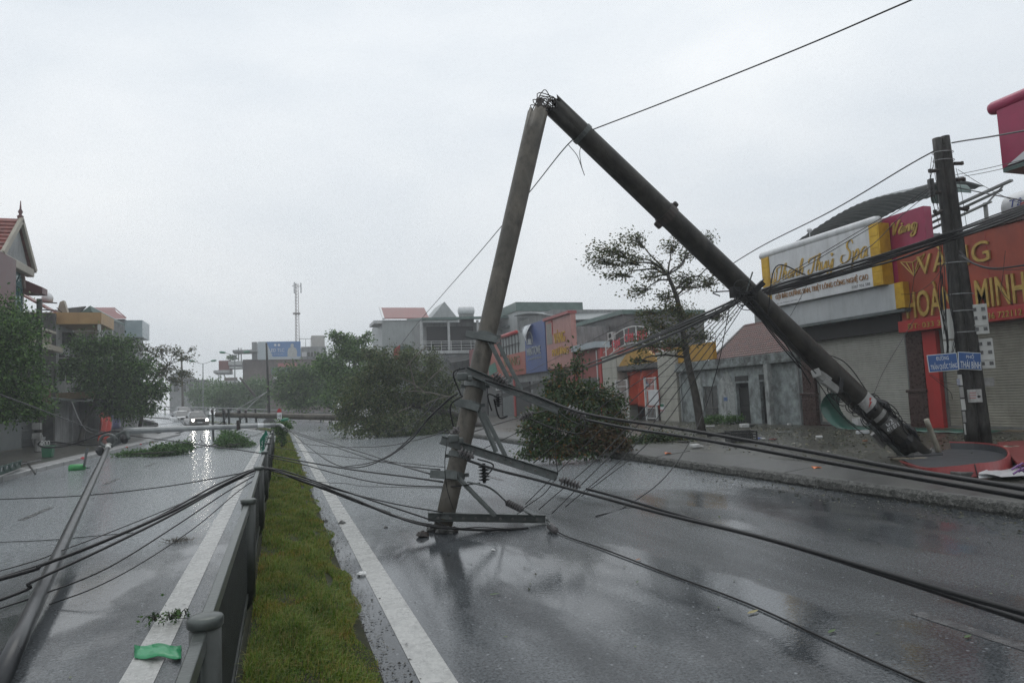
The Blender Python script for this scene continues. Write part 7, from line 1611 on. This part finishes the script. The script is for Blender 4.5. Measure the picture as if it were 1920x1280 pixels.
# ================================================================= litter on the road and pavement
def blob(c, r, seed, sq=.6, n=7):
    rr = random.Random(seed); mb = MB(); prof = []
    mb.lathe(Vector(c) - Vector((0, 0, r * .2)), (rr.uniform(-.2, .2), rr.uniform(-.2, .2), 1), [(0, r * .8), (r * .3 * sq, r * 1.0), (r * .9 * sq, r * .7), (r * 1.3 * sq, r * .15)], n)
    mb.v = [(x + rr.uniform(-.2, .2) * r, y + rr.uniform(-.2, .2) * r, z + rr.uniform(-.15, .15) * r) for x, y, z in mb.v]; return mb
M_STONE = mat('wet_stone', (.10, .10, .095), .35, (.05, .05, .048), 14, bump=.4); M_FOAM = mat('white_foam', (.62, .63, .62), .5, (.5, .5, .49), 8, bump=.2)
for lab, px, py, r, m_ in (('dark wet concrete chunk lying on the white line', 641, 980, .07, M_STONE), ('small white stone beside the right white line', 679, 1076, .055, M_FOAM), ('tiny dark stone on the road near the pole foot', 723, 988, .03, M_STONE), ('white pebble on the road right of the pole foot', 925, 1030, .022, M_FOAM), ('small dark lump at the grass edge', 609, 976, .05, M_STONE)):
    o = obj('stone', blob(G(px, py, .01), r, int(px)), m_); tag(o, lab, 'stone')
wr = [blob(G(x, y, .02), r, i) for i, (x, y, r) in enumerate(((792, 1003, .09), (812, 992, .10), (838, 996, .11), (824, 996, .07), (850, 994, .08)))]
for i, (w_, lab) in enumerate(zip(wr, ('broken insulator cap lying left of the pole foot', 'crumbled concrete chunk at the left of the pole tip', 'crumbled concrete chunk under the pole tip', 'small concrete crumb between the pole tip chunks', 'dark chunk at the right of the pole tip'))):
    tag(obj('rubble', w_, M_RUST if i in (0, 4) else M_STONE), lab, 'rubble')
tf = MB(); rr = random.Random(2)
for k in range(70):
    a = G(336, 1016, .0) + Vector((rr.gauss(0, .07), rr.gauss(0, .05), .01)); tf.tube([a, a + Vector((rr.gauss(0, .05), rr.gauss(0, .05), rr.uniform(.01, .06)))], .003, 4)
tag(obj('grass_tuft', tf, mat('dead_grass', (.07, .055, .03), .6)), 'clump of uprooted dead grass on the left carriageway', 'grass tuft')
gs_ = MB(); rows = []
for i in range(9):
    u_ = i / 8; rows.append([G(252 + 88 * u_, 1208 + 24 * v + 3 * math.sin(u_ * 9), .015 + .045 * math.sin(u_ * 3.1) * (1 - v * .6) + .012 * math.sin(u_ * 11 + v * 3)) for v in (0, .33, .66, 1)])
gs_.grid(rows); tag(obj('green_sheet_scrap', gs_, mat('bright_green_plastic', (.03, .30, .12), .3, (.02, .22, .09), 3, bump=.1), solid=.004, smooth=True), 'bright green plastic sheet scrap lying by the near fence', 'plastic scrap')
def flatleaf(lab, px, py, L_, m_, ang, z=.012):
    c = G(px, py, z); d = Vector((math.cos(ang), math.sin(ang), 0)); s_ = Vector((-d.y, d.x, 0)); mb = MB(); rows = []
    for i in range(6):
        u_ = i / 5; wd = L_ * .15 * math.sin(math.pi * (.06 + .9 * u_)); rows.append([c + d * (L_ * (u_ - .5)) - s_ * wd + Vector((0, 0, .004 * u_)), c + d * (L_ * (u_ - .5)), c + d * (L_ * (u_ - .5)) + s_ * wd + Vector((0, 0, .003))])
    mb.grid(rows); tag(obj('fallen_leaf', mb, m_, smooth=True), lab, 'leaf')
M_LYEL = mat('leaf_yellow_single', (.30, .27, .12), .4, (.24, .2, .08), 9); M_LORG = mat('leaf_orange_single', (.30, .12, .05), .4); M_LGR = mat('leaf_green_single', (.07, .13, .03), .4)
flatleaf('long yellow leaf on the wet road right of centre', 1412, 1146, .13, M_LYEL, .25); flatleaf('orange leaf on the wet road near the thin cable', 1197, 1048, .09, M_LORG, .4); flatleaf('green leaf in the puddle below the pole', 928, 1113, .09, M_LGR, -.1)
flatleaf('pale green leaf near the right lane dash', 1560, 1182, .10, M_LGR, .3); flatleaf('green leaf scrap beyond the thin cable', 1195, 1090, .06, M_LGR, .8); flatleaf('green leaf at the end of the lane dash', 1815, 1192, .09, M_LGR, .2)
for lab, px, py in (('left orange plastic piece lying on the right kerb slope', 1253, 852), ('right orange plastic piece lying on the right kerb slope', 1533, 880)):
    c = G(px, py, .20); mb = MB(); mb.grid([[c + _r0 * (.085 * (u_ - 1)) + _f0 * (.12 * (v - .5)) + Vector((0, 0, .02 + .035 * math.sin(u_ * 1.6 + v * 1.3))) for u_ in (0, .5, 1, 1.5, 2)] for v in (0, .5, 1)])
    tag(obj('orange_plastic_piece', mb, mat('orange_plastic', (.65, .15, .01), .35, (.55, .11, .01), 6), solid=.012), lab, 'plastic piece')
# black plastic crate
ct = thing('plastic_crate', 'black slatted plastic crate on the littered right pavement', 'crate', G(1390, 828, .26)); c = G(1390, 827, .26); w2, d2, h2 = .36, .26, .30
a1, a2 = _r0, _f0
for s1 in (-1, 1):
    for k in range(4):
        z = .03 + .075 * k
        obj('slat', MB().box(c + a2 * d2 * s1 + Vector((0, 0, z + .02)), (w2 * 2, .015, .035), (a1, a2, Vector((0, 0, 1)))), M_BLACKP, ct); obj('slat', MB().box(c + a1 * w2 * s1 + Vector((0, 0, z + .02)), (.015, d2 * 2, .035), (a1, a2, Vector((0, 0, 1)))), M_BLACKP, ct)
    for k in range(7): obj('upright', MB().box(c + a2 * (d2 - .01) * s1 + a1 * (w2 * (k / 3 - 1)) + Vector((0, 0, .15)), (.02, .02, h2), (a1, a2, Vector((0, 0, 1)))), M_BLACKP, ct)
    for s2 in (-1, 1): obj('corner_post', MB().box(c + a2 * d2 * s1 + a1 * w2 * s2 + Vector((0, 0, .15)), (.04, .04, h2), (a1, a2, Vector((0, 0, 1)))), M_BLACKP, ct)
obj('base', MB().box(c + Vector((0, 0, .015)), (w2 * 2, d2 * 2, .02), (a1, a2, Vector((0, 0, 1)))), M_BLACKP, ct)
bn = thing('toppled_bench', 'low black metal bench rail lying near the pavement tree', 'bench', G(1345, 815, .26)); qa, qb = G(1327, 816, .34), G(1366, 812, .36)
obj('seat_bar', MB().ext([(-.04, -.05), (.04, -.05), (.04, .05), (-.04, .05)], qa, qb), M_BLACKP, bn); obj('leg', MB().tube([qb - (qb - qa) * .3, G(1354, 818, .26)], .02, 6), M_BLACKP, bn); obj('leg', MB().tube([qa + (qb - qa) * .15, G(1332, 819, .26)], .02, 6), M_BLACKP, bn)
def slabthing(name, lab, cat_, px, py, s_, m_, turn=0.0, z=.28, tilt=0.0):
    c = G(px, py, z); a1 = _r0 * math.cos(turn) + _f0 * math.sin(turn); a2 = _f0 * math.cos(turn) - _r0 * math.sin(turn); u3 = (Vector((0, 0, 1)) + a2 * tilt).normalized(); a2 = u3.cross(a1)
    tag(obj(name, MB().box(c + Vector((0, 0, s_[2] / 2)), s_, (a1, a2, u3)), m_, bev=.015), lab, cat_)
slabthing('foam_box', 'white foam box by the old house doorway', 'box', 1396, 801, (.30, .25, .14), M_FOAM, .1); slabthing('white_scrap', 'pale tilted lid leaning beside the foam box', 'lid', 1410, 798, (.28, .22, .03), M_OLD2, .3, .33, .5)
slabthing('foam_board', 'thin white foam strip by the weeds', 'foam strip', 1332, 800, (.34, .12, .06), M_FOAM, .1); slabthing('plank', 'pale flat plank on the pavement before the old house', 'plank', 1470, 810, (.45, .06, .025), M_OLD2, .05)
slabthing('foam_lump', 'small white lump below the old house corner', 'litter', 1480, 797, (.14, .1, .08), M_FOAM, .2); slabthing('foam_chip', 'white paper cup on the pavement before the spa', 'litter', 1536, 821, (.18, .08, .07), M_FOAM, -.2)
slabthing('bottle_pack', 'blue and white wrapper near the black crate', 'litter', 1422, 823, (.18, .12, .05), mat('blue_white', (.12, .16, .42), .4, (.5, .52, .55), 14, .45, .52), .2); slabthing('white_wrapper', 'white plastic wrapper right of the blue one', 'litter', 1431, 824, (.10, .10, .05), M_FOAM, .6)
slabthing('red_wrapper', 'dull red wrapper right of the crate', 'litter', 1449, 824, (.2, .12, .03), mat('dull_red2', (.14, .03, .03), .4), .2)
slabthing('white_bag', 'crumpled white bag at the twig heap behind the kerb', 'litter', 1303, 838, (.22, .18, .08), M_FOAM, .3); slabthing('white_bag', 'small pale scrap right of the crumpled white bag', 'litter', 1313, 837, (.16, .1, .03), M_FOAM, .1)
slabthing('foam_box', 'white styrofoam box behind the leaning pole foot', 'box', 1612, 800, (.34, .3, .30), M_FOAM, .2); slabthing('drink_carton', 'white and blue carton in front of the styrofoam box', 'carton', 1618, 813, (.36, .14, .1), mat('carton', (.55, .57, .58), .4, (.2, .32, .5), 9, .3, .42), .1)
slabthing('orange_rind', 'small orange-brown scrap on the pavement before the spa', 'litter', 1622, 827, (.12, .08, .03), M_LORG, .2)
# curled green sheet
cg = MB(); rows = []
pth = [(1552, 738, .0), (1542, 752, 0), (1540, 768, 0), (1550, 786, 0), (1570, 802, 0), (1600, 812, 0), (1640, 818, 0), (1700, 815, 0), (1760, 815, 0), (1850, 818, 0)]
base = [PX(px, py, 17.6) for px, py, _ in pth]
base = [Vector((p.x, p.y, max(p.z, .275 + .002 * i))) for i, p in enumerate(base)]
cg.grid([[p + Vector((-.02, .0, .02 * (i % 2))), p + Vector((.35, -.05, .05)), p + Vector((.7, -.1, .06 + .02 * (i % 2)))] for i, p in enumerate(cat_rom(base, 5))])
tag(obj('curled_green_sheet', cg, mat('green_sheet', (.025, .10, .075), .3, (.016, .07, .052), 2, bump=.08), solid=.006, smooth=True), 'long green metal sheet curled up at one end before the spa shutter', 'roof sheet')
# red drum-like fallen sign and banners
dr = thing('fallen_round_sign', 'fallen round red sign ring with dark inside at the right kerb', 'sign', G(1800, 880, .26))
ccx = G(1790, 872, .26); mb = MB(); rows_o, rows_i = [], []
DC = [G(1690, 866, .26), G(1735, 886, .26), G(1790, 893, .26), G(1850, 893, .26), G(1890, 884, .26), G(1897, 868, .26), G(1880, 855, .26), G(1840, 848, .26), G(1785, 846, .26)]
ring = cat_rom(DC, 6); n = len(ring)
hts = [.02 + .18 * min(1, i / (n * .34)) for i in range(n)]
rim = MB().grid([[p for p in ring], [p + Vector((.03, .06, h_)) for p, h_ in zip(ring, hts)]])
obj('red_rim', rim, mat('red_sheet', (.28, .035, .035), .35, (.22, .028, .028), 3), dr, solid=.03)
ins = MB(); ins.add([p + Vector((.0, .0, .06)) for p in ring], [tuple(range(n))]); obj('dark_base', ins, mat('dark_blue_grey', (.03, .035, .042), .5, (.022, .026, .03), 3), dr)
inn = MB().grid([[p.lerp(ccx, .03) for p in ring], [p.lerp(ccx, .03) + Vector((.03, .06, h_ - .02)) for p, h_ in zip(ring, hts)]]); obj('dark_lining', inn, MATS['dark_blue_grey'], dr)
obj('sheet_joint', MB().tube([G(1833, 893, .27) , G(1833, 893, .27) + Vector((.03, .05, .18))], .008, 5), M_DARK, dr)
wbn = MB(); rows = []; rr = random.Random(6)
for i in range(9):
    u_ = i / 8; rows.append([G(1835 + 110 * u_, 896 - 34 * v * (0.3 + u_) - 6 * u_, .28 + .10 * math.sin(u_ * 5 + v * 2) * v + rr.uniform(0, .05)) for v in (0, .25, .5, .75, 1)])
wbn.grid(rows); wb_ = tag(obj('crumpled_banner', wbn, mat('white_vinyl', (.52, .53, .54), .35, (.42, .43, .44), 3), solid=.006), 'crumpled white vinyl banner with purple print right of the red ring', 'banner')
pr_ = MB()
for a in ((1897, 880), (1905, 876), (1900, 888), (1910, 884)): c = G(*a, .40); pr_.tube([c, c + _r0 * .1 + Vector((0, 0, .06)), c + _r0 * .2], .015, 5)
obj('purple_print', pr_, mat('purple_print', (.16, .05, .22), .4), wb_)
rsg = thing('fallen_signboard', 'red printed signboard lying at the right edge behind the white banner', 'sign', G(1900, 850, .3))
obj('board', MB().slab([G(1870, 832, .34), G(1960, 826, .34), G(1990, 872, .36), G(1908, 872, .36)], (0, 0, .04)), mat('red_print', (.20, .025, .025), .4, (.15, .02, .02), 4), rsg)
for px, py in ((1886, 837), (1893, 836), (1900, 836)): obj('cream_disc', MB().lathe(G(px, py, .385), (0, 0, 1), [(0, .10), (.006, .10)], 12), M_CREAM, rsg)
obj('pale_lettering', MB().slab([G(1890, 846, .384), G(1925, 842, .384), G(1930, 850, .386), G(1895, 854, .386)], (0, 0, .004)), mat('pale_green_print', (.42, .47, .36), .4, (.25, .4, .2), 20), rsg)
slabthing('rock', 'flat grey stone on the kerb before the red ring', 'stone', 1815, 895, (.42, .22, .1), M_STONE, .1, .24)
bpole = obj('thin_rod', MB().tube([G(1664, 857, .36), G(1768, 852, .40)], .012, 6), M_BLACKP); tag(bpole, 'thin black rod lying across the foot of the leaning pole', 'rod')
# rubble heap where the pole left the ground
for i, (px, py, r) in enumerate(((1700, 850, .22), (1735, 852, .2), (1718, 858, .18), (1752, 848, .16), (1690, 845, .14))):
    tag(obj('rubble', blob(G(px, py, .27), r, 50 + i), M_STONE), ('large concrete lump at the left foot of the leaning pole', 'concrete lump under the leaning pole foot', 'front concrete lump at the leaning pole foot', 'small concrete lump beside the thin pipe foot', 'outer concrete lump left of the leaning pole foot')[i], 'rubble')
# left pavement
pt = thing('flower_pot', 'white flower pot with a small plant on the left pavement', 'flower pot', G(72, 836, .19)); c = G(72, 836, .19)
obj('pot', MB().lathe(c, (0, 0, 1), [(0, .22), (.05, .24), (.45, .34), (.5, .36), (.52, .33)], 14), M_WHITE, pt, smooth=True)
pb_ = MB(); rr = random.Random(3)
for k in range(10): pb_.tube([c + Vector((0, 0, .5)), c + Vector((rr.uniform(-.3, .3), rr.uniform(-.3, .3), rr.uniform(.8, 1.2)))], [.03, .008], 4)
obj('plant', pb_, LM, pt)
bnn = thing('green_bin', 'small green box standing on the left pavement', 'box', G(90, 858, .17)); c = G(90, 857, .17)
obj('bin_body', MB().lathe(c, (0, 0, 1), [(0, .2), (.02, .24), (.42, .27)], 4), mat('bin_green', (.015, .13, .06), .4, (.012, .1, .05), 4), bnn); obj('lid', MB().box(c + Vector((0, 0, .45)), (.45, .45, .06)), MATS['bin_green'], bnn)
aw_ = thing('striped_awning', 'collapsed green and white striped awning on the left kerb', 'awning', G(20, 885, .17)); qa = [G(-25, 882, .5), G(42, 862, .55), G(40, 876, .2), G(-25, 900, .2)]
rows = []
for i in range(13): u_ = i / 12; rows.append([qa[0].lerp(qa[1], u_), qa[0].lerp(qa[1], u_).lerp(qa[3].lerp(qa[2], u_), .5) + Vector((0, -.1, .06 * (i % 2))), qa[3].lerp(qa[2], u_)])
obj('cloth', MB().grid(rows), mat('awning_green', (.02, .10, .07), .45, (.015, .07, .05), 3), aw_, solid=.01)
for i in range(6): u_ = .1 + .15 * i; obj('white_stripe', MB().slab([rows[0][0].lerp(rows[12][0], u_) + Vector((0, -.06, .02)), rows[0][0].lerp(rows[12][0], u_ + .04) + Vector((0, -.06, .02)), rows[0][2].lerp(rows[12][2], u_) + Vector((0, -.06, .02)), rows[0][2].lerp(rows[12][2], u_ - .04) + Vector((0, -.06, .02))], (0, -.01, 0)), M_WHITE, aw_)
obj('bent_frame', MB().tube([G(-20, 890, .35), G(30, 872, .3), G(75, 862, .35)], .03, 6).tube([G(50, 866, .3), G(66, 888, .05)], .03, 6), M_BLACKP, aw_)
bo_ = thing('plastic_bottle', 'green plastic jug floating at the left kerb', 'jug', G(134, 878, .05)); obj('jug_body', MB().lathe(G(128, 878, .08), Vector((.95, .2, 0)), [(0, .08), (.05, .13), (.4, .13), (.5, .06)], 10), mat('jug_green', (.03, .28, .07), .3), bo_, smooth=True); obj('jug_cap', MB().lathe(G(137.5, 876.5, .08) + Vector((.15, .05, 0)), Vector((.95, .2, 0)), [(0, .06), (.08, .06)], 8), M_BLACKP, bo_)
for i, (px, py) in enumerate(((155, 859), (238, 838), (264, 833), (286, 829))):
    tag(obj('red_flower_scrap', blob(G(px, py, .18), .09 if i == 0 else .07, 70 + i), mat('red_scrap', (.40, .02, .03), .4)), ('largest red plastic scrap on the left kerb', 'red scrap on the left kerb nearest the steel clamp', 'middle red scrap on the left kerb', 'farthest red scrap on the left kerb')[i], 'litter')
ub = pole('utility_pole', 'pale utility pole with stacked meter boxes on the left pavement', 'pole', G(72, 846, .19), PD(74, 560, dep(G(72, 846, .19))), .17, .12, M_CONCD)
Du = dep(G(72, 846, .19))
for py, hh in ((799, .34), (817, .3)): obj('meter_box', MB().box(PD(69, py, Du - .25), (.36, .25, hh)), M_BOXG, ub, bev=.02)
for py in (566, 580): obj('cross_arm', MB().ext(LA, PD(66, py, Du), PD(108, py + 2, Du + 1.2)), M_RUST, ub)
obj('painted_base', MB().tube([G(72, 846, .2), G(72, 846, .2) + Vector((0, 0, .8))], .175, 10), M_BOXG, ub)
# scattered leaves: too many to count
def scatter(name, label, n, fx_, fy_, fz_, size, m_, seed):
    g = np.random.default_rng(seed); x = fx_(g, n); y = fy_(g, n); z = fz_(x, y, n); V, F = leaves(np.column_stack([x, y, z]), size, None, .93); tag(fastmesh(name, V, F, m_), label, None, kind='stuff')
LIT = leafmat('leaf_litter', [(.02, .022, .012), (.045, .05, .02), (.07, .055, .03), (.05, .08, .02), (.16, .14, .07), (.35, .33, .28)], .4, 0)
scatter('leaf_litter', 'leaf litter and mud crumbs strewn over the right pavement', 17000, lambda g, n: 10.0 + 8.7 * g.beta(1.6, 1.0, n), lambda g, n: g.uniform(9, 34, n), lambda x, y, n: .272 + .0 * x, .07, LIT, 41)
scatter('verge_debris', 'small dark crumbs and leaf bits along the grass edge', 1500, lambda g, n: .58 + np.abs(g.normal(0, .10, n)), lambda g, n: 3.5 + 18 * g.random(n) ** 1.4, lambda x, y, n: .008 + 0 * x, .028, leafmat('crumbs', [(.012, .012, .01), (.03, .026, .02), (.05, .05, .03)], .45, 0), 42)
scatter('road_leaf_bits', 'sparse leaf bits stuck on the wet road', 420, lambda g, n: g.uniform(-6.5, 8.5, n), lambda g, n: 3.5 + 22 * g.random(n), lambda x, y, n: .008 + 0 * x, .04, leafmat('road_bits', [(.015, .014, .012), (.03, .03, .02), (.05, .08, .02), (.08, .10, .03)], .45, 0), 43)
scatter('kerb_debris', 'leaf bits and silt gathered in the right gutter', 1200, lambda g, n: 8.6 - np.abs(g.normal(0, .5, n)), lambda g, n: g.uniform(4, 22, n), lambda x, y, n: .008 + 0 * x, .05, leafmat('gutter_bits', [(.015, .02, .01), (.03, .04, .02), (.06, .06, .03), (.10, .09, .05)], .45, 0), 44)

# ================================================================= rain haze
hz = MB().bb((-330, -70, -1.2), (330, 420, 36)); hb = obj('haze', hz, None); tag(hb, 'thin rain haze filling the whole street', None, kind='stuff')
hm = bpy.data.materials.new('rain_haze'); hm.use_nodes = True; ht = hm.node_tree; ht.nodes.clear()
ho = ht.nodes.new('ShaderNodeOutputMaterial'); pv = ht.nodes.new('ShaderNodeVolumePrincipled')
pv.inputs['Color'].default_value = (.93, .95, .97, 1); pv.inputs['Density'].default_value = .0015; pv.inputs['Anisotropy'].default_value = .2
ht.links.new(pv.outputs[0], ho.inputs['Volume']); hb.data.materials.append(hm)
hb.display_type = 'WIRE'
